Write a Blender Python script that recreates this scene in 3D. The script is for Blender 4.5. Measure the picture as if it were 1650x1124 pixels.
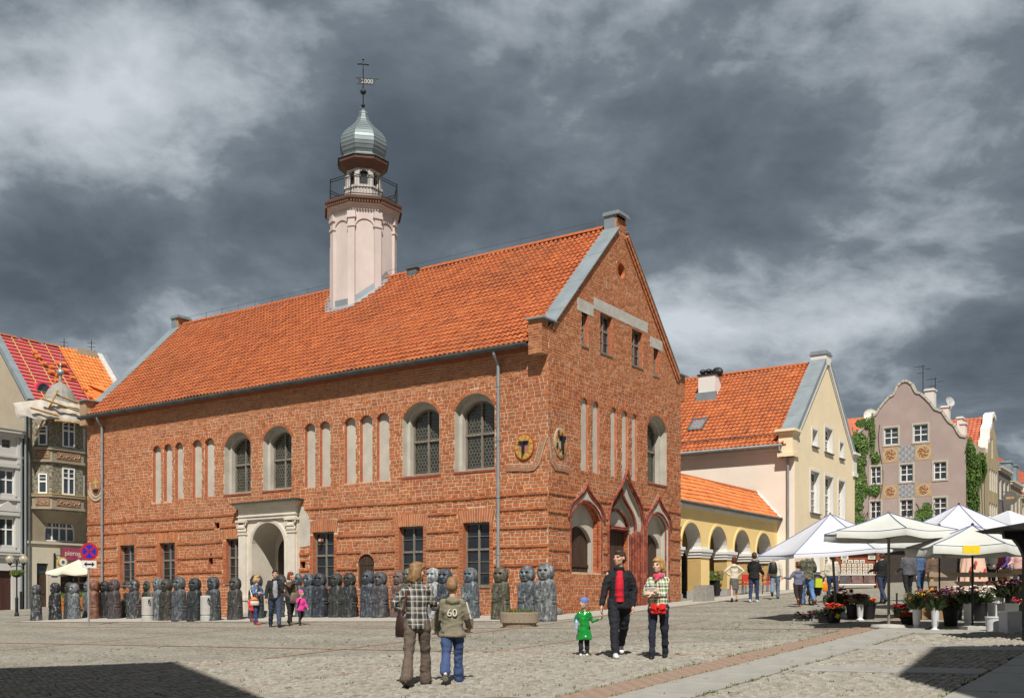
import bpy, bmesh, math, random
import numpy as np
from mathutils import Vector, Matrix, noise as mnoise, geometry as mgeo
S = bpy.context.scene
for _o in list(bpy.data.objects): bpy.data.objects.remove(_o)
C = S.collection
rnd = random.Random(7)
R = math.radians
# ------------------------------------------------------------------ camera
FPX, HZ, CX, CZ = 1688.0, 968.0, 825.0, 1.63      # focal length, horizon and centre in photo pixels; eye height
cd = bpy.data.cameras.new('camera'); cam = bpy.data.objects.new('camera', cd); C.objects.link(cam)
cam.location = (0, 0, CZ); cam.rotation_euler = (R(90), 0, 0)
cd.sensor_width = 36; cd.lens = 36*FPX/1650; cd.shift_y = (HZ-562)/1650
cd.clip_start = 0.1; cd.clip_end = 3000
S.camera = cam
# ------------------------------------------------------------------ sun and sky
SUN_EL = R(52); SUN_H = Vector((0.02, -1.0)).normalized()      # horizontal direction towards the sun
sd = bpy.data.lights.new('sun', 'SUN'); sd.energy = 5.0; sd.angle = R(0.55); sd.color = (1.0, 0.95, 0.87)
sun = bpy.data.objects.new('sun', sd); C.objects.link(sun)
sv = Vector((SUN_H.x*math.cos(SUN_EL), SUN_H.y*math.cos(SUN_EL), math.sin(SUN_EL)))
sun.rotation_euler = sv.to_track_quat('Z', 'Y').to_euler(); sun.location = (0, -20, 60)
W = bpy.data.worlds.new('World'); S.world = W; W.use_nodes = True
nt = W.node_tree; nt.nodes.clear()
def N(t, typ, **kw):
    n = t.nodes.new(typ)
    for k, v in kw.items():
        if k[0] == '_': n.inputs[int(k[1:])].default_value = v
        else: setattr(n, k, v)
    return n
def LK(t, a, ao, b, bi): t.links.new(a.outputs[ao], b.inputs[bi])
def mth(t, op, a, b=None, c=None, clamp=False):
    n = t.nodes.new('ShaderNodeMath'); n.operation = op; n.use_clamp = clamp
    for i, v in enumerate((a, b, c)):
        if v is None: continue
        if isinstance(v, (int, float)): n.inputs[i].default_value = v
        else: t.links.new(v, n.inputs[i])
    return n.outputs[0]
def ramp(t, fac, stops, interp='LINEAR'):
    n = t.nodes.new('ShaderNodeValToRGB'); cr = n.color_ramp; cr.interpolation = interp
    while len(cr.elements) > 1: cr.elements.remove(cr.elements[0])
    cr.elements[0].position = stops[0][0]; cr.elements[0].color = tuple(stops[0][1][:3])+(1,)
    for p, c in stops[1:]:
        e = cr.elements.new(p); e.color = tuple(c[:3])+(1,)
    t.links.new(fac, n.inputs[0]); return n.outputs[0]
def mixc(t, fac, a, b, mode='MIX'):
    n = t.nodes.new('ShaderNodeMix'); n.data_type = 'RGBA'; n.blend_type = mode
    for i, v in ((0, fac), (6, a), (7, b)):
        if isinstance(v, (int, float)): n.inputs[i].default_value = v
        elif isinstance(v, (tuple, list)): n.inputs[i].default_value = tuple(v[:3])+(1,)
        else: t.links.new(v, n.inputs[i])
    return n.outputs[2]
sky = N(nt, 'ShaderNodeTexSky', sky_type='NISHITA', sun_disc=False, sun_elevation=SUN_EL)
sky.sun_rotation = math.atan2(SUN_H.x, SUN_H.y)
tc = N(nt, 'ShaderNodeTexCoord'); sep = N(nt, 'ShaderNodeSeparateXYZ'); LK(nt, tc, 'Generated', sep, 0)
zc = mth(nt, 'MAXIMUM', sep.outputs[2], 0.0); dn = mth(nt, 'ADD', zc, 0.35)
cb = N(nt, 'ShaderNodeCombineXYZ')       # clouds lie on a layer overhead: far ones are squeezed towards the horizon
cu_ = mth(nt, 'DIVIDE', sep.outputs[0], dn); cv_ = mth(nt, 'DIVIDE', sep.outputs[1], dn)
nt.links.new(cu_, cb.inputs[0]); nt.links.new(cv_, cb.inputs[1])
def cloud(scale, off, detail, rough, dist, typ='FBM', lac=2.0, src=None):
    m = N(nt, 'ShaderNodeMapping'); m.inputs['Location'].default_value = off; m.inputs['Scale'].default_value = (1, 1.0, 1); nt.links.new(src or cb.outputs[0], m.inputs[0])
    n = N(nt, 'ShaderNodeTexNoise'); n.noise_type = typ; n.inputs['Scale'].default_value = scale; n.inputs['Detail'].default_value = detail; n.inputs['Lacunarity'].default_value = lac
    n.inputs['Roughness'].default_value = rough; n.inputs['Distortion'].default_value = dist; LK(nt, m, 0, n, 0); return n
wn = cloud(2.2, (4.0, 1.0, 0), 3, 0.5, 0.0); wv = N(nt, 'ShaderNodeVectorMath', operation='MULTIPLY_ADD'); LK(nt, wn, 'Color', wv, 0); wv.inputs[1].default_value = (0.16, 0.16, 0); LK(nt, cb, 0, wv, 2)
big = cloud(1.9, (3.1, 7.4, 0), 4, 0.5, 0.0, src=wv.outputs[0]).outputs[0]
fine = cloud(4.6, (1.3, 0.2, 0), 12, 0.60, 0.0, src=wv.outputs[0]).outputs[0]
bil = mth(nt, 'ABSOLUTE', mth(nt, 'SUBTRACT', cloud(6.5, (5.3, 2.2, 0), 6, 0.55, 0.0, src=wv.outputs[0]).outputs[0], 0.5))
dens = mth(nt, 'ADD', mth(nt, 'MULTIPLY_ADD', big, 0.50, 0.056), mth(nt, 'MULTIPLY_ADD', fine, 0.42, mth(nt, 'MULTIPLY', bil, 0.30)))
def cdir(px, py):
    d = Vector(((px-CX)/FPX, 1, (HZ-py)/FPX)).normalized(); return d.x/(max(0, d.z)+.35), d.y/(max(0, d.z)+.35)
for (px, py, ru, rv, amt) in ((110, 210, 0.22, 0.20, -0.10), (330, 120, 0.2, 0.14, -0.05), (1000, 60, 0.3, 0.10, -0.03), (1560, 400, 0.16, 0.14, -0.12), (1330, 520, 0.22, 0.15, -0.10), (1120, 640, 0.3, 0.12, -0.06), (120, 420, 0.30, 0.14, 0.10), (560, 230, 0.30, 0.2, 0.09), (760, 300, 0.25, 0.16, 0.05), (1150, 330, 0.26, 0.14, 0.08), (380, 420, 0.2, 0.2, -0.02), (1500, 120, 0.2, 0.12, -0.01), (1600, 560, 0.12, 0.10, 0.06), (150, 30, 0.3, 0.1, 0.05)):
    u0, v0 = cdir(px, py)          # single cloud banks and breaks
    q = mth(nt, 'ADD', mth(nt, 'POWER', mth(nt, 'DIVIDE', mth(nt, 'SUBTRACT', cu_, u0), ru), 2.0), mth(nt, 'POWER', mth(nt, 'DIVIDE', mth(nt, 'SUBTRACT', cv_, v0), rv), 2.0))
    dens = mth(nt, 'MULTIPLY_ADD', mth(nt, 'EXPONENT', mth(nt, 'MULTIPLY', q, -1.0)), amt, dens)
cl = ramp(nt, dens, [(0.34, (0.52, 0.54, 0.555)), (0.42, (0.39, 0.412, 0.43)), (0.465, (0.28, 0.305, 0.325)), (0.495, (0.21, 0.236, 0.257)), (0.515, (0.16, 0.184, 0.205)), (0.57, (0.118, 0.141, 0.161)), (0.66, (0.082, 0.101, 0.119)), (0.78, (0.06, 0.075, 0.09))], 'LINEAR')
skc = N(nt, 'ShaderNodeVectorMath', operation='SCALE'); LK(nt, sky, 0, skc, 0); skc.inputs['Scale'].default_value = 0.06
gap = ramp(nt, dens, [(0.20, (1, 1, 1)), (0.27, (0, 0, 0))])
wc = mixc(nt, gap, mixc(nt, 1.0, cl, (0.96, 1.0, 1.05), 'MULTIPLY'), skc.outputs[0])
bg = N(nt, 'ShaderNodeBackground'); bg.inputs[1].default_value = 1.0; nt.links.new(wc, bg.inputs[0])
wo = N(nt, 'ShaderNodeOutputWorld'); LK(nt, bg, 0, wo, 0)
S.view_settings.view_transform = 'Standard'; S.view_settings.look = 'None'; S.view_settings.exposure = 0.24; S.view_settings.gamma = 1
S.render.engine = 'CYCLES'
S.cycles.max_bounces = 6; S.cycles.use_denoising = True
# ------------------------------------------------------------------ town grid: gx runs away to the right, gy away to the left
OX, OY = 1.168, 34.0
DR = Vector((0.56345, 0.82615)); DL = Vector((-0.82615, 0.56345)); ANG = math.atan2(DR.y, DR.x)
def gw(gx, gy): return OX+gx*DR.x+gy*DL.x, OY+gx*DR.y+gy*DL.y
def gz(X, Y): return 0.037*max(-90, min(110, X)) + 0.0325*max(-40, min(140, Y))
def ggz(gx, gy): return gz(*gw(gx, gy))
def wg(X, Y):
    d = Vector((X-OX, Y-OY)); return d.dot(DR), d.dot(DL)
def pg(px, py):
    'ground point seen at a photo pixel'
    r = (px-CX)/FPX; s = -(py-HZ)/FPX; Y = CZ/(0.037*r+0.0325-s); return r*Y, Y, CZ+s*Y
# ------------------------------------------------------------------ materials
MATS = {}
def mat(name, col=(0.5, 0.5, 0.5), rough=0.8, var=0.18, scale=4.0, bump=0.15, bscale=30.0, metal=0.0, island=None, col2=None, spec=0.4, stretch=(1, 1, 1), stain=0.0, stainc=(0.08, 0.07, 0.06), objcol=False, coat=0.0, attr=None, patch=None):
    if name in MATS: return MATS[name]
    m = bpy.data.materials.new(name); m.use_nodes = True; t = m.node_tree
    b = t.nodes['Principled BSDF']; MATS[name] = m
    b.inputs['Roughness'].default_value = rough; b.inputs['Metallic'].default_value = metal; b.inputs['Specular IOR Level'].default_value = spec
    if coat: b.inputs['Coat Weight'].default_value = coat; b.inputs['Coat Roughness'].default_value = 0.08
    co = N(t, 'ShaderNodeTexCoord'); mp = N(t, 'ShaderNodeMapping'); mp.inputs['Scale'].default_value = stretch
    LK(t, co, 'Object', mp, 0)
    n1 = N(t, 'ShaderNodeTexNoise'); n1.inputs['Scale'].default_value = scale; n1.inputs['Detail'].default_value = 5; n1.inputs['Roughness'].default_value = 0.6; LK(t, mp, 0, n1, 0)
    lo = tuple(c*(1-var) for c in col[:3]); hi = tuple(min(1, c*(1+var)) for c in (col2 or col)[:3])
    c = ramp(t, n1.outputs[0], [(0.3, lo), (0.7, hi)])
    if island:
        g = N(t, 'ShaderNodeNewGeometry')
        ic = ramp(t, g.outputs['Random Per Island'], [(i/max(1, len(island)-1), q) for i, q in enumerate(island)])
        k = ramp(t, n1.outputs[0], [(0.3, (1-var,)*3), (0.7, (1+var,)*3)])
        c = mixc(t, 1.0, ic, k, 'MULTIPLY')
    if objcol:
        oi = N(t, 'ShaderNodeObjectInfo'); k = ramp(t, n1.outputs[0], [(0.3, (1-var,)*3), (0.7, (min(1, 1+var),)*3)])
        c = mixc(t, 1.0, oi.outputs['Color'], k, 'MULTIPLY')
    if attr:
        at = N(t, 'ShaderNodeAttribute', attribute_name=attr); k = ramp(t, n1.outputs[0], [(0.3, (1-var,)*3), (0.7, (min(1, 1+var),)*3)])
        c = mixc(t, 1.0, at.outputs['Color'], k, 'MULTIPLY')
    if stain:
        n2 = N(t, 'ShaderNodeTexNoise'); n2.inputs['Scale'].default_value = 0.45; n2.inputs['Detail'].default_value = 8; n2.inputs['Roughness'].default_value = 0.7; LK(t, co, 'Object', n2, 0)
        f = ramp(t, n2.outputs[0], [(0.45, (0, 0, 0)), (0.75, (stain,)*3)])
        c = mixc(t, f, c, stainc)
    if patch:
        n4 = N(t, 'ShaderNodeTexNoise'); n4.inputs['Scale'].default_value = 0.22; n4.inputs['Detail'].default_value = 4; LK(t, co, 'Object', n4, 0)
        c = mixc(t, ramp(t, n4.outputs[0], [(0.5, (0, 0, 0)), (0.62, (patch[3],)*3)]), c, patch[:3])
    t.links.new(c, b.inputs['Base Color'])
    if bump:
        n3 = N(t, 'ShaderNodeTexNoise'); n3.inputs['Scale'].default_value = bscale; n3.inputs['Detail'].default_value = 4; LK(t, mp, 0, n3, 0)
        bp = N(t, 'ShaderNodeBump'); bp.inputs['Strength'].default_value = bump; bp.inputs['Distance'].default_value = 0.02
        LK(t, n3, 0, bp, 'Height'); LK(t, bp, 0, b, 'Normal')
    return m
def glassmat(name, col=(0.02, 0.025, 0.03), rough=0.06, var=0.4):
    m = mat(name, col, rough, var, 0.9, 0.12, 1.3, spec=0.9); return m
# ------------------------------------------------------------------ mesh helpers
class MB:
    def __init__(s): s.v = []; s.f = []; s.m = []
    def add(s, verts, faces, mi=0):
        o = len(s.v); s.v += [tuple(q) for q in verts]
        for f in faces: s.f.append(tuple(i+o for i in f)); s.m.append(mi)
    def box(s, a, b, mi=0, F=None, skip=''):
        x0, y0, z0 = a; x1, y1, z1 = b
        vs = [(x0, y0, z0), (x1, y0, z0), (x1, y1, z0), (x0, y1, z0), (x0, y0, z1), (x1, y0, z1), (x1, y1, z1), (x0, y1, z1)]
        if F: vs = [F(*q) for q in vs]
        fs = {'b': (0, 3, 2, 1), 't': (4, 5, 6, 7), 'f': (0, 1, 5, 4), 'r': (1, 2, 6, 5), 'k': (2, 3, 7, 6), 'l': (3, 0, 4, 7)}
        s.add(vs, [f for k, f in fs.items() if k not in skip], mi); return s
    def cbox(s, c, d, mi=0, M=None, taper=1.0):
        hx, hy, hz = d[0]/2, d[1]/2, d[2]/2; t = taper
        vs = [Vector(q) for q in ((-hx, -hy, -hz), (hx, -hy, -hz), (hx, hy, -hz), (-hx, hy, -hz), (-hx*t, -hy*t, hz), (hx*t, -hy*t, hz), (hx*t, hy*t, hz), (-hx*t, hy*t, hz))]
        if M: vs = [M @ q for q in vs]
        s.add([q+Vector(c) for q in vs], [(0, 3, 2, 1), (4, 5, 6, 7), (0, 1, 5, 4), (1, 2, 6, 5), (2, 3, 7, 6), (3, 0, 4, 7)], mi); return s
    def prism(s, poly, d0, d1, F, mi=0, cap=True, back=False):
        'poly (a,b) extruded from depth d0 to d1 through F(a,b,d)'
        n = len(poly); o = [F(a, b, d0) for a, b in poly]+[F(a, b, d1) for a, b in poly]
        fs = [(i, (i+1) % n, n+(i+1) % n, n+i) for i in range(n)]
        if cap: fs.append(tuple(range(n, 2*n)))
        if back: fs.append(tuple(range(n-1, -1, -1)))
        s.add(o, fs, mi); return s
    def sheet(s, outer, holes, d, F, mi=0):
        loops = [[Vector((a, b, 0)) for a, b in l] for l in [outer]+list(holes)]
        tri = mgeo.tessellate_polygon(loops); flat = [q for l in loops for q in l]
        s.add([F(q.x, q.y, d) for q in flat], [tuple(t) for t in tri], mi); return s
    def tube(s, pts, r, n=8, mi=0, cap=True, closed=False):
        pts = [Vector(p) for p in pts]; k = len(pts); rs = r if isinstance(r, (list, tuple)) else [r]*k
        up = Vector((0, 0, 1)); o = len(s.v); prev = None
        for i, p in enumerate(pts):
            if closed: d = pts[(i+1) % k]-pts[i-1]
            else: d = pts[min(i+1, k-1)]-pts[max(i-1, 0)]
            if d.length < 1e-9: d = Vector((0, 0, 1))
            d.normalize()
            if prev is None:
                x = d.cross(up)
                if x.length < 1e-3: x = d.cross(Vector((1, 0, 0)))
            else: x = prev-d*prev.dot(d)
            if x.length < 1e-6: x = d.orthogonal()
            x.normalize(); prev = x; y = d.cross(x)
            for j in range(n):
                a = 2*math.pi*j/n; s.v.append(tuple(p+x*(math.cos(a)*rs[i])+y*(math.sin(a)*rs[i])))
        for i in range(k if closed else k-1):
            i2 = (i+1) % k
            for j in range(n):
                s.f.append((o+i*n+j, o+i*n+(j+1) % n, o+i2*n+(j+1) % n, o+i2*n+j)); s.m.append(mi)
        if cap and not closed:
            s.f.append(tuple(o+j for j in reversed(range(n)))); s.m.append(mi)
            s.f.append(tuple(o+(k-1)*n+j for j in range(n))); s.m.append(mi)
        return s
    def lathe(s, prof, c=(0, 0, 0), n=16, mi=0, rot=0.0, sx=1.0, sy=1.0, cap=True):
        o = len(s.v); k = len(prof)
        for r, z in prof:
            for j in range(n):
                a = rot+2*math.pi*j/n; s.v.append((c[0]+r*math.cos(a)*sx, c[1]+r*math.sin(a)*sy, c[2]+z))
        for i in range(k-1):
            for j in range(n):
                s.f.append((o+i*n+j, o+i*n+(j+1) % n, o+(i+1)*n+(j+1) % n, o+(i+1)*n+j)); s.m.append(mi)
        if cap:
            s.f.append(tuple(o+j for j in reversed(range(n)))); s.m.append(mi)
            s.f.append(tuple(o+(k-1)*n+j for j in range(n))); s.m.append(mi)
        return s
    def ico(s, c, r, mi=0, n=8, k=6, sq=(1, 1, 1), M=None):
        pr = [(max(1e-4, math.sin(math.pi*i/k)), -math.cos(math.pi*i/k)) for i in range(k+1)]
        o = len(s.v); s.lathe(pr, n=n, mi=mi, cap=False)
        for i in range(o, len(s.v)):
            q = Vector((s.v[i][0]*r*sq[0], s.v[i][1]*r*sq[1], s.v[i][2]*r*sq[2]))
            if M: q = M @ q
            s.v[i] = tuple(q+Vector(c))
        return s
    def mesh(s, name, mats, smooth=False):
        me = bpy.data.meshes.new(name); me.from_pydata(s.v, [], s.f)
        for m in (mats if isinstance(mats, (list, tuple)) else [mats]): me.materials.append(m)
        if any(s.m): me.polygons.foreach_set('material_index', s.m)
        if smooth: me.polygons.foreach_set('use_smooth', [True]*len(s.f))
        me.update(); return me
    def build(s, name, mats, parent=None, smooth=False, fixn=False):
        me = s.mesh(name, mats, smooth)
        if fixn:
            bm = bmesh.new(); bm.from_mesh(me); bmesh.ops.recalc_face_normals(bm, faces=bm.faces); bm.to_mesh(me); bm.free()
        return link(name, me, parent)
def link(name, data, parent=None, loc=None, rz=0.0):
    o = bpy.data.objects.new(name, data); C.objects.link(o)
    if parent: o.parent = parent
    if loc is not None: o.location = loc
    if rz: o.rotation_euler = (0, 0, rz)
    return o
def tag(o, label=None, cat=None, group=None, kind=None):
    if label: o['label'] = label
    if cat: o['category'] = cat
    if group: o['group'] = group
    if kind: o['kind'] = kind
    return o
def empty(name, loc, rz=0.0, label=None, cat=None, group=None):
    return tag(link(name, None, None, loc, rz), label, cat, group)
def copy_tree(o, parent=None):
    c = o.copy(); C.objects.link(c); c.parent = parent
    for ch in list(o.children): copy_tree(ch, c)
    return c
def text_mesh(txt, size, ext=0.004, spacing=1.0):
    cu = bpy.data.curves.new('lettering', 'FONT'); cu.body = txt; cu.size = size; cu.extrude = ext; cu.align_x = 'CENTER'; cu.align_y = 'CENTER'; cu.space_character = spacing
    ob = bpy.data.objects.new('lettering', cu); me = bpy.data.meshes.new_from_object(ob)
    bpy.data.objects.remove(ob); bpy.data.curves.remove(cu); return me
def lettering(name, txt, size, m, parent, M, ext=0.004, spacing=1.0):
    me = text_mesh(txt, size, ext, spacing); me.transform(M); me.materials.clear(); me.materials.append(m); return link(name, me, parent)
def scan(poly, b):
    'inside intervals of polygon at height b'
    xs = []
    n = len(poly)
    for i in range(n):
        (a0, b0), (a1, b1) = poly[i], poly[(i+1) % n]
        if (b0 <= b) != (b1 <= b): xs.append(a0+(b-b0)/(b1-b0)*(a1-a0))
    xs.sort(); return [(xs[i], xs[i+1]) for i in range(0, len(xs)-1, 2)]
def arc(c, r, a0, a1, n): return [(c[0]+r*math.cos(a0+(a1-a0)*i/n), c[1]+r*math.sin(a0+(a1-a0)*i/n)) for i in range(n+1)]
def seg_arch(a0, a1, b0, bs, bt, n=10):
    'opening with a segmental (or round) head: polygon counter-clockwise, arc centre, radius, half angle'
    w = (a1-a0)/2; h = max(0.001, bt-bs); r = (w*w+h*h)/(2*h); c = ((a0+a1)/2, bt-r); ha = math.asin(min(1, w/r))
    if h > w: ha = math.pi-ha
    return [(a0, b0), (a1, b0)]+arc(c, r, math.pi/2-ha, math.pi/2+ha, n), c, r, ha
def rect(a0, a1, b0, b1): return [(a0, b0), (a1, b0), (a1, b1), (a0, b1)]
def cut(iv, blocks):
    out = [iv]
    for b0, b1 in blocks:
        nx = []
        for a0, a1 in out:
            if b1 <= a0 or b0 >= a1: nx.append((a0, a1)); continue
            if b0 > a0: nx.append((a0, b0))
            if b1 < a1: nx.append((b1, a1))
        out = nx
    return out
# ================================================================== ground
def cobble_mat():
    m = bpy.data.materials.new('cobble_paving'); m.use_nodes = True; t = m.node_tree; b = t.nodes['Principled BSDF']; MATS['cobble_paving'] = m
    b.inputs['Roughness'].default_value = 0.85
    co = N(t, 'ShaderNodeTexCoord'); mp = N(t, 'ShaderNodeMapping'); mp.inputs['Rotation'].default_value = (0, 0, -ANG+0.1); LK(t, co, 'Object', mp, 0)
    v = N(t, 'ShaderNodeTexVoronoi', feature='DISTANCE_TO_EDGE'); v.inputs['Scale'].default_value = 9.0; v.inputs['Randomness'].default_value = 0.55; LK(t, mp, 0, v, 0)
    v2 = N(t, 'ShaderNodeTexVoronoi', feature='F1'); v2.inputs['Scale'].default_value = 9.0; v2.inputs['Randomness'].default_value = 0.55; LK(t, mp, 0, v2, 0)
    n1 = N(t, 'ShaderNodeTexNoise'); n1.inputs['Scale'].default_value = 0.55; n1.inputs['Detail'].default_value = 9; n1.inputs['Roughness'].default_value = 0.65; LK(t, mp, 0, n1, 0)
    sp = N(t, 'ShaderNodeSeparateColor'); LK(t, v2, 'Color', sp, 0)
    stone = ramp(t, sp.outputs[0], [(0, (0.23, 0.21, 0.175)), (0.5, (0.30, 0.278, 0.235)), (0.85, (0.345, 0.32, 0.27)), (1, (0.37, 0.35, 0.31))])
    pat = ramp(t, n1.outputs[0], [(0.3, (0.74, 0.73, 0.71)), (0.7, (1.14, 1.14, 1.14))])
    stone = mixc(t, 1.0, stone, pat, 'MULTIPLY')
    e = ramp(t, v.outputs['Distance'], [(0.03, (0, 0, 0)), (0.13, (1, 1, 1))])
    c = mixc(t, e, (0.15, 0.14, 0.105), stone); t.links.new(c, b.inputs['Base Color'])
    bp = N(t, 'ShaderNodeBump'); bp.inputs['Strength'].default_value = 0.7; bp.inputs['Distance'].default_value = 0.02; t.links.new(e, bp.inputs['Height']); LK(t, bp, 0, b, 'Normal')
    return m
M_COB = cobble_mat()
M_COBS = mat('granite_cobble', (0.3, 0.27, 0.21), 0.85, 0.16, 9, 0.3, 60, island=[(0.22, 0.20, 0.165), (0.27, 0.25, 0.21), (0.32, 0.297, 0.25), (0.30, 0.272, 0.225), (0.355, 0.335, 0.295), (0.255, 0.24, 0.21)], stain=.3, stainc=(0.19, 0.175, 0.145))
M_RED = mat('red_clinker_paver', (0.24, 0.17, 0.125), 0.85, 0.25, 5, 0.3, 40, island=[(0.185, 0.13, 0.098), (0.24, 0.165, 0.122), (0.27, 0.19, 0.142), (0.215, 0.165, 0.13)])
M_SLAB = mat('granite_slab', (0.29, 0.28, 0.255), 0.8, 0.14, 3, 0.12, 90, stain=0.25, stainc=(0.17, 0.16, 0.14))
M_SLABP = mat('pale_granite_slab', (0.36, 0.345, 0.305), 0.8, 0.12, 3, 0.12, 90, stain=0.25, stainc=(0.22, 0.205, 0.175))
M_JOINT = mat('sandy_joint', (0.15, 0.14, 0.10), 0.95, 0.4, 6, 0.3, 50)
gm = MB()
xs = [-600, -200, -120, -90]+list(range(-80, 111, 10))+[140, 220, 600]; ys = [-300, -100, -40]+list(range(-30, 141, 10))+[180, 300, 900]
for y in ys:
    for x in xs: gm.v.append((x, y, gz(x, y)))
nx = len(xs)
for j in range(len(ys)-1):
    for i in range(nx-1): gm.f.append((j*nx+i, j*nx+i+1, (j+1)*nx+i+1, (j+1)*nx+i)); gm.m.append(0)
ground = tag(gm.build('ground', M_COB), 'grey beige cobbled market square sloping up to the right', kind='structure')
SX = Vector((DR.x, DR.y, 0.0477)).normalized(); SY = Vector((DL.x, DL.y, -0.01226)).normalized(); SZ = SX.cross(SY).normalized()
def slope_M(gx, gy, dz=0.0, rz=0.0):
    X, Y = gw(gx, gy); c, s = math.cos(rz), math.sin(rz); a = SX*c+SY*s; b = SZ.cross(a)
    return Matrix(((a.x, b.x, SZ.x, X), (a.y, b.y, SZ.y, Y), (a.z, b.z, SZ.z, gz(X, Y)+dz), (0, 0, 0, 1)))
def strip(name, g0, g1, h0, h1, m, dz, parent=None):
    mb = MB(); mb.add([(*gw(a, b), ggz(a, b)+dz) for a, b in ((g0, h0), (g1, h0), (g1, h1), (g0, h1))], [(0, 1, 2, 3)]); return mb.build(name, m, parent)
# bands: (gx0, gx1, gy0, gy1)
REDBANDS = [(-22, 12, -12.05, -11.40), (-30, -3, 7.35, 7.6), (-24, -2, -2.55, -2.3), (-12.25, -12.0, -11.4, 30), (-5.75, -5.5, -11.4, 20), (-1.0, 21, -2.15, -1.9), (-2.85, -2.6, -1.9, 27), (-24, -2, -6.55, -6.4)]
SLABBANDS = [(-22, 12, -13.0, -12.05), (-22, 12, -16.6, -15.6), (-14.2, -13.5, -15.6, -13.0), (-10.6, -10.0, -15.6, -13.0), (-18.4, -17.7, -15.6, -13.0), (-6.8, -6.2, -15.6, -13)]
WALKS = [(-2.6, 0.15, -1.9, 27), (0.15, 21.8, -1.9, 0.15)]
def piece_mesh(name, w, l, h, m, bev=0.012):
    mb = MB(); a, b = w/2, l/2
    mb.add([(-a, -b, -0.02), (a, -b, -0.02), (a, b, -0.02), (-a, b, -0.02), (-a+.002, -b+.002, h-bev), (a-.002, -b+.002, h-bev), (a-.002, b-.002, h-bev), (-a+.002, b-.002, h-bev), (-a+bev, -b+bev, h), (a-bev, -b+bev, h), (a-bev, b-bev, h), (-a+bev, b-bev, h)],
           [(0, 1, 5, 4), (1, 2, 6, 5), (2, 3, 7, 6), (3, 0, 4, 7), (4, 5, 9, 8), (5, 6, 10, 9), (6, 7, 11, 10), (7, 4, 8, 11), (8, 9, 10, 11)])
    return mb.mesh(name, m)
def lay(name, parent, me, spots):
    for gx, gy, dz, rz in spots:
        o = link(name, me, parent); o.matrix_world = slope_M(gx, gy, dz, rz)
        o.matrix_parent_inverse = Matrix.Identity(4)
red_path = tag(strip('paver_path', *REDBANDS[0][:2], *REDBANDS[0][2:], M_JOINT, 0.004), 'wide reddish clinker paver band crossing the square beside granite slabs', kind='structure')
for i, b in enumerate(REDBANDS[1:]):
    tag(strip('paver_path', *b, M_RED, 0.006+0.002*(i % 3)), 'narrow reddish paver line in the cobbles', kind='structure')
pm = piece_mesh('paver', 0.285, 0.128, 0.022, M_RED); sp = []
for k in range(5):
    for i in range(60):
        sp.append((-19.0+i*0.29+(0.145 if k % 2 else 0)+rnd.uniform(-.006, .006), -11.465-k*0.13, rnd.uniform(-.004, .003), rnd.uniform(-.02, .02)))
lay('paver', red_path, pm, sp)
mb = MB()
for k in range(5):
    for i in range(45):
        gx = -19.0+60*0.29+i*0.29+(0.145 if k % 2 else 0); gy = -11.465-k*0.13
        mb.add([(*gw(gx+a, gy+b), ggz(gx+a, gy+b)+0.018) for a, b in ((-.14, -.06), (.14, -.06), (.14, .06), (-.14, .06))], [(0, 1, 2, 3)])
tag(mb.build('distant_pavers', M_RED, red_path), kind='stuff')
slab_path = tag(strip('slab_path', -22, 12, -13.0, -12.05, M_JOINT, 0.005), 'grey granite slab band beside the reddish paver band', kind='structure')
for i, b in enumerate(SLABBANDS[1:]): tag(strip('slab_path', *b, M_JOINT, 0.007 if i else 0.005), 'grey granite slab band dividing the cobble panels', kind='structure')
sl_a = piece_mesh('slab', 1.18, 0.93, 0.03, M_SLAB); sl_b = piece_mesh('slab', 0.63, 1.27, 0.032, M_SLAB); sl_c = piece_mesh('slab', 0.99, 0.97, 0.03, M_SLAB)
lay('slab', slab_path, sl_a, [(-21.4+i*1.195, -12.525, rnd.uniform(-.003, .003), 0) for i in range(27)])
lay('slab', slab_path, sl_c, [(-21.5+i*1.005, -16.1, rnd.uniform(-.003, .003), 0) for i in range(32)])
lay('slab', slab_path, sl_b, [(g, -13.65-j*1.29, 0, 0) for g in (-13.85, -10.3, -18.05, -6.5) for j in range(2)])
walk = tag(strip('sidewalk', *WALKS[0], M_JOINT, 0.005), 'pale slab pavement along the foot of the brick town hall', kind='structure')
tag(strip('sidewalk', *WALKS[1], M_JOINT, 0.006), 'pale slab pavement along the gable and the arcade', kind='structure')
sl_w = piece_mesh('slab', 0.89, 0.79, 0.03, M_SLABP)
lay('slab', walk, sl_w, [(-2.15+i*0.9, -1.5+j*0.8, rnd.uniform(-.003, .003), 0) for i in range(3) for j in range(35)])
lay('slab', walk, sl_w, [(0.55+i*0.9, -1.5+j*0.8, rnd.uniform(-.003, .003), 0) for i in range(23) for j in range(2)])
# cobbles with real joints as far as they can be told apart
def banded(gx, gy):
    return any(a-.03 < gx < b+.03 and c-.03 < gy < d+.03 for a, b, c, d in REDBANDS+SLABBANDS+WALKS)
cobs = []
st = 0.112
for i in range(int(26/st)):
    for j in range(int(32/st)):
        gx = -24+i*st+(0.5*st if j % 2 else 0)+rnd.uniform(-.018, .018); gy = -17+j*st+rnd.uniform(-.016, .016)
        X, Y = gw(gx, gy)
        if Y < 10.2 or Y > 20.5 or abs(X) > 0.505*Y or banded(gx, gy): continue
        cobs.append((Y, gx, gy))
cobs.sort()
cm = piece_mesh('cobble', 0.096, 0.094, 0.026, M_COBS, 0.014)
M_COB1 = mat('granite_cobble_single', (0.29, 0.26, 0.205), 0.85, 0.25, 3, 0.3, 60)
cm.materials[0] = M_COB1
vis = [c for c in cobs if abs(gw(c[1], c[2])[0]) < 0.489*c[0] and c[0] > 11.4]
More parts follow.
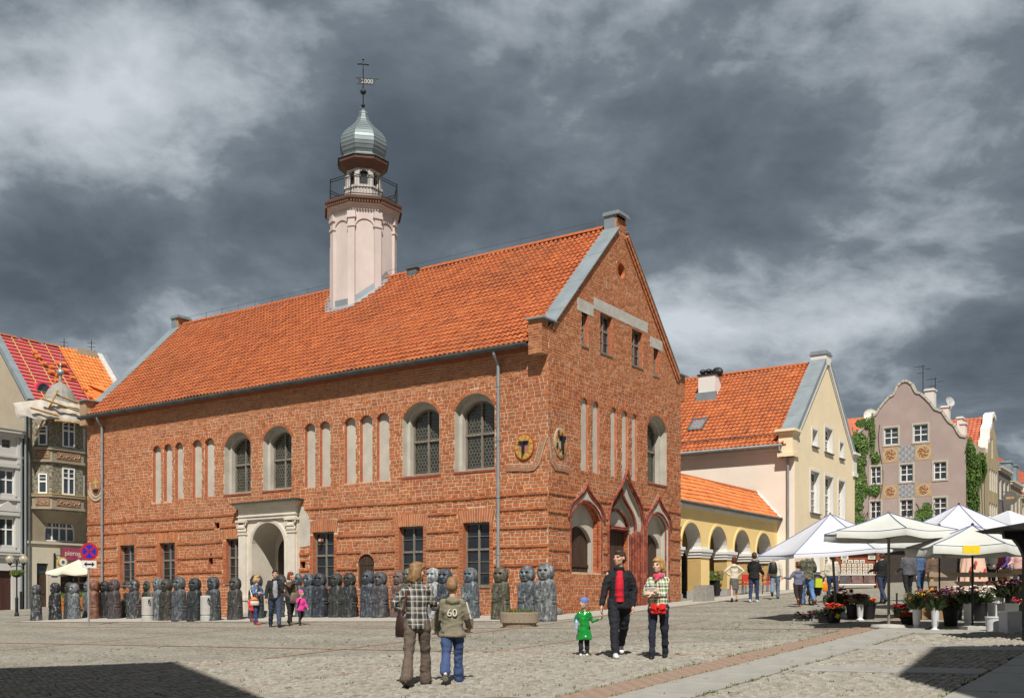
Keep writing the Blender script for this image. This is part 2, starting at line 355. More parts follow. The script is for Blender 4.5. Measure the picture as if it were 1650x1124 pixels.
first = set(id(c) for c in vis[:300])
lay('cobble', ground, cm, [(c[1], c[2], rnd.uniform(-.008, .006), rnd.uniform(-.25, .25)) for c in vis[:300]])
mb = MB(); V = mb.v; Fc = mb.f
for c in cobs:
    if id(c) in first: continue
    gx, gy = c[1], c[2]; w = rnd.uniform(.044, .053); l = rnd.uniform(.042, .052); h = rnd.uniform(.012, .03); a = rnd.uniform(-.3, .3); ca, sa = math.cos(a), math.sin(a); o = len(V)
    for ww, ll, hh in ((w, l, -.01), (w*.72, l*.72, h)):
        for sx_, sy_ in ((-1, -1), (1, -1), (1, 1), (-1, 1)):
            p, q = sx_*ww, sy_*ll; gx2 = gx+p*ca-q*sa; gy2 = gy+p*sa+q*ca; X, Y = gw(gx2, gy2); V.append((X, Y, gz(X, Y)+hh))
    Fc += [(o, o+1, o+5, o+4), (o+1, o+2, o+6, o+5), (o+2, o+3, o+7, o+6), (o+3, o, o+4, o+7), (o+4, o+5, o+6, o+7)]
mb.m = [0]*len(Fc)
tag(mb.build('cobblestones', M_COBS, ground), kind='stuff')
# weeds in the joints and a round iron manhole cover
M_WEED = mat('joint_weed', (0.09, 0.12, 0.03), .8, .4, 3, 0)
mb = MB(); rg = random.Random(12)
for k in range(520):
    r_ = rg.uniform(-.48, .48); Y = rg.uniform(11.5, 26); X = r_*Y; gx, gy = wg(X, Y)
    if rg.random() < .5: gy = rg.choice((-12.05, -13.0, -15.6, -11.4)); X, Y = gw(gx, gy)
    for j in range(5):
        a = rg.uniform(0, 6.28); l = rg.uniform(.02, .05); x, y = X+rg.uniform(-.04, .04), Y+rg.uniform(-.04, .04); z = gz(x, y)+.012; mb.add([(x-.008, y, z), (x+.008, y, z), (x+l*.6*math.cos(a), y+l*.6*math.sin(a), z+l)], [(0, 1, 2)])
tag(mb.build('weeds', M_WEED), 'scattered weeds in the paving joints', kind='stuff')
X, Y, Z = pg(810, 1133); mh_ = empty('manhole_cover', (X, Y, Z+.02), 0, 'rusty round manhole cover at the bottom of the picture', 'manhole cover'); mb = MB(); mb.lathe([(.38, -.02), (.38, .02), (.36, .028), (.35, .012), (.02, .012)], n=28)
for k in range(-5, 6):
    w_ = math.sqrt(max(0, .33**2-(k*.06)**2)); mb.box((-w_, k*.06-.012, .01), (w_, k*.06+.012, .024))
mb.build('lid', mat('rusty_iron', (.16, .085, .06), .8, .3, 9, .3, 50), mh_)
# ================================================================== old town hall
ZB = 1.148
hall = empty('town_hall', (OX, OY, 0), ANG, 'two storey gothic red brick town hall with orange tiled roof and pale turret', 'town hall')
FL = lambda a, b, d: (-d, a, b)          # long front: a runs away to the left
FG = lambda a, b, d: (a, -d, b)          # gable front: a runs away to the right
HL, HW = 25.0, 10.0
OLDB = [(0.31, 0.092, 0.038), (0.39, 0.115, 0.043), (0.42, 0.128, 0.046), (0.45, 0.142, 0.049), (0.41, 0.130, 0.048), (0.48, 0.162, 0.056), (0.36, 0.104, 0.041), (0.45, 0.165, 0.067)]
M_BR = mat('old_brick', (0.4, 0.1, 0.04), 0.88, 0.22, 6, 0.35, 45, island=OLDB, stain=0.45, stainc=(0.17, 0.08, 0.048), patch=(0.44, 0.19, 0.095, 0.3))
M_BR1 = mat('old_brick_single', (0.44, 0.12, 0.045), 0.88, 0.3, 2.2, 0.35, 45, col2=(0.42, 0.15, 0.06))
M_BRN = mat('newer_brick', (0.4, 0.14, 0.06), 0.88, 0.2, 6, 0.3, 45, island=[(0.36, 0.12, 0.05), (0.43, 0.155, 0.065), (0.47, 0.19, 0.085), (0.40, 0.14, 0.055)], stain=0.2, stainc=(0.20, 0.10, 0.06))
M_BRM = mat('moulded_brick', (0.25, 0.06, 0.035), 0.8, 0.3, 6, 0.3, 45, island=[(0.16, 0.036, 0.024), (0.25, 0.058, 0.034), (0.33, 0.085, 0.042)])
M_MO = mat('lime_mortar', (0.54, 0.42, 0.29), 0.95, 0.2, 3, 0.4, 60, stain=0.6, stainc=(0.32, 0.20, 0.12))
M_MON = mat('brown_mortar', (0.36, 0.24, 0.15), 0.95, 0.2, 3, 0.4, 60)
M_PL = mat('niche_plaster', (0.46, 0.43, 0.37), 0.92, 0.16, 1.6, 0.3, 30, stain=0.45, stainc=(0.36, 0.33, 0.28))
M_ST = mat('sandstone', (0.62, 0.565, 0.48), 0.88, 0.1, 2.2, 0.2, 50, stain=0.3, stainc=(0.40, 0.35, 0.28))
M_WD = mat('weathered_oak', (0.19, 0.165, 0.135), 0.8, 0.3, 12, 0.3, 60, stretch=(1, 1, 0.15))
M_WDK = mat('dark_oak', (0.055, 0.032, 0.02), 0.7, 0.4, 14, 0.4, 60, stretch=(1, 1, 0.12))
M_GL = glassmat('dark_window_glass')
M_LEAD = mat('window_lead', (0.20, 0.19, 0.15), 0.6, 0.3, 5, 0)
M_ZN = mat('zinc_sheet', (0.30, 0.345, 0.37), 0.45, 0.15, 1.4, 0.08, 8, metal=0.35, stain=0.3, stainc=(0.22, 0.25, 0.26))
M_GUT = mat('grey_gutter', (0.10, 0.115, 0.115), 0.6, 0.3, 2, 0.05, 8, metal=0.1)
M_CON = mat('concrete_lintel', (0.42, 0.40, 0.36), 0.9, 0.15, 3, 0.2, 40)
TILEC = [(0.36, 0.092, 0.031), (0.43, 0.118, 0.038), (0.48, 0.138, 0.044), (0.40, 0.103, 0.033), (0.51, 0.16, 0.053), (0.28, 0.074, 0.031)]
M_TILE = mat('clay_pantile', (0.5, 0.13, 0.04), 0.75, 0.16, 3, 0.2, 40, island=TILEC, stain=0.3, stainc=(0.24, 0.085, 0.04), patch=(0.30, 0.105, 0.045, 0.22))
M_TILE1 = mat('clay_pantile_single', (0.50, 0.125, 0.04), 0.75, 0.25, 1.6, 0.2, 40)
def zL(a): return 0.0085*(12-a)      # the courses sink a little towards the far end
# ---- openings of the long front
L_hole, L_block, L_ring = [], [], []
def voussoirs(mb, c, r0, r1, a0, a1, F, n=None, d0=0.0, d1=0.014, gap=0.30):
    n = n or max(3, int((a1-a0)*r0/0.1))
    for i in range(n):
        p = a0+(a1-a0)*(i+gap/2)/n; q = a0+(a1-a0)*(i+1-gap/2)/n; d = d1+rnd.uniform(-.004, .006)
        mb.prism([(c[0]+r0*math.cos(p), c[1]+r0*math.sin(p)), (c[0]+r1*math.cos(p), c[1]+r1*math.sin(p)), (c[0]+r1*math.cos(q), c[1]+r1*math.sin(q)), (c[0]+r0*math.cos(q), c[1]+r0*math.sin(q))], d0, d, F)
brk = MB()          # voussoirs and moulded pieces of both fronts
NICHES = [(19.72, 20.27), (18.98, 19.51), (18.24, 18.77), (17.05, 17.64), (16.27, 16.85), (10.49, 11.05), (9.71, 10.26), (8.41, 8.98), (7.59, 8.20), (6.78, 7.38)]
WINS = [(14.07, 15.63, 8.46), (11.76, 13.35, 8.50), (4.48, 6.14, 8.66), (2.12, 3.80, 8.70)]
GWIN = [(21.53, 22.59), (18.77, 19.81), (14.75, 15.55), (9.51, 10.62), (5.20, 6.32), (2.33, 3.45)]
def reveal(mb, poly, depth, F, mi=0, bottom=None, bmi=0): mb.prism(list(reversed(poly)), 0, -depth, F, mi, cap=False)
wallm = MB()     # 0 mortar 1 plaster 2 brick-coloured
niche_backs = []
for a0, a1 in NICHES:
    am = (a0+a1)/2; b0 = 5.97+zL(am); bt = 8.42+zL(am)
    poly, c, r, ha = seg_arch(a0, a1, b0, bt-0.2, bt, 8); L_hole.append(poly)
    reveal(wallm, poly, 0.16, FL, 2); niche_backs.append((poly, FL))
    voussoirs(brk, c, r+.004, r+0.2, math.pi/2-ha, math.pi/2+ha, FL)
    pb, *_ = seg_arch(a0-.012, a1+.012, b0-.012, bt-0.2, bt+0.21, 8); L_block.append(pb)
win_specs = []
for a0, a1, bt in WINS:
    b0 = 5.99+zL(a0); poly, c, r, ha = seg_arch(a0, a1, b0, bt-0.52, bt, 12); L_hole.append(poly)
    reveal(wallm, poly, 0.34, FL, 1); win_specs.append((a0, a1, b0, bt-0.52, bt, FL))
    voussoirs(brk, c, r+.004, r+0.13, math.pi/2-ha, math.pi/2+ha, FL, n=30)
    pb, *_ = seg_arch(a0-.012, a1+.012, b0-.012, bt-0.52, bt+0.15, 12); L_block.append(pb)
gwin_specs = []
for i, (a0, a1) in enumerate(GWIN):
    b1 = 4.19+zL(a0)+(0.04 if i > 2 else 0); b0 = 2.35 if i < 3 else 2.14
    poly = rect(a0, a1, b0, b1); L_hole.append(poly); reveal(wallm, poly, 0.26, FL, 2); gwin_specs.append((a0, a1, b0, b1, FL))
    am = (a0+a1)/2; w = (a1-a0)/2+0.16; rr = 3.4; c = (am, b1+0.01-rr+0.02); ha = math.asin(w/rr)
    voussoirs(brk, c, rr, rr+0.46, math.pi/2-ha, math.pi/2+ha, FL, n=int(2*w/0.095))
    L_block.append([(a0-.17, b0-.01), (a1+.17, b0-.01), (a1+.17, b1-.05)]+arc(c, rr+0.48, math.pi/2-ha, math.pi/2+ha, 8)+[(a0-.17, b1-.05)])
    for k in range(int((b1-b0)/0.125)):          # brick jambs beside the opening
        for s_, e in ((a0-.155, a0-.005), (a1+.005, a1+.155)):
            brk.box((s_, b0+k*.125+.008, 0), (e, b0+(k+1)*.125-.012, 0.014+rnd.uniform(0, .006)), 0, FL, skip='b')
# hatch and small slots
hp, hc, hr, hha = seg_arch(7.50, 8.29, 2.10, 3.05, 3.36, 8); L_hole.append(hp); reveal(wallm, hp, 0.12, FL, 2)
voussoirs(brk, hc, hr+.004, hr+0.17, math.pi/2-hha, math.pi/2+hha, FL); L_block.append(seg_arch(7.48, 8.31, 2.08, 3.05, 3.55, 8)[0])
for r_ in (rect(16.35, 16.62, 3.15, 3.45), rect(16.42, 16.55, 3.47, 3.62), rect(15.95, 16.25, 4.62, 4.86), rect(11.02, 11.3, 2.9, 3.2), rect(10.2, 10.32, 3.9, 4.0)):
    L_hole.append(r_); reveal(wallm, r_, 0.15, FL, 2); L_block.append(r_)
PA0, PA1, PZ = 11.36, 14.6, 5.5         # portal
L_block.append(rect(PA0-.05, PA1+.02, -1, PZ)); port_hole = rect(PA0+.3, PA1-.3, -0.5, 4.9); L_hole.append(port_hole)
plast_patch = [(PA0-.62, 3.75), (PA0-.62, 4.5), (PA0-.55, 4.8), (PA0-.28, 5.25), (PA0-.05, 5.3), (PA0-.05, 3.7)]; L_block.append(plast_patch)
L_out = [(0, -0.5), (HL, -0.5), (HL, 9.95), (0, 9.95)]
wallm.sheet(L_out, L_hole, 0, FL, 0)
# ---- openings of the gable front
G_hole, G_block = [], []
GN = [(2.10, 2.56), (2.90, 3.34), (4.19, 4.60), (5.03, 5.46), (5.80, 6.19)]
for a0, a1 in GN:
    poly, c, r, ha = seg_arch(a0, a1, 6.12, 8.40, 8.60, 8); G_hole.append(poly); reveal(wallm, poly, 0.09, FG, 2); niche_backs.append((poly, FG))
    voussoirs(brk, c, r+.004, r+0.2, math.pi/2-ha, math.pi/2+ha, FG)
    G_block.append(seg_arch(a0-.012, a1+.012, 6.11, 8.40, 8.81, 8)[0])
poly, c, r, ha = seg_arch(7.06, 8.71, 6.16, 8.25, 8.8, 12); G_hole.append(poly); reveal(wallm, poly, 0.40, FG, 1); win_specs.append((7.06, 8.71, 6.16, 8.25, 8.8, FG))
voussoirs(brk, c, r+.004, r+0.14, math.pi/2-ha, math.pi/2+ha, FG, n=28); G_block.append(seg_arch(7.05, 8.72, 6.15, 8.25, 8.95, 12)[0])
GS = [(2.14, 2.56, 10.38, 11.5), (3.43, 4.28, 10.40, 11.78), (5.80, 6.65, 10.40, 11.76), (7.58, 8.02, 10.32, 11.36)]
for s_ in GS:
    poly = rect(*s_); G_hole.append(poly); reveal(wallm, poly, 0.22, FG, 2); G_block.append(poly)
LINT = [(1.85, 2.92, 11.5, 11.92), (2.96, 7.06, 11.80, 12.2), (7.28, 8.32, 11.36, 11.74)]
for l_ in LINT: G_block.append(rect(*l_))
oc = arc((4.98, 13.64), 0.27, 0, 2*math.pi, 20)[:-1]; G_hole.append(oc); reveal(wallm, oc, 0.3, FG, 2); G_block.append(arc((4.98, 13.64), 0.42, 0, 2*math.pi, 20)[:-1])
voussoirs(brk, (4.98, 13.64), 0.275, 0.41, 0, 2*math.pi, FG, n=26)
# the three ogee doorways: (left, right, bottom, spring, crown of inner arch)
ARCH = [(1.45, 3.45, 2.62, 4.45, 5.0), (4.15, 6.15, 0.9, 4.35, 5.0), (7.05, 8.85, 1.0, 4.45, 4.98)]
def ogee(a0, a1, bs, tip, n=10, k=0.55):
    'ogee head from the right spring over the tip to the left spring'
    am = (a0+a1)/2; w = (a1-a0)/2; h = tip-bs; pts = []
    for i in range(n+1):
        t = i/n
        x = w*(1-t)+0.0; y = h*(0.62*math.sin(min(1, t*1.35)*math.pi/2)*min(1, t*1.6) if False else (0.5*t+0.5*t**3 if False else 0))
        pts.append((x, y))
    pts = []
    for i in range(n+1):
        t = i/n
        # cubic bezier: starts steep, leans in, ends concave at the tip
        p0, p1, p2, p3 = (w, 0), (w*0.92, h*0.62), (w*0.26, h*0.50), (0, h)
        b = [(1-t)**3, 3*t*(1-t)**2, 3*t*t*(1-t), t**3]
        pts.append((sum(q[0]*z for q, z in zip((p0, p1, p2, p3), b)), sum(q[1]*z for q, z in zip((p0, p1, p2, p3), b))))
    r_ = [(am+x, bs+y) for x, y in pts]; l_ = [(am-x, bs+y) for x, y in reversed(pts[:-1])]
    return r_+l_
door_specs = []
for i, (a0, a1, b0, bs, bt) in enumerate(ARCH):
    if i == 1:
        tip = 6.42; oo = ogee(a0-.12, 6.75, 4.3, tip)       # the tall outer frame
        poly = [(a0-.12, b0), (6.75, b0)]+oo; blk = [(a0-.26, b0-.1), (6.9, b0-.1)]+ogee(a0-.26, 6.9, 4.3, tip+.2)
    else:
        tip = 5.66 if i == 0 else 5.72
        poly, c, r, ha = seg_arch(a0, a1, b0, bs, bt, 12); blk = [(a0-.14, b0-.02), (a1+.14, b0-.02), (a1+.14, bs), (a1+.28, bs)]+ogee(a0-.28, a1+.28, bs, tip+.16)+[(a0-.28, bs), (a0-.14, bs)]
    G_hole.append(poly); G_block.append(blk); door_specs.append((i, a0, a1, b0, bs, bt, tip, poly))
G_out = [(0, -0.5), (HW, -0.2), (HW, 10.5), (5.3, 15.06), (4.7, 15.06), (0, 10.5)]
wallm.sheet(G_out, G_hole, 0, FG, 0)
# far walls so that the house is closed
wallm.add([(HW, 0, -.5), (HW, HL, -.5), (HW, HL, 9.95), (HW, 0, 9.95)], [(0, 1, 2, 3)], 2)
wallm.add([(0, HL, -.5), (HW, HL, -.5), (HW, HL, 10.5), (5, HL, 15.4), (0, HL, 10.5)], [(4, 3, 2, 1, 0)], 2)
wall = wallm.build('wall', [M_MO, M_PL, mat('brick_reveal', (0.42, 0.13, 0.06), 0.9, 0.3, 8, 0.4, 30)], hall)
# ---- bricks: old rough courses below, newer finer ones under the eaves and in the gable
def courses(F, outline, blocks, b0, b1, ch, LS, LH, jt, seed, groove=()):
    rg = random.Random(seed); out = []; k = 0; b = b0
    while b+ch <= b1+1e-6:
        if any(abs(b-g_) < ch/2 for g_ in groove): rec = True
        else: rec = False
        mid = b+ch/2; ivs = scan(outline, mid); bl = []
        for p in blocks: bl += scan(p, mid)
        for lo, hi in ivs:
            a = lo-rg.uniform(0, LS); s_ = k % 2
            while a < hi:
                l = (LS if rg.random() > .36 else LH)*rg.uniform(.93, 1.07)
                x0, x1 = max(a, lo), min(a+l, hi); a += l+jt
                if x1-x0 < 0.05: continue
                for c0, c1 in cut((x0, x1), bl):
                    if c1-c0 < 0.05: continue
                    wob = 0.011*math.sin(0.55*(c0+c1)/2+b*1.7)+0.006*math.sin(1.9*c0+b)
                    out.append((c0, c1, b+wob+jt*.5+rg.uniform(-.003, .003), b+wob+ch-jt*.55+rg.uniform(-.004, .004), (.042 if rec else 0)+rg.uniform(.004, .017), rg.uniform(-.004, .004)))
        k += 1; b += ch
    return out
gro = [2.75, 3.35, 3.98, 4.58, 5.15]
oldL = courses(FL, [(0, 0.4), (HL, 0.2), (HL, 9.02), (0, 9.02)], L_block, 0.35, 9.02, 0.122, 0.264, 0.129, 0.0245, 1, gro)
newL = courses(FL, [(0, 8.9), (HL, 8.9), (HL, 9.95), (0, 9.95)], L_block, 9.015, 9.95, 0.088, 0.24, 0.11, 0.016, 2)
oldG = courses(FG, [(0, 0.5), (HW, 0.9), (HW, 9.6), (0, 9.6)], G_block, 0.5, 9.6, 0.122, 0.264, 0.129, 0.0245, 3, gro)
newG = courses(FG, [(0, 9.5), (HW, 9.5), (HW, 10.5), (5.3, 15.03), (4.7, 15.03), (0, 10.5)], G_block, 9.53, 15.0, 0.088, 0.24, 0.11, 0.016, 4)
single = [q for q in oldG if 0 <= q[0] < 4.0 and 2.3 < q[2] < 6.0 and q[1]-q[0] > .11]; single.sort(key=lambda q: q[0]); single = single[:300]; sid = set(id(q) for q in single)
def bricks(mb, lst, F):
    V, Fc = mb.v, mb.f
    for a0, a1, b0, b1, d, tl in lst:
        o = len(V); e = .004
        for (a, b), dd in zip(((a0, b0), (a1, b0), (a1, b1), (a0, b1)), (-.004,)*4): V.append(F(a, b, dd))
        for (a, b), dd in zip(((a0+e, b0+e), (a1-e, b0+e), (a1-e, b1-e), (a0+e, b1-e)), (d-tl, d+tl, d+tl, d-tl)): V.append(F(a, b, dd))
        Fc += [(o+4, o+5, o+6, o+7), (o, o+1, o+5, o+4), (o+1, o+2, o+6, o+5), (o+2, o+3, o+7, o+6), (o+3, o, o+4, o+7)]
    mb.m = [0]*len(Fc)
mb = MB(); bricks(mb, oldL, FL); bricks(mb, [q for q in oldG if id(q) not in sid], FG); tag(mb.build('brickwork', M_BR, wall, fixn=True), kind='stuff')
mb = MB(); bricks(mb, newL, FL); bricks(mb, newG, FG); tag(mb.build('newer_brickwork', M_BRN, wall, fixn=True), kind='stuff')
tag(brk.build('arch_bricks', M_BR, wall, fixn=True), kind='stuff')
br_s = MB(); bricks(br_s, [(-.14, .14, -.048, .048, .012, .0)], FG); br_h = MB(); bricks(br_h, [(-.068, .068, -.048, .048, .012, .0)], FG)
ms, mh = br_s.build('brick', M_BR1).data, br_h.build('brick', M_BR1).data
for o in [o for o in C.objects if o.name.startswith('brick') and o.parent is None]: bpy.data.objects.remove(o)
BRICKM = []
for i, cc in enumerate(OLDB):
    BRICKM.append(mat('old_brick_tone_%d' % i, cc, 0.88, 0.25, 5, 0.35, 45, stain=0.25, stainc=(0.16, 0.075, 0.045)))
bmeshes = [(ms.copy(), mh.copy()) for _ in BRICKM]
for (p, q), m_ in zip(bmeshes, BRICKM): p.materials[0] = m_; q.materials[0] = m_
for a0, a1, b0, b1, d, tl in single:
    w = a1-a0; bi = rnd.randrange(len(BRICKM)); big_ = w > .2
    o = link('brick', bmeshes[bi][0 if big_ else 1], wall); o.location = FG((a0+a1)/2, (b0+b1)/2, d-.012); o.scale = (w/(.28 if big_ else .136), 1, (b1-b0)/.096)
# niche backs
mb = MB()
for poly, F in niche_backs:
    mb = MB(); mb.prism(poly, -.30, -.155 if F is FL else -.075, F); mb.build('niche_panel', M_PL, hall)
# ---- upper windows: splayed plaster, oak cross frame, hexagon lead
def lead(mb, a0, a1, b0, top, d, F, s=0.078):
    hx = s*math.sqrt(3); seen = set()
    nj = int((top(0)-b0+2)/(1.5*s))+2
    for j in range(nj):
        for i in range(-1, int((a1-a0)/hx)+2):
            ca = a0+(i+(0.5 if j % 2 else 0))*hx; cb_ = b0+j*1.5*s
            for k in range(3):
                p = (ca+s*math.sin(k*math.pi/3), cb_+s*math.cos(k*math.pi/3)); q = (ca+s*math.sin((k+1)*math.pi/3), cb_+s*math.cos((k+1)*math.pi/3))
                if not (a0 < p[0] < a1 and a0 < q[0] < a1 and p[1] > b0 and q[1] > b0 and p[1] < top(p[0]) and q[1] < top(q[0])): continue
                dx, dy = q[0]-p[0], q[1]-p[1]; l = math.hypot(dx, dy); nx_, ny_ = -dy/l*.007, dx/l*.007
                mb.add([F(p[0]+nx_, p[1]+ny_, d), F(q[0]+nx_, q[1]+ny_, d), F(q[0]-nx_, q[1]-ny_, d), F(p[0]-nx_, p[1]-ny_, d)], [(0, 1, 2, 3)])
M_GLY = mat('old_leaded_glass', (0.030, 0.030, 0.024), 0.12, 0.6, 6, 0.5, 9, spec=0.9)
for a0, a1, b0, bs, bt, F in win_specs:
    w = a1-a0; i0, i1 = a0+.13, a1-.13; ib0 = b0+.07; ibs, ibt = bs-.06, bt-.2
    root = link('window', None, hall)
    outer = seg_arch(a0, a1, b0, bs, bt, 12)[0]; inner, c, r, ha = seg_arch(i0, i1, ib0, ibs, ibt, 12)
    mb = MB(); mb.sheet(seg_arch(a0+.0, a1-.0, b0, bs, bt, 12)[0], [inner], -.26, F); mb.prism(list(reversed(inner)), -.26, -.62, F, cap=False); mb.build('plaster_surround', M_PL, root)
    fr = MB(); fo = inner; fi, *_ = seg_arch(i0+.07, i1-.07, ib0+.08, ibs, ibt-.07, 12)
    fr.sheet(fo, [fi], -.44, F); fr.prism(list(reversed(fi)), -.44, -.52, F, cap=False)
    am = (i0+i1)/2; fr.box((am-.035, ib0, -.52), (am+.035, ibt-.03, -.43), 0, F); bm_ = ib0+(ibt-ib0)*.52
    fr.box((i0+.02, bm_-.04, -.52), (i1-.02, bm_+.04, -.425), 0, F)
    fr.build('frame', M_WD, root, fixn=True)
    gl = MB(); gl.sheet(inner, [], -.50, F); gl.build('glass', M_GLY, root)
    le = MB(); top = lambda a, c=c, r=r: c[1]+math.sqrt(max(0, (r-.07)**2-(a-c[0])**2)); lead(le, i0+.07, i1-.07, ib0+.08, top, -.492, F); le.build('lead_lattice', M_LEAD, root)
    sl = MB(); sl.box((a0-.02, b0-.07, -.34), (a1+.02, b0, .03), 0, F); sl.build('sill', M_BRM, root, fixn=True)
def cross_window(parent, a0, a1, b0, b1, F, depth, m=M_WD, cols=2, up=2, low=3, split=0.58, fw=.06, glass=M_GL, sill=True, bar=.018):
    root = link('window', None, parent)
    fr = MB(); d0, d1 = -depth-.05, -depth+.03
    bsplit = b0+(b1-b0)*split
    for x in (a0, a1-fw): fr.box((x, b0, d0), (x+fw, b1, d1), 0, F)
    for y in (b0, b1-fw, bsplit-fw*.6): fr.box((a0+fw, y, d0), (a1-fw, y+fw*(1.2 if y not in (b0, b1-fw) else 1), d1), 0, F)
    for k in range(1, cols): x = a0+(a1-a0)*k/cols; fr.box((x-fw*.55, b0+fw, d0), (x+fw*.55, b1-fw, d1+.006), 0, F)
    fr.build('frame', m, root, fixn=True)
    gb = MB(); ww = (a1-a0)/cols
    for k in range(cols):
        for y0, y1, nn in ((b0+fw, bsplit-fw*.6, low), (bsplit+fw*.6, b1-fw, up)):
            for j in range(1, nn): y = y0+(y1-y0)*j/nn; gb.box((a0+k*ww+fw*.5, y-bar*.5, d0+.03), (a0+(k+1)*ww-fw*.5, y+bar*.5, d1-.012), 0, F)
    if gb.v: gb.build('glazing_bar', m, root, fixn=True)
    gl = MB(); gl.add([F(a0, b0, d0+.035), F(a1, b0, d0+.035), F(a1, b1, d0+.035), F(a0, b1, d0+.035)], [(0, 1, 2, 3)]); gl.build('glass', glass, root)
    if sill: sl = MB(); sl.box((a0-.03, b0-.06, -depth), (a1+.03, b0, .04), 0, F); sl.build('sill', m, root, fixn=True)
    return root
for a0, a1, b0, b1, F in gwin_specs: cross_window(hall, a0, a1, b0, b1, F, 0.2)
for i, s_ in enumerate(GS):
    if i in (0, 3): cross_window(hall, *s_, FG, 0.17, cols=1, up=1, low=2)
    else: cross_window(hall, *s_, FG, 0.17, up=1, low=2, split=.6)
for l_ in LINT: mb = MB(); mb.box((l_[0], l_[2], -.1), (l_[1], l_[3], .022), 0, FG); mb.build('lintel', M_CON, hall, fixn=True)
mb = MB(); mb.prism(oc, -.32, -.25, FG); mb.build('round_panel', M_PL, hall)
# hatch shutter
mb = MB()
for k in range(5): x = 7.52+k*.15; mb.box((x, 2.1, -.1), (x+.142, 3.33 if k in (1, 2, 3) else 3.2, -.05+rnd.uniform(-.005, .005)), 0, FL)
mb.box((7.53, 2.35, -.06), (8.27, 2.42, -.035), 0, FL); mb.box((7.53, 2.95, -.06), (8.27, 3.02, -.035), 0, FL); mb.build('shutter', M_WDK, hall, fixn=True)
mb = MB(); mb.prism(plast_patch, -.05, .022, FL); mb.build('plaster_patch', M_PL, hall, fixn=True)
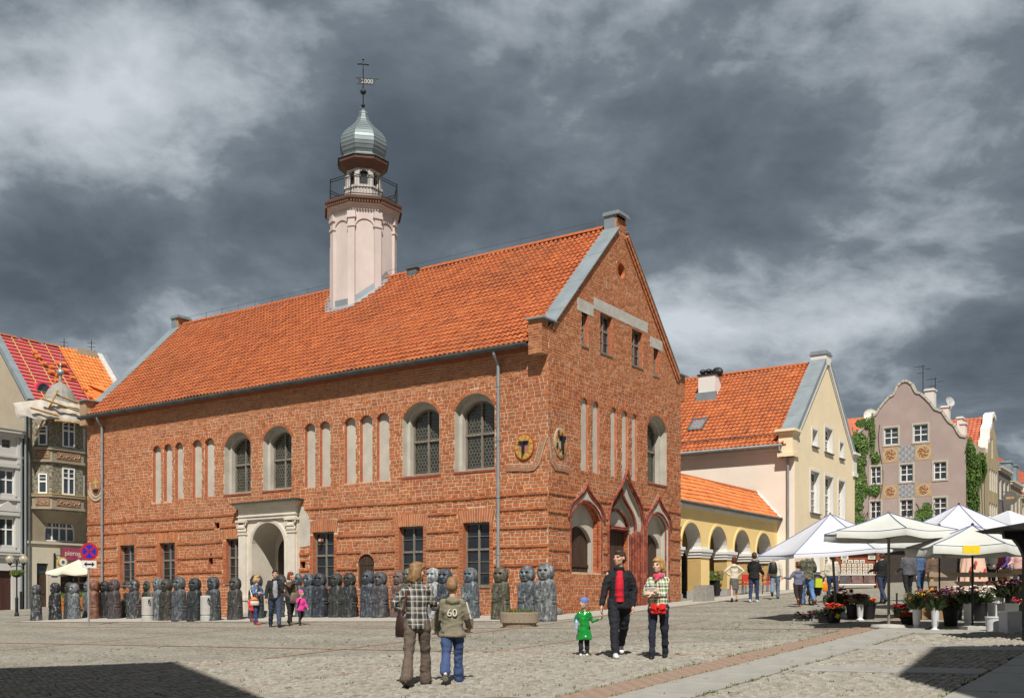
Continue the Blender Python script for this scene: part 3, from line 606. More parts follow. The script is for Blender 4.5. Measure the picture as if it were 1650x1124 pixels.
# ---- ogee doorways
for i, a0, a1, b0, bs, bt, tip, poly in door_specs:
    root = link('doorway', None, hall)
    D = 0.5
    mo = MB()
    def roll(pts, r, d):    # a run of moulded bricks along a path on the wall face
        L_ = [0]; 
        for p, q in zip(pts, pts[1:]): L_.append(L_[-1]+math.dist(p, q))
        n = max(2, int(L_[-1]/0.2)); 
        def at(s_):
            for k in range(len(pts)-1):
                if s_ <= L_[k+1]+1e-9:
                    t = (s_-L_[k])/max(1e-9, L_[k+1]-L_[k]); return (pts[k][0]+(pts[k+1][0]-pts[k][0])*t, pts[k][1]+(pts[k+1][1]-pts[k][1])*t)
            return pts[-1]
        for k in range(n):
            s0, s1 = L_[-1]*k/n+.006, L_[-1]*(k+1)/n-.006
            mo.tube([FG(*at(s0), d), FG(*at((s0+s1)/2), d), FG(*at(s1), d)], r, 7)
    if i != 1:
        out_, c, r, ha = seg_arch(a0, a1, b0, bs, bt, 12)
        head = arc(c, r+.07, math.pi/2-ha, math.pi/2+ha, 12)
        roll([(a1+.06, b0)]+head+[(a0-.06, b0)], .05, .0)
        roll([(a1+.0, b0)]+arc(c, r, math.pi/2-ha, math.pi/2+ha, 12)+[(a0, b0)], .035, -.1)
        og = ogee(a0-.24, a1+.24, bs, tip); roll(og, .048, .045); roll(ogee(a0-.16, a1+.16, bs+.02, tip-.14), .03, .02)
        tym = MB(); tym.sheet([(a1+.14, bs)]+ogee(a0-.14, a1+.14, bs, tip-.12)[1:-1]+[(a0-.14, bs)], [[(a1+.1, bs+.01)]+[q for q in head if q[1] > bs+.03]+[(a0-.1, bs+.01)]] if False else [], .003, FG)
        tp = [(a1+.12, bs+.02)]+ogee(a0-.12, a1+.12, bs+.02, tip-.14)[1:-1]+[(a0-.12, bs+.02)]+list(reversed([q for q in arc(c, r+.1, math.pi/2-ha, math.pi/2+ha, 12) if q[1] > bs+.04]))
        tym = MB(); tym.sheet(tp, [], .012, FG); tym.build('tympanum', M_PL, root)
        # reveal: plaster head, brick or plaster jambs, inner arch and boarded door
        rv = MB(); rv.prism(list(reversed(out_)), 0, -D, FG, 0, cap=False); rv.build('jamb', [M_PL if i == 2 else MATS['brick_reveal']], root)
        if i == 0:
            jb = []
            for k in range(int((bs-b0)/.125)):
                for lo, hi in ((.0, .28), (.31, .43)) if k % 2 else ((.0, .13), (.16, .43)): jb.append((lo, hi, b0+k*.125+.01, b0+(k+1)*.125-.015, rnd.uniform(.004, .014), 0))
            FJ = lambda a, b, d: (a1-d, a, b); q = MB(); bricks(q, jb, FJ); q.build('jamb_brickwork', M_BR, root, fixn=True)['kind'] = 'stuff'
            FJ2 = lambda a, b, d: (a0+d, a, b); q = MB(); bricks(q, jb, FJ2); q.build('jamb_brickwork', M_BR, root, fixn=True)['kind'] = 'stuff'
        ia0, ia1, ibs, ibt = a0+.14, a1-.14, bs-.75, bs-.22
        inn, *_ = seg_arch(ia0, ia1, b0, ibs, ibt, 12)
        sp_ = MB(); sp_.sheet(out_, [inn], -.30, FG); sp_.prism(list(reversed(inn)), -.30, -.46, FG, cap=False); sp_.build('plaster_arch', M_PL, root)
        dr = MB(); n_ = 11
        for k in range(n_): x = ia0+(ia1-ia0)*k/n_; dr.box((x+.004, b0, -.50), (x+(ia1-ia0)/n_-.004, ibt+.1, -.44+rnd.uniform(-.006, .006)), 0, FG)
        if i == 0: dr.box((ia0, b0+.2, -.45), (ia1, b0+.3, -.41), 0, FG)
        dr.build('boarded_door', M_WDK, root, fixn=True)
    else:
        oo = ogee(a0-.12, 6.75, 4.3, tip)
        roll([(6.82, b0)]+ogee(a0-.19, 6.82, 4.3, tip+.1)+[(a0-.19, b0)], .052, .03); roll([(6.73, b0)]+oo[1:-1]+[(a0-.1, b0)], .04, -.02)
        D1 = .16; so = ogee(a0-.05, 6.4, 4.25, 5.75); step1 = [(a0-.05, b0), (6.4, b0)]+so
        s1 = MB(); s1.sheet(poly, [step1], -D1, FG); s1.prism(list(reversed(poly)), 0, -D1, FG, cap=False); s1.build('tympanum', M_PL, root)
        roll([(6.44, b0)]+so[1:-1], .06, -D1+.02)
        for k, (x, dd) in enumerate(((6.66, -.05), (6.57, -.12), (6.32, -.22), (6.24, -.3))): roll([(x, b0), (x, 4.3-.05*k)], .05, dd)
        hd, c, r, ha = seg_arch(a0+.05, 6.15, b0, 4.35, 4.95, 12); s2 = MB(); s2.sheet(step1, [hd], -.34, FG); s2.prism(list(reversed(step1)), -D1, -.34, FG, cap=False); s2.build('inner_head', M_PL, root)
        roll(arc(c, r+.02, math.pi/2-ha, math.pi/2+ha, 12), .05, -.32); roll([(a0+.05, 4.28), (6.15, 4.28)], .055, -.32); roll([(a0+.05, 4.36), (6.15, 4.36)], .03, -.32)
        s3 = MB(); s3.prism([(a0+.05, 4.3), (6.15, 4.3)]+arc(c, r, math.pi/2-ha, math.pi/2+ha, 12)[1:-1], -.5, -.4, FG); s3.build('lunette', M_PL, root)
        rv = MB(); rv.prism(list(reversed(rect(a0+.05, 6.15, b0, 4.3))), -.34, -.56, FG, cap=False); rv.build('jamb', MATS['brick_reveal'], root)
        jb = [(lo, hi, b0+k*.125+.01, b0+(k+1)*.125-.015, rnd.uniform(.004, .014), 0) for k in range(27) for lo, hi in (((.36, .52),) if k % 2 else ((.36, .44), (.465, .52)))]
        FJ = lambda a, b, d: (6.15-d, a, b); q = MB(); bricks(q, jb, FJ); q.build('jamb_brickwork', M_BR, root, fixn=True)['kind'] = 'stuff'
        dr = MB()
        for k in range(8): x = a0+.05+k*.26; dr.box((x+.004, b0, -.6), (x+.256, 4.3, -.53+rnd.uniform(-.006, .006)), 0, FG)
        dr.build('boarded_door', M_WDK, root, fixn=True)
    tag(mo.build('moulded_bricks', M_BRM, root, smooth=False), kind='stuff')
# stepped side stones at the wall foot and the corner boulders
M_ROCK = mat('field_stone', (0.16, 0.13, 0.11), 0.9, 0.4, 6, 0.6, 12)
for (gx_, gy_, r_) in ((-.1, -.12, .28), (.35, -.1, .22), (-.12, .5, .2), (-.1, 2.9, .26), (-.08, 3.35, .2)):
    mb = MB(); mb.ico((gx_, gy_, ggz(gx_, gy_)+r_*.45), r_, n=9, k=6, sq=(1, 1, .85))
    mb.v = [tuple(Vector(q)+mnoise.noise_vector(Vector(q)*4)*.05) for q in mb.v]; mb.build('boulder', M_ROCK, hall, smooth=True)
# ---- portal of the long front
port = link('portal', None, hall); am = (PA0+PA1)/2; gb_ = 0.9
ap, pc, pr, pha = seg_arch(am-.93, am+.93, gb_, 3.78, 4.71, 20)
mb = MB(); mb.sheet(rect(PA0, PA1, gb_-.3, 4.95), [ap], .10, FL); mb.prism(rect(PA0, PA1, gb_-.3, 4.95), 0, .10, FL, cap=False)
mb.prism(list(reversed(ap)), .10, -1.15, FL, cap=False); mb.build('surround', M_ST, port, fixn=False)
mb = MB()
for rr, d_, w_ in ((pr+.08, .115, .10), (pr+.02, .105, .05)):
    o_ = arc(pc, rr+w_, math.pi/2-pha, math.pi/2+pha, 20); i_ = arc(pc, rr, math.pi/2-pha, math.pi/2+pha, 20)
    mb.prism([(am+rr, gb_), (am+rr+w_, gb_)]+o_[1:-1]+[(am-rr-w_, gb_), (am-rr, gb_)]+list(reversed(i_[1:-1])), .09, d_+.02, FL)
mb.build('archivolt', M_ST, port, fixn=True)
for s_ in (-1, 1):
    xc = am+s_*1.39; mb = MB()
    mb.box((xc-.2, 1.75, .05), (xc+.2, 4.3, .2), 0, FL); mb.box((xc-.25, gb_-.3, .05), (xc+.25, 1.7, .26), 0, FL); mb.box((xc-.28, 1.66, .05), (xc+.28, 1.78, .29), 0, FL)
    mb.box((xc-.27, 1.1, .05), (xc+.27, 1.22, .28), 0, FL); mb.build('pilaster', M_ST, port, fixn=True)
    cp = MB(); cp.box((xc-.23, 4.28, .05), (xc+.23, 4.36, .23), 0, FL)
    for k in range(9):
        for row, (zz, rr) in enumerate(((4.46, .055), (4.6, .06))):
            x = xc-.21+.42*k/8+(0.026 if row else 0); cp.ico(FL(x, zz, .2+row*.03), rr, n=6, k=4, sq=(.7, .6, 1.5))
    for q in (-.22, .22): cp.tube([FL(xc+q+.06*math.cos(t), 4.70+.06*math.sin(t), .25) for t in np.linspace(0, 5.5, 9)], .025, 6)
    cp.box((xc-.29, 4.77, .05), (xc+.29, 4.86, .30), 0, FL); cp.build('capital', M_ST, port, fixn=True)
mb = MB()
for z0, z1, d_, e_ in ((4.86, 4.98, .2, 0), (4.98, 5.02, .24, .03), (5.02, 5.34, .18, 0), (5.34, 5.42, .28, .08), (5.42, 5.5, .36, .16)): mb.box((PA0-e_, z0, .0), (PA1+e_, z1, d_), 0, FL)
mb.build('entablature', M_ST, port, fixn=True)
mb = MB(); mb.prism([(PA0-.28, 5.50), (PA1+.24, 5.50), (PA1+.24, 5.53), (PA0-.28, 5.57)], -.02, .46, FL); mb.build('sheet_metal_hood', mat('dark_green_copper', (0.045, 0.07, 0.065), 0.5, 0.2, 2, 0, metal=0.3), port, fixn=True)
mb = MB(); mb.prism(ap, -1.25, -1.15, FL); mb.build('inner_wall', M_ST, port)
dp, *_ = seg_arch(am-.72, am+.72, gb_, 3.55, 4.27, 14); mb = MB(); mb.prism(dp, -1.2, -1.12, FL)
mb.box((am-.03, gb_, -1.13), (am+.03, 4.1, -1.09), 0, FL)
for s_ in (-1, 1):
    for z0, z1 in ((1.1, 1.9), (2.05, 3.2)): mb.box((am+s_*.37-.24, z0, -1.13), (am+s_*.37+.24, z1, -1.10), 0, FL)
mb.build('door', M_WDK, port, fixn=True)
for k in range(3): mb = MB(); mb.box((am-1.0+.0*k, gb_-.5, -1.0), (am+1.0, gb_+.12+.12*k, .75-.3*k), 0, FL); mb.build('step', M_SLABP, port, fixn=True)
# ---- pantile roofs
def tile_shape(w, l, amp=0.040, n=7):
    'local verts (x along the eave, y up the slope, z off the slope) and faces of one S-shaped pantile'
    vs, fs = [], []
    for (y, z0) in ((0.0, 0.052), (l*1.12, 0.004)):
        for i in range(n):
            t = i/(n-1); z = amp*(math.sin(2*math.pi*(t*0.92+0.04))*0.75+0.5)
            vs.append((w*(t*1.06-.03), y, z0+z))
    for i in range(n): vs.append((vs[i][0], 0.004, vs[i][2]-0.03))
    fs = [(i, i+1, n+i+1, n+i) for i in range(n-1)]+[(2*n+i, 2*n+i+1, i+1, i) for i in range(n-1)]
    return vs, fs
def tile_roof(parent, P0, U, V, wid, hgt, w, l, m_stuff, m_one, n_one=0, key=None, skip=None, base_m=None, amp=0.040, seed=0, name='tile'):
    rg = random.Random(seed); P0, U, V = Vector(P0), Vector(U).normalized(), Vector(V).normalized(); Nn = U.cross(V).normalized()
    if Nn.z < 0: Nn = -Nn
    vs, fs = tile_shape(w, l, amp); nc, nr = int(round(wid/w)), int(round(hgt/l)); w2, l2 = wid/nc, hgt/nr
    cells = [(i, j) for j in range(nr) for i in range(nc) if not (skip and skip((i+.5)*w2, (j+.5)*l2))]
    ones = set()
    if n_one: ones = set(sorted(cells, key=lambda c: key((c[0]+.5)*w2, (c[1]+.5)*l2))[:n_one])
    mb = MB(); V_, F_ = mb.v, mb.f
    me1 = []
    if n_one:
        for k in range(4):
            t_ = MB(); t_.add(vs, fs); q = t_.mesh(name, m_one[k % len(m_one)]); me1.append(q)
    for (i, j) in cells:
        p = P0+U*(i*w2)+V*(j*l2)+Nn*(rg.uniform(-.005, .007)+.035*mnoise.noise(Vector((i*w2*.33, j*l2*.45, seed)))); sk = rg.uniform(-.008, .008); ti = rg.uniform(-.01, .012)
        if (i, j) in ones:
            o = link(name, rg.choice(me1), parent); Uu = (U+V*sk).normalized(); Vv = (V+Nn*ti).normalized(); nn = Uu.cross(Vv).normalized(); Vv = nn.cross(Uu)
            if nn.dot(Nn) < 0: nn = -nn
            o.matrix_local = Matrix(((Uu.x, Vv.x, nn.x, p.x), (Uu.y, Vv.y, nn.y, p.y), (Uu.z, Vv.z, nn.z, p.z), (0, 0, 0, 1)))
        else:
            ob = len(V_)
            for x, y, z in vs: V_.append(tuple(p+U*x+V*(y+sk*x)+Nn*(z+ti*y)))
            F_ += [tuple(q+ob for q in f) for f in fs]
    mb.m = [0]*len(F_)
    if V_: tag(mb.build('tile_field', m_stuff, parent, smooth=False), kind='stuff')
roof = link('roof', None, hall)
EX, EZ, RZ_ = -0.30, 10.06, 15.30
sl = Vector((5-EX, 0, RZ_-EZ)); SLEN = sl.length; SV = sl.normalized()
mb = MB(); mb.add([(EX, .45, EZ-.07), (EX, HL-.4, EZ-.07), (5, HL-.4, RZ_-.07), (5, .45, RZ_-.07), (10.45, HL-.4, EZ-.07), (10.45, .45, EZ-.07)], [(0, 1, 2, 3), (3, 2, 4, 5)])
mb.add([(EX, .45, EZ-.03), (EX, HL-.4, EZ-.03), (0, HL-.4, EZ-.2), (0, .45, EZ-.2)], [(0, 1, 2, 3)]); mb.build('roof_deck', mat('roof_underlay', (0.22, 0.07, 0.035), 0.9), roof)
TONES = [mat('pantile_tone_%d' % i, c, 0.75, 0.22, 4, 0.2, 40, stain=0.25, stainc=(0.24, 0.085, 0.045)) for i, c in enumerate(TILEC[:5])]
TWX, TWY, TWR = 5.0, 12.6, 1.5
def near_tower(a, b):
    x = EX+SV.x*b; y = HL-.4-a if False else .45+a
    return math.hypot(x-TWX, y-TWY) < 1.42
tile_roof(roof, (EX, .45, EZ), (0, 1, 0), SV, HL-.85, SLEN, 0.205, 0.272, M_TILE, TONES, 300, key=lambda a, b: a+abs(b-3.2)*.55, skip=near_tower, seed=11)
# ridge tiles, lightning rods and wire
rt = MB(); n = 68
for i in range(7):
    a = math.pi*i/6
    for y in (0, .36): rt.v.append((-math.cos(a)*.13*(1.0 if y == 0 else .9), y, math.sin(a)*.13*(1.0 if y == 0 else .9)))
rt.f = [(2*i, 2*i+1, 2*i+3, 2*i+2) for i in range(6)]; rt.m = [0]*6
me = rt.mesh('ridge_tile', TONES[1])
for k in range(n):
    y = .5+k*(HL-1)/n
    if abs(y-TWY) < 1.45: continue
    o = link('ridge_tile', me, roof); o.location = (5, y, RZ_+.0)
    o.rotation_euler = (rnd.uniform(-.01, .015), 0, 0)
lw = MB()
for k in range(20):
    y = 1.0+k*1.15
    if abs(y-TWY) < 1.5: continue
    lw.tube([(5, y, RZ_+.1), (5, y, RZ_+.42)], .014, 5)
lw.tube([(5, .6, RZ_+.36), (5, TWY-1.4, RZ_+.33)], .008, 4); lw.tube([(5, TWY+1.4, RZ_+.34), (5, HL-.5, RZ_+.36)], .008, 4)
lw.build('lightning_conductor', M_GUT, roof)
# gable parapets, kneelers and zinc copings at both ends
def parapet(y0, y1, front):
    mb = MB(); out = [(-.4, 9.62), (.2, 9.4), (9.8, 9.4), (10.4, 9.62), (10.4, 10.72), (9.75, 10.75), (5.36, 15.50), (5.36, 15.61), (4.64, 15.61), (4.64, 15.50), (.25, 10.75), (-.4, 10.72)]
    if front: mb.prism([(a, b) for a, b in [(-.40, 9.62), (-.01, 9.62), (-.01, 10.72), (-.4, 10.72)]], -y1, .0, FG, 0, back=True); mb.prism([(10.01, 9.7), (10.4, 9.7), (10.4, 10.72), (10.01, 10.72)], -y1, .0, FG, 0, back=True)
    top = [(-.01, 10.5), (4.66, 15.40), (4.66, 15.60), (5.34, 15.60), (5.34, 15.40), (10.01, 10.5), (10.01, 10.74), (9.75, 10.72), (5.34, 15.4)]
    body = [(0, 9.9), (10, 9.9), (10, 10.70), (9.75, 10.72), (5.34, 15.06), (5.34, 15.60), (4.66, 15.60), (4.66, 15.06), (.25, 10.72), (0, 10.70)]
    loops = [[Vector((a, b, 0)) for a, b in body]]
    if front: mb.prism(body, -y1, -.012, FG, 0, cap=False); mb.sheet(body, [], -y1, FG, 0)
    else: mb.prism(body, -(y1), -(y0), FG, 0, cap=False); mb.sheet(body, [], -y0, FG, 0); mb.box((-.4, y0, 9.62), (-.005, y1, 10.72), 0)
    o = mb.build('parapet', [M_MON], roof, fixn=True)
    # bricks of the stub and the verge face
    if front:
        F2 = lambda a, b, d: (-.4-d, a, b); q = MB(); bricks(q, courses(F2, rect(.0, y1, 9.62, 10.72), [], 9.62, 10.72, .088, .24, .11, .016, 21), F2); bricks(q, courses(FG, rect(-.4, .0, 9.62, 10.72), [], 9.62, 10.72, .088, .24, .11, .016, 22), FG)
        bricks(q, courses(FG, rect(4.66, 5.34, 15.0, 15.60), [], 15.0, 15.60, .088, .24, .11, .016, 23), FG); bricks(q, courses(FG, rect(10.0, 10.4, 9.7, 10.72), [], 9.7, 10.72, .088, .24, .11, .016, 24), FG)
        tag(q.build('stub_bricks', M_BRN, roof, fixn=True), kind='stuff')
        vg = MB()
        for s_ in (-1, 1):      # projecting verge courses under the coping
            for off, dd, ww in ((.0, .10, .13), (.15, .055, .10)) if s_ < 0 else ((.0, .06, .11),):
                p0 = Vector((5-s_*4.82, 10.56)); p1 = Vector((5-s_*.36, 15.04)); dr_ = (p1-p0).normalized(); nr_ = Vector((dr_.y, -dr_.x)) if dr_.x > 0 else Vector((-dr_.y, dr_.x))
                if nr_.y > 0: nr_ = -nr_
                a_, b_ = p0+nr_*off, p1+nr_*off; n_ = 26
                for k in range(n_):
                    u0, u1 = a_.lerp(b_, k/n_+.002), a_.lerp(b_, (k+1)/n_-.004)
                    vg.prism([tuple(u0), tuple(u1), tuple(u1+nr_*ww), tuple(u0+nr_*ww)], 0, dd, FG)
        tag(vg.build('verge_bricks', M_BRN, roof, fixn=True), kind='stuff')
    for s_ in (-1, 1):          # sheets of the sloping coping
        p0 = Vector((5-s_*4.78, 10.66)); p1 = Vector((5-s_*.34, 15.10)); n_ = 7
        for k in range(n_):
            a_, b_ = p0.lerp(p1, k/n_), p0.lerp(p1, (k+1)/n_+.004); dr_ = (b_-a_).normalized(); nr_ = Vector((-dr_.y, dr_.x)) if dr_.x > 0 else Vector((dr_.y, -dr_.x)); th = .03+.006*(k % 2)
            mb = MB(); mb.prism([tuple(a_), tuple(b_), tuple(b_+nr_*th), tuple(a_+nr_*th)], -(y1+.07), -(y0-.12), FG, back=True); mb.build('coping_sheet', M_ZN, roof, fixn=True)
    for a0, a1, z in ((-.5, .34, 10.72), (9.66, 10.5, 10.72), (4.58, 5.42, 15.60)):
        mb = MB(); ym = (y0+y1)/2; mb.box((a0, y0-.14, z), (a1, y1+.08, z+.05)); 
        if z > 12: mb.box((a0+.02, y0-.1, z+.05), (a1-.02, y1+.05, z+.28 if False else z+.14)); mb.box((4.64, y0+.1, 15.1), (4.655, y1+.02, 15.61))
        else:
            for k in range(9): mb.tube([(a0+.05+k*(a1-a0-.1)/8, ym, z+.05), (a0+.05+k*(a1-a0-.1)/8, ym+rnd.uniform(-.1, .1), z+.15)], .006, 3)
        mb.build('cap_sheet', M_ZN, roof, fixn=True)
parapet(0.0, 0.5, True); parapet(HL-.45, HL, False)
# gutter and downpipes
gt = MB(); gp = []
for i in range(8): a = math.pi+math.pi*i/7; gp.append((math.cos(a)*.14, math.sin(a)*.14))
for k, y in enumerate((.55, HL+.1)):
    for x, z in gp: gt.v.append((EX-.06+x, y, EZ-.02+z-.02*0))
    for x, z in reversed(gp): gt.v.append((EX-.06+x*.85, y, EZ-.02+z*.85))
m_ = 16; gt.f = [(i, (i+1) % m_, m_+(i+1) % m_, m_+i) for i in range(m_)]+[tuple(range(m_)), tuple(range(2*m_-1, m_-1, -1))]; gt.m = [0]*len(gt.f)
for k in range(34): y = .8+k*.7; gt.tube([(EX-.06+math.cos(a)*.148, y, EZ-.02+math.sin(a)*.148) for a in np.linspace(math.pi, 2*math.pi, 7)], .009, 4)
gutter = gt.build('gutter', M_GUT, hall)
for a in (1.89, 23.73):
    dp_ = MB(); zb = ggz(-.1, a)+.05
    dp_.tube([(EX-.06, a, EZ-.1), (EX-.06, a, EZ-.25), (EX+.0, a, EZ-.34), (-.14, a, EZ-.50), (-.12, a, EZ-.58), (-.12, a, zb+1.1)], .058, 10); dp_.tube([(-.12, a, zb+1.1), (-.12, a, zb)], .066, 10)
    for z in (3.2, 5.1, 7.0, 8.8): dp_.tube([(-.12, a, z-.03), (-.12, a, z+.03)], .07, 10)
    dp_.build('downpipe', mat('zinc_downpipe', (0.27, 0.29, 0.30), 0.5, 0.15, 2, 0, metal=0.3), hall, smooth=False)
# ---- turret
M_TP = mat('turret_plaster', (0.56, 0.485, 0.455), 0.9, 0.1, 1.2, 0.15, 40, stain=0.35, stainc=(0.40, 0.35, 0.33), stretch=(1, 1, .5))
M_TW = mat('turret_white', (0.47, 0.435, 0.41), 0.85, 0.1, 2, 0.1, 40)  # white toned down so its colour holds the shade under the dome cornice
M_BRW = mat('turret_brown_cornice', (0.13, 0.07, 0.05), 0.8, 0.2, 3, 0.1, 30)
M_OZ = mat('onion_zinc', (0.19, 0.228, 0.238), 0.5, 0.14, 1.8, 0.05, 8, metal=0.3, stain=0.3, stainc=(0.16, 0.20, 0.205))
M_IR = mat('dark_iron', (0.03, 0.032, 0.035), 0.5, 0.3, 4, 0, metal=0.5)
tow = MB(); o8 = math.pi/8
def oct_(z0, z1, r0, r1, mb=tow, mi=0, cap=True): mb.lathe([(r0, z0), (r1, z1)], (TWX, TWY, 0), 8, mi, o8, cap=cap)
oct_(13.0, 18.05, 1.42, 1.42)
tower = tow.build('tower', M_TP, hall)
mb = MB()
for k in range(8):
    a = o8+k*math.pi/4; c_ = Vector((TWX+1.40*math.cos(a), TWY+1.40*math.sin(a), 0)); t_ = Matrix.Rotation(a, 3, 'Z')
    mb.cbox((c_.x, c_.y, 15.6), (.13, .30, 4.6), M=t_); mb.cbox((c_.x, c_.y, 17.35), (.2, .38, .09), M=t_); mb.cbox((c_.x, c_.y, 17.72), (.22, .42, .1), M=t_); mb.cbox((c_.x, c_.y, 17.85), (.2, .36, .2), M=t_)
mb.build('pilaster', M_TP, tower)
mb = MB()
for k in range(8):        # blind arches between the pilasters
    a = (k+1)*math.pi/4-math.pi/8+o8; rin = 1.42*math.cos(o8); c_ = Vector((math.cos(a), math.sin(a))); t_ = Vector((-math.sin(a), math.cos(a)))
    FA = lambda q, b, d, c_=c_, t_=t_: (TWX+c_.x*(rin+d)+t_.x*q, TWY+c_.y*(rin+d)+t_.y*q, b)
    hw = 1.42*math.sin(o8)-.14; top = arc((0, 17.25), hw, 0, math.pi, 10)
    mb.prism([(hw, 17.25)]+top[1:-1]+[(-hw, 17.25), (-hw, 17.95), (hw, 17.95)], 0, .045, FA)
mb.build('blind_arch', M_TP, tower, fixn=True)
mb = MB(); mb.lathe([(1.46, 17.95), (1.5, 18.02), (1.5, 18.1), (1.56, 18.14)], (TWX, TWY, 0), 8, 0, o8); mb.lathe([(1.56, 18.14), (1.58, 18.2), (1.66, 18.25)], (TWX, TWY, 0), 8, 0, o8)
mb.build('cornice', M_TW, tower)
mb = MB(); mb.lathe([(1.60, 18.22), (1.64, 18.32), (1.74, 18.42), (1.76, 18.52), (1.70, 18.56), (.9, 18.6)], (TWX, TWY, 0), 8, 0, o8)
for k in range(8):
    a = (k+.5)*math.pi/4+o8; c_ = Vector((math.cos(a), math.sin(a))); t_ = Vector((-math.sin(a), math.cos(a)))
    for j in range(11): q = (j-5)*.115; rr = 1.69*math.cos(o8); mb.cbox((TWX+c_.x*rr+t_.x*q, TWY+c_.y*rr+t_.y*q, 18.30), (.14, .06, .09), M=Matrix.Rotation(a, 3, 'Z'))
mb.build('balcony_cornice', M_BRW, tower)
# lantern
ln = MB(); ln.lathe([(.84, 18.5), (.84, 19.22)], (TWX, TWY, 0), 8, 0, o8)
for k in range(8):
    a = (k+.5)*math.pi/4+o8; c_ = Vector((math.cos(a), math.sin(a))); t_ = Vector((-math.sin(a), math.cos(a)))
    for j in range(5): q = (j-2)*.125; rr = .84*math.cos(o8); ln.cbox((TWX+c_.x*rr+t_.x*q, TWY+c_.y*rr+t_.y*q, 18.85), (.05, .055, .62), M=Matrix.Rotation(a, 3, 'Z'))
ln.lathe([(.9, 19.2), (.9, 19.3)], (TWX, TWY, 0), 8, 0, o8); ln.build('parapet_drum', M_TW, tower)
mb = MB()
for k in range(8):
    a = o8+k*math.pi/4; mb.cbox((TWX+.72*math.cos(a), TWY+.72*math.sin(a), 19.55), (.14, .2, .6), M=Matrix.Rotation(a, 3, 'Z')); mb.cbox((TWX+.72*math.cos(a), TWY+.72*math.sin(a), 19.72), (.18, .24, .06), M=Matrix.Rotation(a, 3, 'Z'))
    a2 = (k+.5)*math.pi/4+o8; c_ = Vector((math.cos(a2), math.sin(a2))); t_ = Vector((-math.sin(a2), math.cos(a2))); rin = .72*math.cos(o8)
    FA = lambda q, b, d, c_=c_, t_=t_: (TWX+c_.x*(rin+d)+t_.x*q, TWY+c_.y*(rin+d)+t_.y*q, b); hw = .2; top = arc((0, 19.76), hw, 0, math.pi, 8)
    mb.prism([(hw, 19.7)]+top+[(-hw, 19.7), (-hw-.1, 19.7), (-hw-.1, 20.08), (hw+.1, 20.08), (hw+.1, 19.7)], -.06, .05, FA, back=True)
mb.build('lantern_arcade', M_TW, tower, fixn=True)
mb = MB(); mb.lathe([(.62, 19.25), (.62, 20.05)], (TWX, TWY, 0), 8, 0, o8); mb.build('lantern_core', M_IR, tower)
mb = MB(); mb.lathe([(.8, 20.02), (.86, 20.12), (1.0, 20.24), (1.10, 20.34), (1.13, 20.46), (1.08, 20.5)], (TWX, TWY, 0), 8, 0, o8)
for k in range(8):
    a = (k+.5)*math.pi/4+o8; c_ = Vector((math.cos(a), math.sin(a))); t_ = Vector((-math.sin(a), math.cos(a)))
    for j in range(7): q = (j-3)*.11; rr = 1.08*math.cos(o8); mb.cbox((TWX+c_.x*rr+t_.x*q, TWY+c_.y*rr+t_.y*q, 20.36), (.1, .055, .07), M=Matrix.Rotation(a, 3, 'Z'))
mb.build('lantern_cornice', M_BRW, tower)
prof = [(1.16, 20.48), (1.05, 20.56), (.92, 20.62), (.88, 20.7), (.95, 20.82), (1.015, 20.98), (1.05, 21.13), (1.05, 21.30), (1.01, 21.46), (.93, 21.62), (.81, 21.77), (.66, 21.91), (.51, 22.04), (.38, 22.18), (.29, 22.32), (.235, 22.45), (.21, 22.52), (.21, 22.6), (.2, 22.64), (.16, 22.74), (.08, 22.8), (.03, 22.86)]
mb = MB()
for (r0, z0), (r1, z1) in zip(prof, prof[1:]):
    mb.lathe([(r0+.012, z0), (r1, z1)], (TWX, TWY, 0), 8, 0, o8, cap=False)
mb.build('onion_dome', M_OZ, tower)
mb = MB(); z_ = 22.8
mb.tube([(TWX, TWY, 22.8), (TWX, TWY, 24.6)], .025, 6); mb.lathe([(.02, 22.92), (.09, 22.98), (.09, 23.02), (.02, 23.08)], (TWX, TWY, 0), 10); mb.ico((TWX, TWY, 23.6), .13, n=12, k=8, sq=(1, 1, .9))
mb.build('spire', M_IR, tower)
vane = link('weather_vane', None, tower); vane.location = (TWX, TWY, 24.05); vane.rotation_euler = (0, 0, -ANG+.15)
FV = lambda a, b, d: (a, -d, b)
mb = MB(); mb.prism([(-.28, -.14), (-.16, 0), (-.28, .14), (.1, .14), (.62, .14), (.5, 0.04), (.44, -.14)], -.01, .01, FV, back=True)
mb.tube([(-.3, 0, .14), (.66, 0, .14)], .014, 4); mb.build('vane_flag', M_IR, vane, fixn=True)
lettering('vane_lettering', '2000', .26, mat('vane_number', (0.45, 0.46, 0.46), 0.6, 0.1), vane, Matrix.Translation((.17, -.014, 0)) @ Matrix.Rotation(math.pi/2, 4, 'X'))
mb = MB(); mb.tube([(0, 0, .5), (0, 0, .95)], .03, 5); mb.tube([(-.2, 0, .74), (.2, 0, .74)], .03, 5)
for p in ((-.2, 0, .74), (.2, 0, .74), (0, 0, .95), (0, 0, .74)): mb.ico(p, .05, n=6, k=4)
mb.build('cross', M_IR, vane)
# balcony railing with splayed outer bars
rl = MB(); Rr = 1.52
pts = [Vector((TWX+Rr*math.cos(o8+k*math.pi/4), TWY+Rr*math.sin(o8+k*math.pi/4), 0)) for k in range(8)]
for z in (18.68, 19.36, 19.46): rl.tube([p+Vector((0, 0, z)) for p in pts], .02, 5, closed=True)
for k in range(8):
    p, q = pts[k], pts[(k+1) % 8]; rl.tube([p+Vector((0, 0, 18.55)), p+Vector((0, 0, 19.5))], .025, 5)
    for j in range(1, 9): u = p.lerp(q, j/9); rl.tube([u+Vector((0, 0, 18.68)), u+Vector((0, 0, 19.36))], .010, 4)
rl.build('balcony_railing', M_IR, tower)
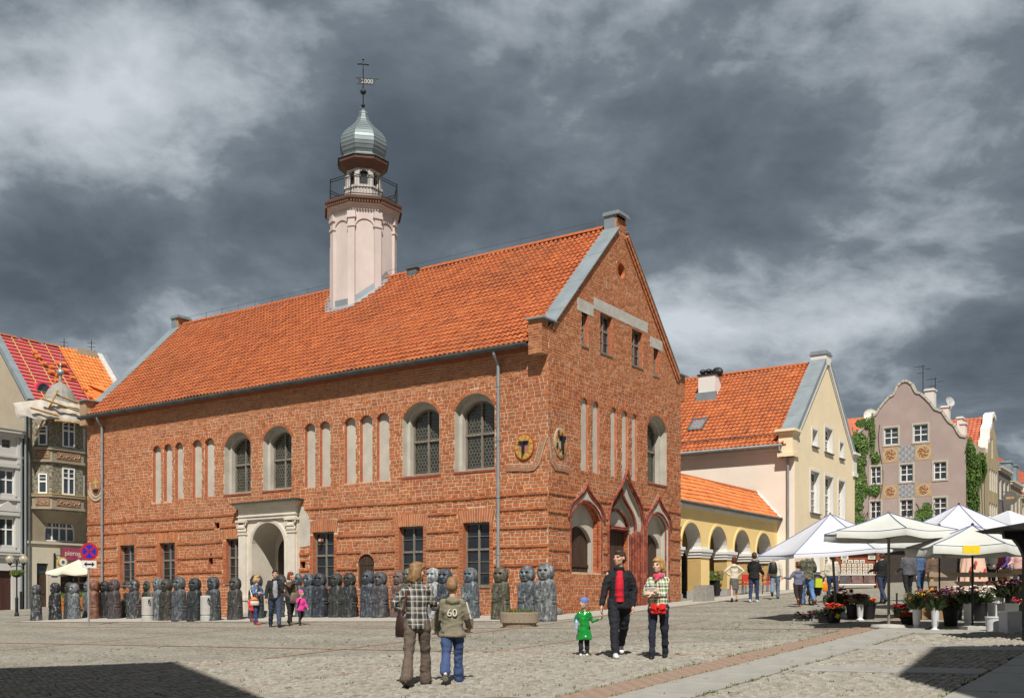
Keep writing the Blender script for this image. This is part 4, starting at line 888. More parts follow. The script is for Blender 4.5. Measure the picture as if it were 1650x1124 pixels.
# zinc flashing where the turret meets the tiles
fl = MB()
for k in range(48):
    a0, a1 = 2*math.pi*k/48, 2*math.pi*(k+1)/48
    def rr_(a): t = ((a-o8+math.pi/8) % (math.pi/4))-math.pi/8; return 1.42*math.cos(o8)/math.cos(((a-o8) % (math.pi/4))-math.pi/8)
    def zz_(x): return RZ_-abs(x-5)*(RZ_-EZ)/(5-EX)
    P = []
    for a in (a0, a1):
        r_ = rr_(a); x, y = TWX+(r_+.02)*math.cos(a), TWY+(r_+.02)*math.sin(a); x2, y2 = TWX+(r_+.32)*math.cos(a), TWY+(r_+.32)*math.sin(a)
        P += [(x, y, zz_(x)+.34), (x, y, zz_(x)+.08), (x2, y2, zz_(x2)+.085)]
    fl.add(P, [(0, 3, 4, 1), (1, 4, 5, 2)])
fl.build('flashing', M_ZN, tower)
# roof vent box beside the turret
mb = MB(); mb.box((4.7, TWY-3.2, RZ_-.4), (5.0, TWY-2.7, RZ_+.08)); mb.box((4.65, TWY-3.25, RZ_+.08), (5.05, TWY-2.65, RZ_+.11)); mb.build('roof_vent', M_GUT, roof)
# snow guard hooks on the front slope
sg = MB()
for k in range(34):
    for b in (.9,):
        y = 1.0+k*.68; p = Vector((EX, y, EZ))+SV*b; sg.tube([p+Vector((-.02, 0, .05)), p+Vector((-.05, 0, .13))], .012, 4)
sg.build('snow_guard', M_IR, roof)
# ---- sundials, numeral ribbons and emblem
M_TERR = mat('terracotta_band', (0.36, 0.15, 0.09), 0.85, 0.15, 4, 0.2, 40); M_CRM = mat('cream_mosaic', (0.44, 0.35, 0.235), 0.8, 0.15, 8, 0.2, 60)
M_YEL = mat('yellow_mosaic', (0.45, 0.33, 0.09), 0.6, 0.2, 20, 0.2, 80); M_ORA = mat('orange_mosaic', (0.50, 0.17, 0.025), 0.6, 0.25, 20, 0.2, 80); M_BLU = mat('blue_mosaic', (0.05, 0.06, 0.22), 0.5, 0.3, 20); M_BLK = mat('black_mosaic', (0.015, 0.015, 0.02), 0.5, 0.3, 20); M_REDM = mat('red_mosaic', (0.30, 0.05, 0.02), 0.6, 0.3, 20)
def dial(parent, F, ca, cb_, ra, rb, sunny):
    root = link('sundial', None, parent)
    el = lambda k, a: (ca+ra*k*math.cos(a), cb_+rb*k*math.sin(a))
    mb = MB(); mb.prism([el(1.06, t) for t in np.linspace(0, 2*math.pi, 33)[:-1]], 0, .05, F); mb.prism([el(1.0, t) for t in np.linspace(0, 2*math.pi, 33)[:-1]], .05, .056, F, 1); mb.build('disc', [M_CRM if not sunny else M_REDM, M_ORA if sunny else M_CRM], root, fixn=True)
    mb = MB(); n_ = 12
    for k in range(n_):
        a = 2*math.pi*k/n_; mb.prism([el(.95, a-.2), el(.95, a+.2), el(.55, a)], .056, .066, F, (0 if sunny else (k*2) % 3)); mb.prism([el(.55, a-.12), el(.8, a+.26), el(.55, a+.5)], .056, .064, F, 1 if k % 2 else (0 if sunny else 2))
    mb.build('rays', [M_YEL, M_ORA, M_BLK], root, fixn=True)
    mb = MB(); mb.prism([el(.52, t) for t in np.linspace(0, 2*math.pi, 21)[:-1]], .056, .07, F, 0)
    mb.prism([el(.42, t) for t in np.linspace(0.25, math.pi-.25, 9)], .07, .078, F, 1); mb.build('face', [M_TERR if sunny else M_CRM, M_BLU if sunny else M_BLU], root, fixn=True)
    mb = MB(); mb.box((ca-.03, cb_-rb*.5, .07), (ca+.03, cb_+rb*.45, .16), 0, F); mb.box((ca-.2, cb_+rb*.36, .07), (ca+.2, cb_+rb*.46, .13), 0, F); mb.build('gnomon', M_IR, root, fixn=True)
    return root
d1 = dial(hall, FL, 0.90, 6.70, .36, .41, True); d2 = dial(hall, FG, 0.72, 6.86, .36, .46, False)
def ribbon(F, pts, w, root, texts, flip):
    mb = MB(); n_ = len(pts)
    def off(i):
        p = Vector(pts[i]); d = (Vector(pts[min(i+1, n_-1)])-Vector(pts[max(i-1, 0)])).normalized(); return p, Vector((-d.y, d.x))
    for wd, dd, mi in ((w, .05, 0), (w-.07, .058, 1)):
        L_ = [off(i)[0]+off(i)[1]*wd/2 for i in range(n_)]; R_ = [off(i)[0]-off(i)[1]*wd/2 for i in range(n_)]
        for i in range(n_-1): mb.prism([tuple(L_[i]), tuple(L_[i+1]), tuple(R_[i+1]), tuple(R_[i])], 0 if mi == 0 else .05, dd, F, mi)
    mb.build('numeral_band', [M_CRM, M_TERR], root, fixn=True)
    for (a, b, tx, rot) in texts:
        ex, ey, ez = (Vector(F(1, 0, 0))-Vector(F(0, 0, 0)))*flip, Vector((0, 0, 1)), Vector(F(0, 0, 1))-Vector(F(0, 0, 0)); p = Vector(F(a, b, .06))
        M_ = Matrix(((ex.x, ey.x, ez.x, p.x), (ex.y, ey.y, ez.y, p.y), (ex.z, ey.z, ez.z, p.z), (0, 0, 0, 1))) @ Matrix.Rotation(rot, 4, 'Z')
        lettering('numeral', tx, .17, M_CRM, root, M_)
ribbon(FL, [(1.60, 6.08), (1.2, 6.06), (.75, 6.02), (.55, 6.03), (.42, 6.15), (.34, 6.35), (.25, 6.65), (.12, 6.98)], .24, d1, [(1.28, 6.07, '9', 0), (.96, 6.04, '10', 0), (.76, 6.03, '11', 0), (.50, 6.07, '12', .3), (.39, 6.26, '13', .9), (.33, 6.42, '14', 1.2), (.27, 6.57, '15', 1.25), (.22, 6.73, '16', 1.25)], -1)
ribbon(FG, [(.08, 6.98), (.16, 6.65), (.22, 6.35), (.30, 6.15), (.42, 6.04), (.6, 6.03), (.95, 6.05), (1.25, 6.02)], .22, d2, [(.19, 6.62, '4', -1.2), (.24, 6.42, '5', -1.2), (.3, 6.22, '6', -1), (.48, 6.04, '7', 0), (.64, 6.04, '8', 0), (.92, 6.05, '9', 0)], 1)
em = link('emblem', None, hall); ec = (24.30, 6.82)
mb = MB()
for r0, r1, zc, z0, z1 in ((.40, .50, 6.82, 2.6, 6.8), (.54, .64, 6.82, 3.3, 6.1)):
    for k in range(16):
        a0, a1 = z0+(z1-z0)*k/16, z0+(z1-z0)*(k+1)/16
        mb.prism([(ec[0]+r0*math.cos(a0), zc+r0*math.sin(a0)), (ec[0]+r1*math.cos(a0), zc+r1*math.sin(a0)), (ec[0]+r1*math.cos(a1), zc+r1*math.sin(a1)), (ec[0]+r0*math.cos(a1), zc+r0*math.sin(a1))], 0, .05, FL)
mb.build('ribbon', M_CRM, em, fixn=True)
mb = MB(); mb.prism([(ec[0]+.34*math.cos(t), 6.9+.42*math.sin(t)) for t in np.linspace(0, 2*math.pi, 21)[:-1]], 0, .045, FL, 0)
mb.prism([(ec[0]-.06, 6.75), (ec[0]+.06, 6.75), (ec[0]+.06, 7.25), (ec[0]-.06, 7.25)], .045, .06, FL, 1); mb.prism([(ec[0]-.2, 6.98), (ec[0]+.2, 6.98), (ec[0]+.2, 7.1), (ec[0]-.2, 7.1)], .045, .058, FL, 1)
mb.prism([(ec[0]-.24, 6.72), (ec[0]+.24, 6.72), (ec[0]+.12, 6.55), (ec[0]-.12, 6.55)], .045, .06, FL, 2); mb.build('shield', [M_TERR, M_YEL, M_BLK], em, fixn=True)
# ================================================================== yellow gabled house and arcade
M_YW = mat('yellow_cream_render', (0.80, 0.67, 0.46), 0.9, 0.06, 0.8, 0.1, 40, stain=0.35, stainc=(0.70, 0.58, 0.39))
M_PK = mat('pale_pink_render', (0.78, 0.69, 0.59), 0.9, 0.05, 0.8, 0.1, 40, stain=.25, stainc=(0.62, 0.54, 0.46))
M_YA = mat('arcade_yellow_render', (0.82, 0.60, 0.26), 0.9, 0.06, 0.8, 0.1, 40, stain=0.2, stainc=(0.74, 0.54, 0.24))
M_WH = mat('white_paint', (0.72, 0.71, 0.68), 0.7, 0.05, 1.5, 0.05, 30)
M_WR = mat('white_render', (0.66, 0.64, 0.60), 0.9, 0.07, 1.0, 0.1, 40)
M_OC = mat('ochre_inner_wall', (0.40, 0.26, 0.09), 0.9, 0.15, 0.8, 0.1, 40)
M_GLW = glassmat('window_glass', (0.04, 0.05, 0.06))
YX, YY = 21.82, -0.59
yh = empty('gabled_house', (*gw(YX, YY), 0), ANG, 'cream yellow gabled house with orange tiled roof behind the white market tents', 'house')
YW, YL = 10.1, 15.0
yg_out = [(0, 1.5), (YW, 1.9), (YW, 9.9), (5.4, 14.35), (4.7, 14.35), (0, 9.9)]
ywin = [(2.65, 3.47, 9.62, 10.48), (4.69, 5.96, 9.56, 10.86), (7.28, 7.96, 9.52, 10.38), (2.38, 3.77, 6.18, 8.33), (4.69, 6.07, 6.14, 8.30), (7.06, 8.19, 6.12, 8.27), (2.38, 3.77, 3.15, 5.2), (4.69, 6.07, 3.15, 5.2), (7.06, 8.19, 3.2, 5.2)]
mb = MB(); holes = [rect(*w) for w in ywin]; mb.sheet(yg_out, holes, 0, FG, 0)
for h_ in holes: mb.prism(list(reversed(h_)), 0, -.32, FG, 2, cap=False)
mb.add([FL(0, 1.5, 0), FL(YL, 1.5, 0), FL(YL, 9.4, 0), FL(0, 9.4, 0)], [(0, 1, 2, 3)], 1); mb.add([(YW, 0, 1.5), (YW, YL, 1.5), (YW, YL, 9.4), (YW, 0, 9.4)], [(0, 1, 2, 3)], 0)
mb.box((0, -.05, 1.4), (YW, 0, 2.55), 3); mb.build('wall', [M_YW, M_PK, M_WR, mat('grey_plinth', (0.33, 0.32, 0.30), 0.9)], yh)
for w in ywin:
    r_ = cross_window(yh, *w, FG, .26, M_WH, cols=2 if w[1]-w[0] > 1 else 1, up=2, low=3 if w[3]-w[2] > 1.5 else 2, split=.55, fw=.07, glass=M_GLW, sill=False, bar=.03)
    sm = MB(); sm.box((w[0]-.1, w[2]-.06, -.3), (w[1]+.1, w[2]-.001, .1), 0, FG); sm.build('sill', M_GUT, r_, fixn=True)
    t_ = MB()
    for (a0, a1, b0, b1) in ((w[0]-.13, w[0], w[2], w[3]+.13), (w[1], w[1]+.13, w[2], w[3]+.13), (w[0], w[1], w[3], w[3]+.13)): t_.box((a0, b0, 0), (a1, b1, .025), 0, FG)
    t_.build('surround', M_WR, r_, fixn=True)
yroof = link('roof', None, yh); yE, yZ, yR = -.4, 9.38, 14.38
mb = MB(); mb.add([(yE, .3, yZ-.03), (yE, YL, yZ-.03), (5.05, YL, yR-.03), (5.05, .3, yR-.03), (10.5, YL, yZ-.03), (10.5, .3, yZ-.03)], [(0, 1, 2, 3), (3, 2, 4, 5)]); mb.build('roof_deck', MATS['roof_underlay'], yroof)
yS = Vector((5.05-yE, 0, yR-yZ)); tile_roof(yroof, (yE, .42, yZ), (0, 1, 0), yS, 12.0, yS.length, 0.24, 0.31, M_TILE, TONES, 0, seed=5)
rtm = me
for k in range(40):
    o = link('ridge_tile', rtm, yroof); o.location = (5.05, .5+k*.34, yR)
# wide zinc coping on the raking parapet, kneelers, white verge moulding
for s_ in (-1, 1):
    p0 = Vector((5.05-s_*4.95, 10.08)); p1 = Vector((5.05-s_*.42, 14.44)); n_ = 5
    for k in range(n_):
        a_, b_ = p0.lerp(p1, k/n_), p0.lerp(p1, (k+1)/n_); d_ = (b_-a_).normalized(); nr_ = Vector((-d_.y, d_.x)) if d_.x > 0 else Vector((d_.y, -d_.x)); th = .05+.006*(k % 2)
        mb = MB(); mb.prism([tuple(a_-nr_*.18), tuple(b_-nr_*.18), tuple(b_+nr_*th), tuple(a_+nr_*th)], -.75, .10, FG, back=True); mb.build('coping_sheet', M_ZN, yroof, fixn=True)
    vm = MB(); nr_ = -nr_; vm.prism([tuple(p0+nr_*.18), tuple(p1+nr_*.18), tuple(p1+nr_*.36), tuple(p0+nr_*.36)], 0, .09, FG); vm.prism([tuple(p0+nr_*.36), tuple(p1+nr_*.36), tuple(p1+nr_*.44), tuple(p0+nr_*.44)], 0, .05, FG); vm.build('verge_moulding', M_WR, yroof, fixn=True)
    kx = 0 if s_ > 0 else YW
    km = MB(); km.box((kx-.35, -.02, 8.75), (kx+.35, .7, 9.9)); km.box((kx-.42, -.09, 8.75), (kx+.42, .74, 8.95)); km.box((kx-.45, -.12, 9.88), (kx+.45, .78, 9.98)); km.box((kx-.55, -.2, 9.98), (kx+.5, .82, 10.10)); km.build('kneeler', M_YW if s_ > 0 else M_WR, yroof, fixn=True)
mb = MB(); mb.box((4.62, -.1, 14.2), (5.48, .75, 14.72)); mb.build('apex_stub', M_WR, yroof, fixn=True); mb = MB(); mb.box((4.56, -.15, 14.72), (5.54, .8, 14.8)); mb.box((4.6, -.1, 14.8), (5.5, .76, 14.92)); mb.build('cap_sheet', M_ZN, yroof, fixn=True)
mb = MB(); mb.box((-.1, .3, 9.0), (-.0, YL, 9.15)); mb.box((-.22, .3, 9.15), (0, YL, 9.28)); mb.build('eaves_cornice', M_WR, yh, fixn=True)
mb = MB(); mb.tube([(yE-.06, .5, yZ-.05), (yE-.06, YL, yZ-.05)], .075, 8); mb.build('gutter', mat('light_zinc_gutter', (0.36, 0.37, 0.37), 0.5, 0.15, 2, 0, metal=.3), yh)
mb = MB(); mb.tube([(yE-.06, .62, yZ-.1), (yE-.06, .62, yZ-.3), (-.12, .35, yZ-.7), (-.12, .3, yZ-1.0), (-.12, .3, 1.8)], .06, 10); mb.build('downpipe', MATS['zinc_downpipe'], yh)
# roof chimney with cowls, skylight, snow rail
def slope_pt(a, b, n=0.0): q = Vector((yE, a, yZ))+yS.normalized()*b; nn = Vector((-yS.z, 0, yS.x)).normalized(); return q+nn*n
ch = MB(); c_ = slope_pt(6.1, 5.5); ch.box((c_.x-.4, c_.y-.5, c_.z-.6), (c_.x+.4, c_.y+.5, c_.z+1.0)); ch.build('chimney', M_WR, yroof)
ch = MB(); ch.box((c_.x-.5, c_.y-.6, c_.z-.7), (c_.x-.38, c_.y+.6, c_.z+.05)); ch.build('chimney_flashing', M_ZN, yroof)
ch = MB(); ch.box((c_.x-.46, c_.y-.56, c_.z+1.0), (c_.x+.46, c_.y+.56, c_.z+1.07))
for q in (-.35, .0): ch.lathe([(.12, 0), (.12, .1), (.2, .16), (.16, .28), (.02, .34)], (c_.x-.1, c_.y-q, c_.z+1.07), 10)
ch.ico((c_.x+.1, c_.y-.42, c_.z+1.2), .34, n=12, k=6, sq=(.7, 1, .8)); ch.build('chimney_cowl', M_IR, yroof)
sk = MB(); 
for (a0, a1, b0, b1, n0, n1) in ((5.35, 5.42, 1.9, 3.0, .0, .12), (6.15, 6.22, 1.9, 3.0, .0, .12), (5.42, 6.15, 1.9, 1.98, .0, .12), (5.42, 6.15, 2.92, 3.0, .0, .12)):
    sk.add([slope_pt(a, b, n) for n in (n0, n1) for a, b in ((a0, b0), (a1, b0), (a1, b1), (a0, b1))], [(4, 5, 6, 7), (0, 1, 5, 4), (1, 2, 6, 5), (2, 3, 7, 6), (3, 0, 4, 7)])
sk.build('skylight_frame', M_GUT, yroof); sk = MB(); sk.add([slope_pt(a, b, .08) for a, b in ((5.42, 1.98), (6.15, 1.98), (6.15, 2.92), (5.42, 2.92))], [(0, 1, 2, 3)]); sk.build('skylight_glass', mat('sky_reflecting_glass', (0.18, 0.22, 0.25), 0.1, 0.1, 1, 0, spec=.9), yroof)  # sky reflection put into the pane's pale blue-grey base colour
sr = MB(); sr.tube([slope_pt(.6, .75, .16), slope_pt(12, .75, .16)], .02, 5); sr.tube([slope_pt(.6, .75, .08), slope_pt(12, .75, .08)], .02, 5)
for k in range(9): sr.tube([slope_pt(.8+k*1.3, .8, .0), slope_pt(.8+k*1.3, .72, .2)], .02, 4)
sr.build('snow_guard', M_GUT, yroof)
# ---- arcade
arcd = empty('arcade', (*gw(10.05, 0.3), 0), ANG, 'low yellow arcade with round arches and orange tiled roof joining both houses', 'arcade')
AL, A_off = 11.77, 10.05
cent = [11.68-A_off, 14.50-A_off, 17.24-A_off, 19.98-A_off]; AW = .97
mb = MB(); hs = []
for c0 in cent:
    p, *_ = seg_arch(c0-AW, c0+AW, 1.2, 3.95, 4.92, 16); hs.append(p)
mb.sheet(rect(0, AL, 1.2, 5.65), hs, 0, FG, 0); D_ = .62
for c0, h_ in zip(cent, hs):
    mb.prism(list(reversed([(c0-AW, 1.2), (c0+AW, 1.2), (c0+AW, 3.95)]))[:0] or [(c0-AW, 1.2), (c0-AW, 3.95)], 0, -D_, FG, 0, cap=False)
    mb.prism([(c0+AW, 1.2), (c0+AW, 3.95)], 0, -D_, FG, 0, cap=False)
    ar_ = arc((c0, 3.95), AW, 0, math.pi, 16)
    for p, q in zip(ar_, ar_[1:]): mb.add([FG(*p, 0), FG(*q, 0), FG(*q, -D_), FG(*p, -D_)], [(0, 1, 2, 3)], 1)
mb.sheet(rect(0, AL, 1.2, 5.6), hs, -D_, FG, 1)
mb.add([FG(0, 5.55, -D_), FG(AL, 5.55, -D_), FG(AL, 5.0, -3.1), FG(0, 5.0, -3.1)], [(0, 1, 2, 3)], 1)
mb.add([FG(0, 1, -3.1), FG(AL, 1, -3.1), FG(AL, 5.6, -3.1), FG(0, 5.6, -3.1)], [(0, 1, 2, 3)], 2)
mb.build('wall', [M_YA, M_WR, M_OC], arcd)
for c0 in [cent[0]-AW-.42]+[(a+b)/2 for a, b in zip(cent, cent[1:])]+[cent[-1]+AW+.4]:
    w = .43; im = MB(); im.box((c0-w-.09, -.08, 3.62), (c0+w+.09, D_+.05, 3.74)); im.box((c0-w-.05, -.045, 3.5), (c0+w+.05, D_+.02, 3.62)); im.box((c0-w-.13, -.12, 3.74), (c0+w+.13, D_+.08, 3.86)); im.box((c0-w-.02, -.02, 3.86), (c0+w+.02, D_, 3.95)); im.build('impost', M_WH, arcd)
    im = MB(); im.box((c0-w-.04, -.04, 1.1), (c0+w+.04, D_+.02, ggz(A_off+c0, .3)+.3)); im.build('pier_plinth', mat('grey_plinth'), arcd)
for c0 in cent:
    am_ = MB(); o_ = arc((c0, 3.95), AW+.12, 0, math.pi, 18); i_ = arc((c0, 3.95), AW+.002, 0, math.pi, 18); am_.prism(o_+list(reversed(i_)), 0, .03, FG); am_.build('archivolt', M_YA, arcd, fixn=True)
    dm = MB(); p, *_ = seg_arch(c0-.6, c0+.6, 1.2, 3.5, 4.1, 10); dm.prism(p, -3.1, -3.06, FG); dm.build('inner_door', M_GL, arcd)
mb = MB(); mb.box((0, -.05, 5.5), (AL, 0, 5.6)); mb.box((0, -.1, 5.6), (AL, 0, 5.68)); mb.build('eaves_cornice', M_WR, arcd)
aroof = link('roof', None, arcd); aE = -.2; aZ = 5.72; aR = Vector((0, 1.05-aE, 7.08-aZ))
mb = MB(); mb.add([(0, aE, aZ-.03), (AL, aE, aZ-.03), (AL, 1.05, 7.05), (0, 1.05, 7.05), (0, 3.3, 5.5), (AL, 3.3, 5.5)], [(0, 1, 2, 3), (3, 2, 5, 4)]); mb.build('roof_deck', MATS['roof_underlay'], aroof)
M_TILEN = mat('bright_clay_pantile', (0.58, 0.16, 0.04), 0.75, 0.14, 3, 0.2, 40, island=[(0.56, 0.15, 0.04), (0.62, 0.19, 0.055), (0.66, 0.21, 0.06), (0.50, 0.13, 0.04)])
tile_roof(aroof, (AL, aE, aZ), (-1, 0, 0), aR, AL, aR.length, 0.22, 0.25, M_TILEN, TONES, 0, seed=6)
for k in range(34): o = link('ridge_tile', rtm, aroof); o.location = (.05+k*.34+.3, 1.05, 7.05); o.rotation_euler = (0, 0, math.pi/2)
mb = MB(); mb.tube([(0, aE-.03, aZ-.02), (AL, aE-.03, aZ-.02)], .07, 8); mb.build('gutter', M_GUT, arcd)
mb = MB(); mb.tube([(.1, aE-.06, aZ-.1), (.1, aE-.0, aZ-.4), (.1, -.1, aZ-.7), (.1, -.1, 1.5)], .055, 8); mb.build('downpipe', MATS['zinc_downpipe'], arcd)
mb = MB(); q0, q1 = Vector((AL-.06, aE, aZ+.05)), Vector((AL-.06, 1.05, 7.15)); mb.tube([q0, q1], .07, 6); mb.build('wall_flashing', M_ZN, aroof)
# ================================================================== mauve house with the curved gable
M_MV = mat('mauve_render', (0.37, 0.285, 0.26), 0.92, 0.09, 0.6, 0.15, 30, stain=0.4, stainc=(0.28, 0.225, 0.21))
M_CRB = mat('cream_band', (0.46, 0.42, 0.36), 0.85, 0.1)
ZP = 4.07
ph = empty('gabled_house', (*gw(61.12, -.87), 0), ANG, 'mauve house with curved gable, ornamental panels and ivy behind the tents', 'house')
half = [(-0.07, 14.86), (0.28, 14.95), (0.5, 15.25), (0.7, 15.7), (0.86, 15.94), (1.17, 16.17), (1.45, 16.6), (1.69, 17.03), (2.28, 17.33), (2.60, 17.83), (2.99, 18.29), (3.38, 18.68), (3.72, 18.82), (3.85, 19.02), (4.06, 19.52), (4.35, 19.78)]
full = half+[(4.65, 19.88)]+[(9.3-a, b) for a, b in reversed(half)]
pwin = [(5.05, 6.45, 14.51, 16.2), (2.70, 4.11, 14.55, 16.25), (6.45, 7.55, 11.35, 13.06), (3.87, 5.15, 11.36, 13.06), (1.27, 2.51, 11.38, 13.07), (6.45, 7.58, 8.43, 10.15), (3.87, 5.15, 8.43, 10.15), (1.27, 2.51, 8.43, 10.17), (6.4, 7.6, 5.0, 7.0), (3.9, 5.1, 5.0, 7.0), (1.3, 2.5, 5.0, 7.0)]
pin = [(a0+.13, a1-.13, b0+.13, b1-.13) for a0, a1, b0, b1 in pwin]
mb = MB(); holes = [rect(*w) for w in pin]; mb.sheet([(-.07, 3)]+full+[(9.37, 3)][:0]+[(9.37, 14.86), (9.37, 3)], holes, 0, FL, 0)
for h_ in holes: mb.prism(list(reversed(h_)), 0, -.16, FL, 0, cap=False)
mb.add([(0, 0, 3), (8.6, 0, 3), (8.6, 0, 14.7), (0, 0, 14.86)], [(0, 1, 2, 3)], 1); mb.build('wall', [M_MV, mat('side_beige_render', (0.42, 0.36, 0.25), 0.92, 0.1, 0.6, stain=.3)], ph)
for w, i_ in zip(pwin, pin):
    r_ = cross_window(ph, *i_, FL, .1, M_WH, cols=2, up=2, low=1, split=.42, fw=.075, glass=M_GLW, sill=False, bar=.035)
    t_ = MB()
    for (a0, a1, b0, b1) in ((w[0], i_[0], w[2], w[3]), (i_[1], w[1], w[2], w[3]), (i_[0], i_[1], i_[3], w[3]), (i_[0], i_[1], w[2], i_[2])): t_.box((a0, b0, 0), (a1, b1, .05), 0, FL)
    t_.build('surround', M_CRB, r_, fixn=True)
mb = MB(); n_ = len(full)
for (p, q) in zip(full, full[1:]):
    p, q = Vector(p), Vector(q); d_ = (q-p).normalized(); nn = Vector((-d_.y, d_.x)); 
    if nn.y < 0: nn = -nn
    mb.prism([tuple(p-d_*.03-nn*.12), tuple(q+d_*.03-nn*.12), tuple(q+d_*.03+nn*.06), tuple(p-d_*.03+nn*.06)], -.35, .09, FL, back=True)
mb.build('gable_coping', M_CRB, ph, fixn=True)
M_SGO = mat('ochre_sgraffito', (0.44, 0.29, 0.14), 0.9, 0.15, 3); M_SGG = mat('grey_sgraffito', (0.36, 0.345, 0.33), 0.9, 0.1, 3); M_SGB = mat('slate_sgraffito', (0.22, 0.235, 0.27), 0.9, 0.1, 3); M_SGR = mat('rust_sgraffito', (0.36, 0.16, 0.09), 0.9, 0.15, 3)
for (a0, a1, b0, b1, kind) in ((5.2, 6.45, 13.16, 14.48, 0), (3.87, 5.17, 13.12, 14.45, 1), (2.55, 3.84, 13.16, 14.5, 0), (5.2, 6.45, 10.2, 11.3, 0), (3.87, 5.17, 10.2, 11.3, 1), (2.55, 3.84, 10.2, 11.3, 0)):
    pn = MB(); pn.box((a0, b0, 0), (a1, b1, .012), 0, FL); ca, cb_ = (a0+a1)/2, (b0+b1)/2; rr = min(a1-a0, b1-b0)/2*.9
    if kind == 0:
        o_ = arc((ca, cb_), rr, 0, 2*math.pi, 24); i_ = arc((ca, cb_), rr*.88, 0, 2*math.pi, 24)
        for k in range(24): pn.prism([o_[k], o_[k+1], i_[k+1], i_[k]], .012, .02, FL, 1)
        for k in range(7):
            aa = k*.9; c2 = (ca+rr*.48*math.cos(aa), cb_+rr*.48*math.sin(aa)); pp = [(c2[0]+rr*.3*math.cos(t)*(1 if k % 2 else .6), c2[1]+rr*.3*math.sin(t)*(.5 if k % 2 else 1)) for t in np.linspace(aa, aa+4.6, 8)]
            for p, q in zip(pp, pp[1:]): pn.tube([FL(*p, .016), FL(*q, .016)], .045, 4, 2)
        pn.build('ornament_panel', [M_SGO, M_CRB, M_SGR], ph, fixn=True)
    else:
        n1, n2 = 5, 5
        for i in range(n1):
            for j in range(n2):
                x0, y0 = a0+(a1-a0)*i/n1, b0+(b1-b0)*j/n2; dx, dy = (a1-a0)/n1, (b1-b0)/n2
                pn.prism([(x0, y0), (x0+dx, y0), (x0, y0+dy)] if (i+j) % 2 else [(x0, y0+dy*.15), (x0+dx, y0+dy), (x0, y0+dy)], .012, .018, FL, 1)
        pn.build('ornament_panel', [M_SGG, M_SGB], ph, fixn=True)
M_TR = mat('dull_red_tile', (0.42, 0.11, 0.06), 0.8, 0.2, 3, 0.2, 40, island=[(0.36, 0.095, 0.05), (0.46, 0.13, 0.07), (0.50, 0.16, 0.09)])
proof = link('roof', None, ph)
mb = MB(); mb.add([(.4, 9.2, 14.3), (5.0, 4.65, 19.0), (9, 4.65, 19.0), (9, 9.2, 14.3), (9, .2, 14.6), (.4, .2, 14.6)], [(0, 1, 2, 3), (1, 5, 4, 2), (0, 1, 5)]); mb.build('roof_deck', M_TR, proof)
tile_roof(proof, (9, 15.0, 13.6), (0, -1, 0), (0.001, 0, 1), .01, .01, .3, .3, M_TR, TONES, 0) if False else None
# roof of the wing to the left of the gable, with dish and aerials
mb = MB(); mb.add([(2.2, 8.9, 15.0), (2.2, 16, 15.0), (5.4, 16, 18.1), (5.4, 8.9, 18.1)], [(0, 1, 2, 3)]); mb.add([(2.2, 9.0, 3), (2.2, 16, 3), (2.2, 16, 15.0), (2.2, 9.0, 15.0)], [(0, 1, 2, 3)], 1); mb.build('wing', [M_TR, M_MV], ph)
dm = MB()
def dish(mb, c, r, az):
    M_ = Matrix.Rotation(az, 3, 'Z') @ Matrix.Rotation(R(75), 3, 'Y'); o = len(mb.v); mb.lathe([(.02, -.12*r), (.5*r, -.08*r), (.85*r, .02), (r, .12*r)], n=16, cap=False)
    for i in range(o, len(mb.v)): mb.v[i] = tuple(M_ @ Vector(mb.v[i])+Vector(c))
    mb.tube([c, Vector(c)+Vector((0, 0, -r-.4))], .04, 5)
dish(dm, (1.6, 7.85, 17.5), .62, math.pi+.5); dm.build('satellite_dish', mat('dish_cream', (0.62, 0.60, 0.52), 0.6), ph)
dm = MB(); dish(dm, (1.5, 1.45, 18.0), .42, math.pi+.9); dm.build('satellite_dish', mat('dish_grey', (0.40, 0.40, 0.40), 0.6), ph)
for (x, y, z, w, h) in ((3, 3.3, 18.2, .75, 1.1), (5, 2.5, 17.4, .6, .7), (6.5, 1.6, 16.4, .45, .9), (4, .9, 15.6, .45, .8)):
    mb = MB(); mb.box((x-.4, y-w/2, z-1.5), (x+.4, y+w/2, z+h)); mb.box((x-.48, y-w/2-.08, z+h), (x+.48, y+w/2+.08, z+h+.12)); mb.box((x-.4, y-w/2, z+h+.12), (x+.4, y+w/2, z+h+.18)); mb.build('chimney', M_WR, ph)
an = MB()
for (x, y, z, h) in ((3, 3.9, 19.2, 2.4), (4, 12.0, 17.8, 2.0), (3.4, 3.0, 19.0, 1.5)):
    an.tube([(x, y, z), (x, y, z+h)], .035, 5)
    for k, l in enumerate((1.1, .9, .7)): an.tube([(x, y-l/2*.3, z+h-.1-k*.28), (x, y+l*.7*(-1 if k % 2 else 1), z+h-.1-k*.28)], .02, 4); an.tube([(x-.3, y+.3, z+h-.1-k*.28), (x+.3, y+.3, z+h-.1-k*.28)], .012, 3)
an.build('aerial', M_IR, ph)
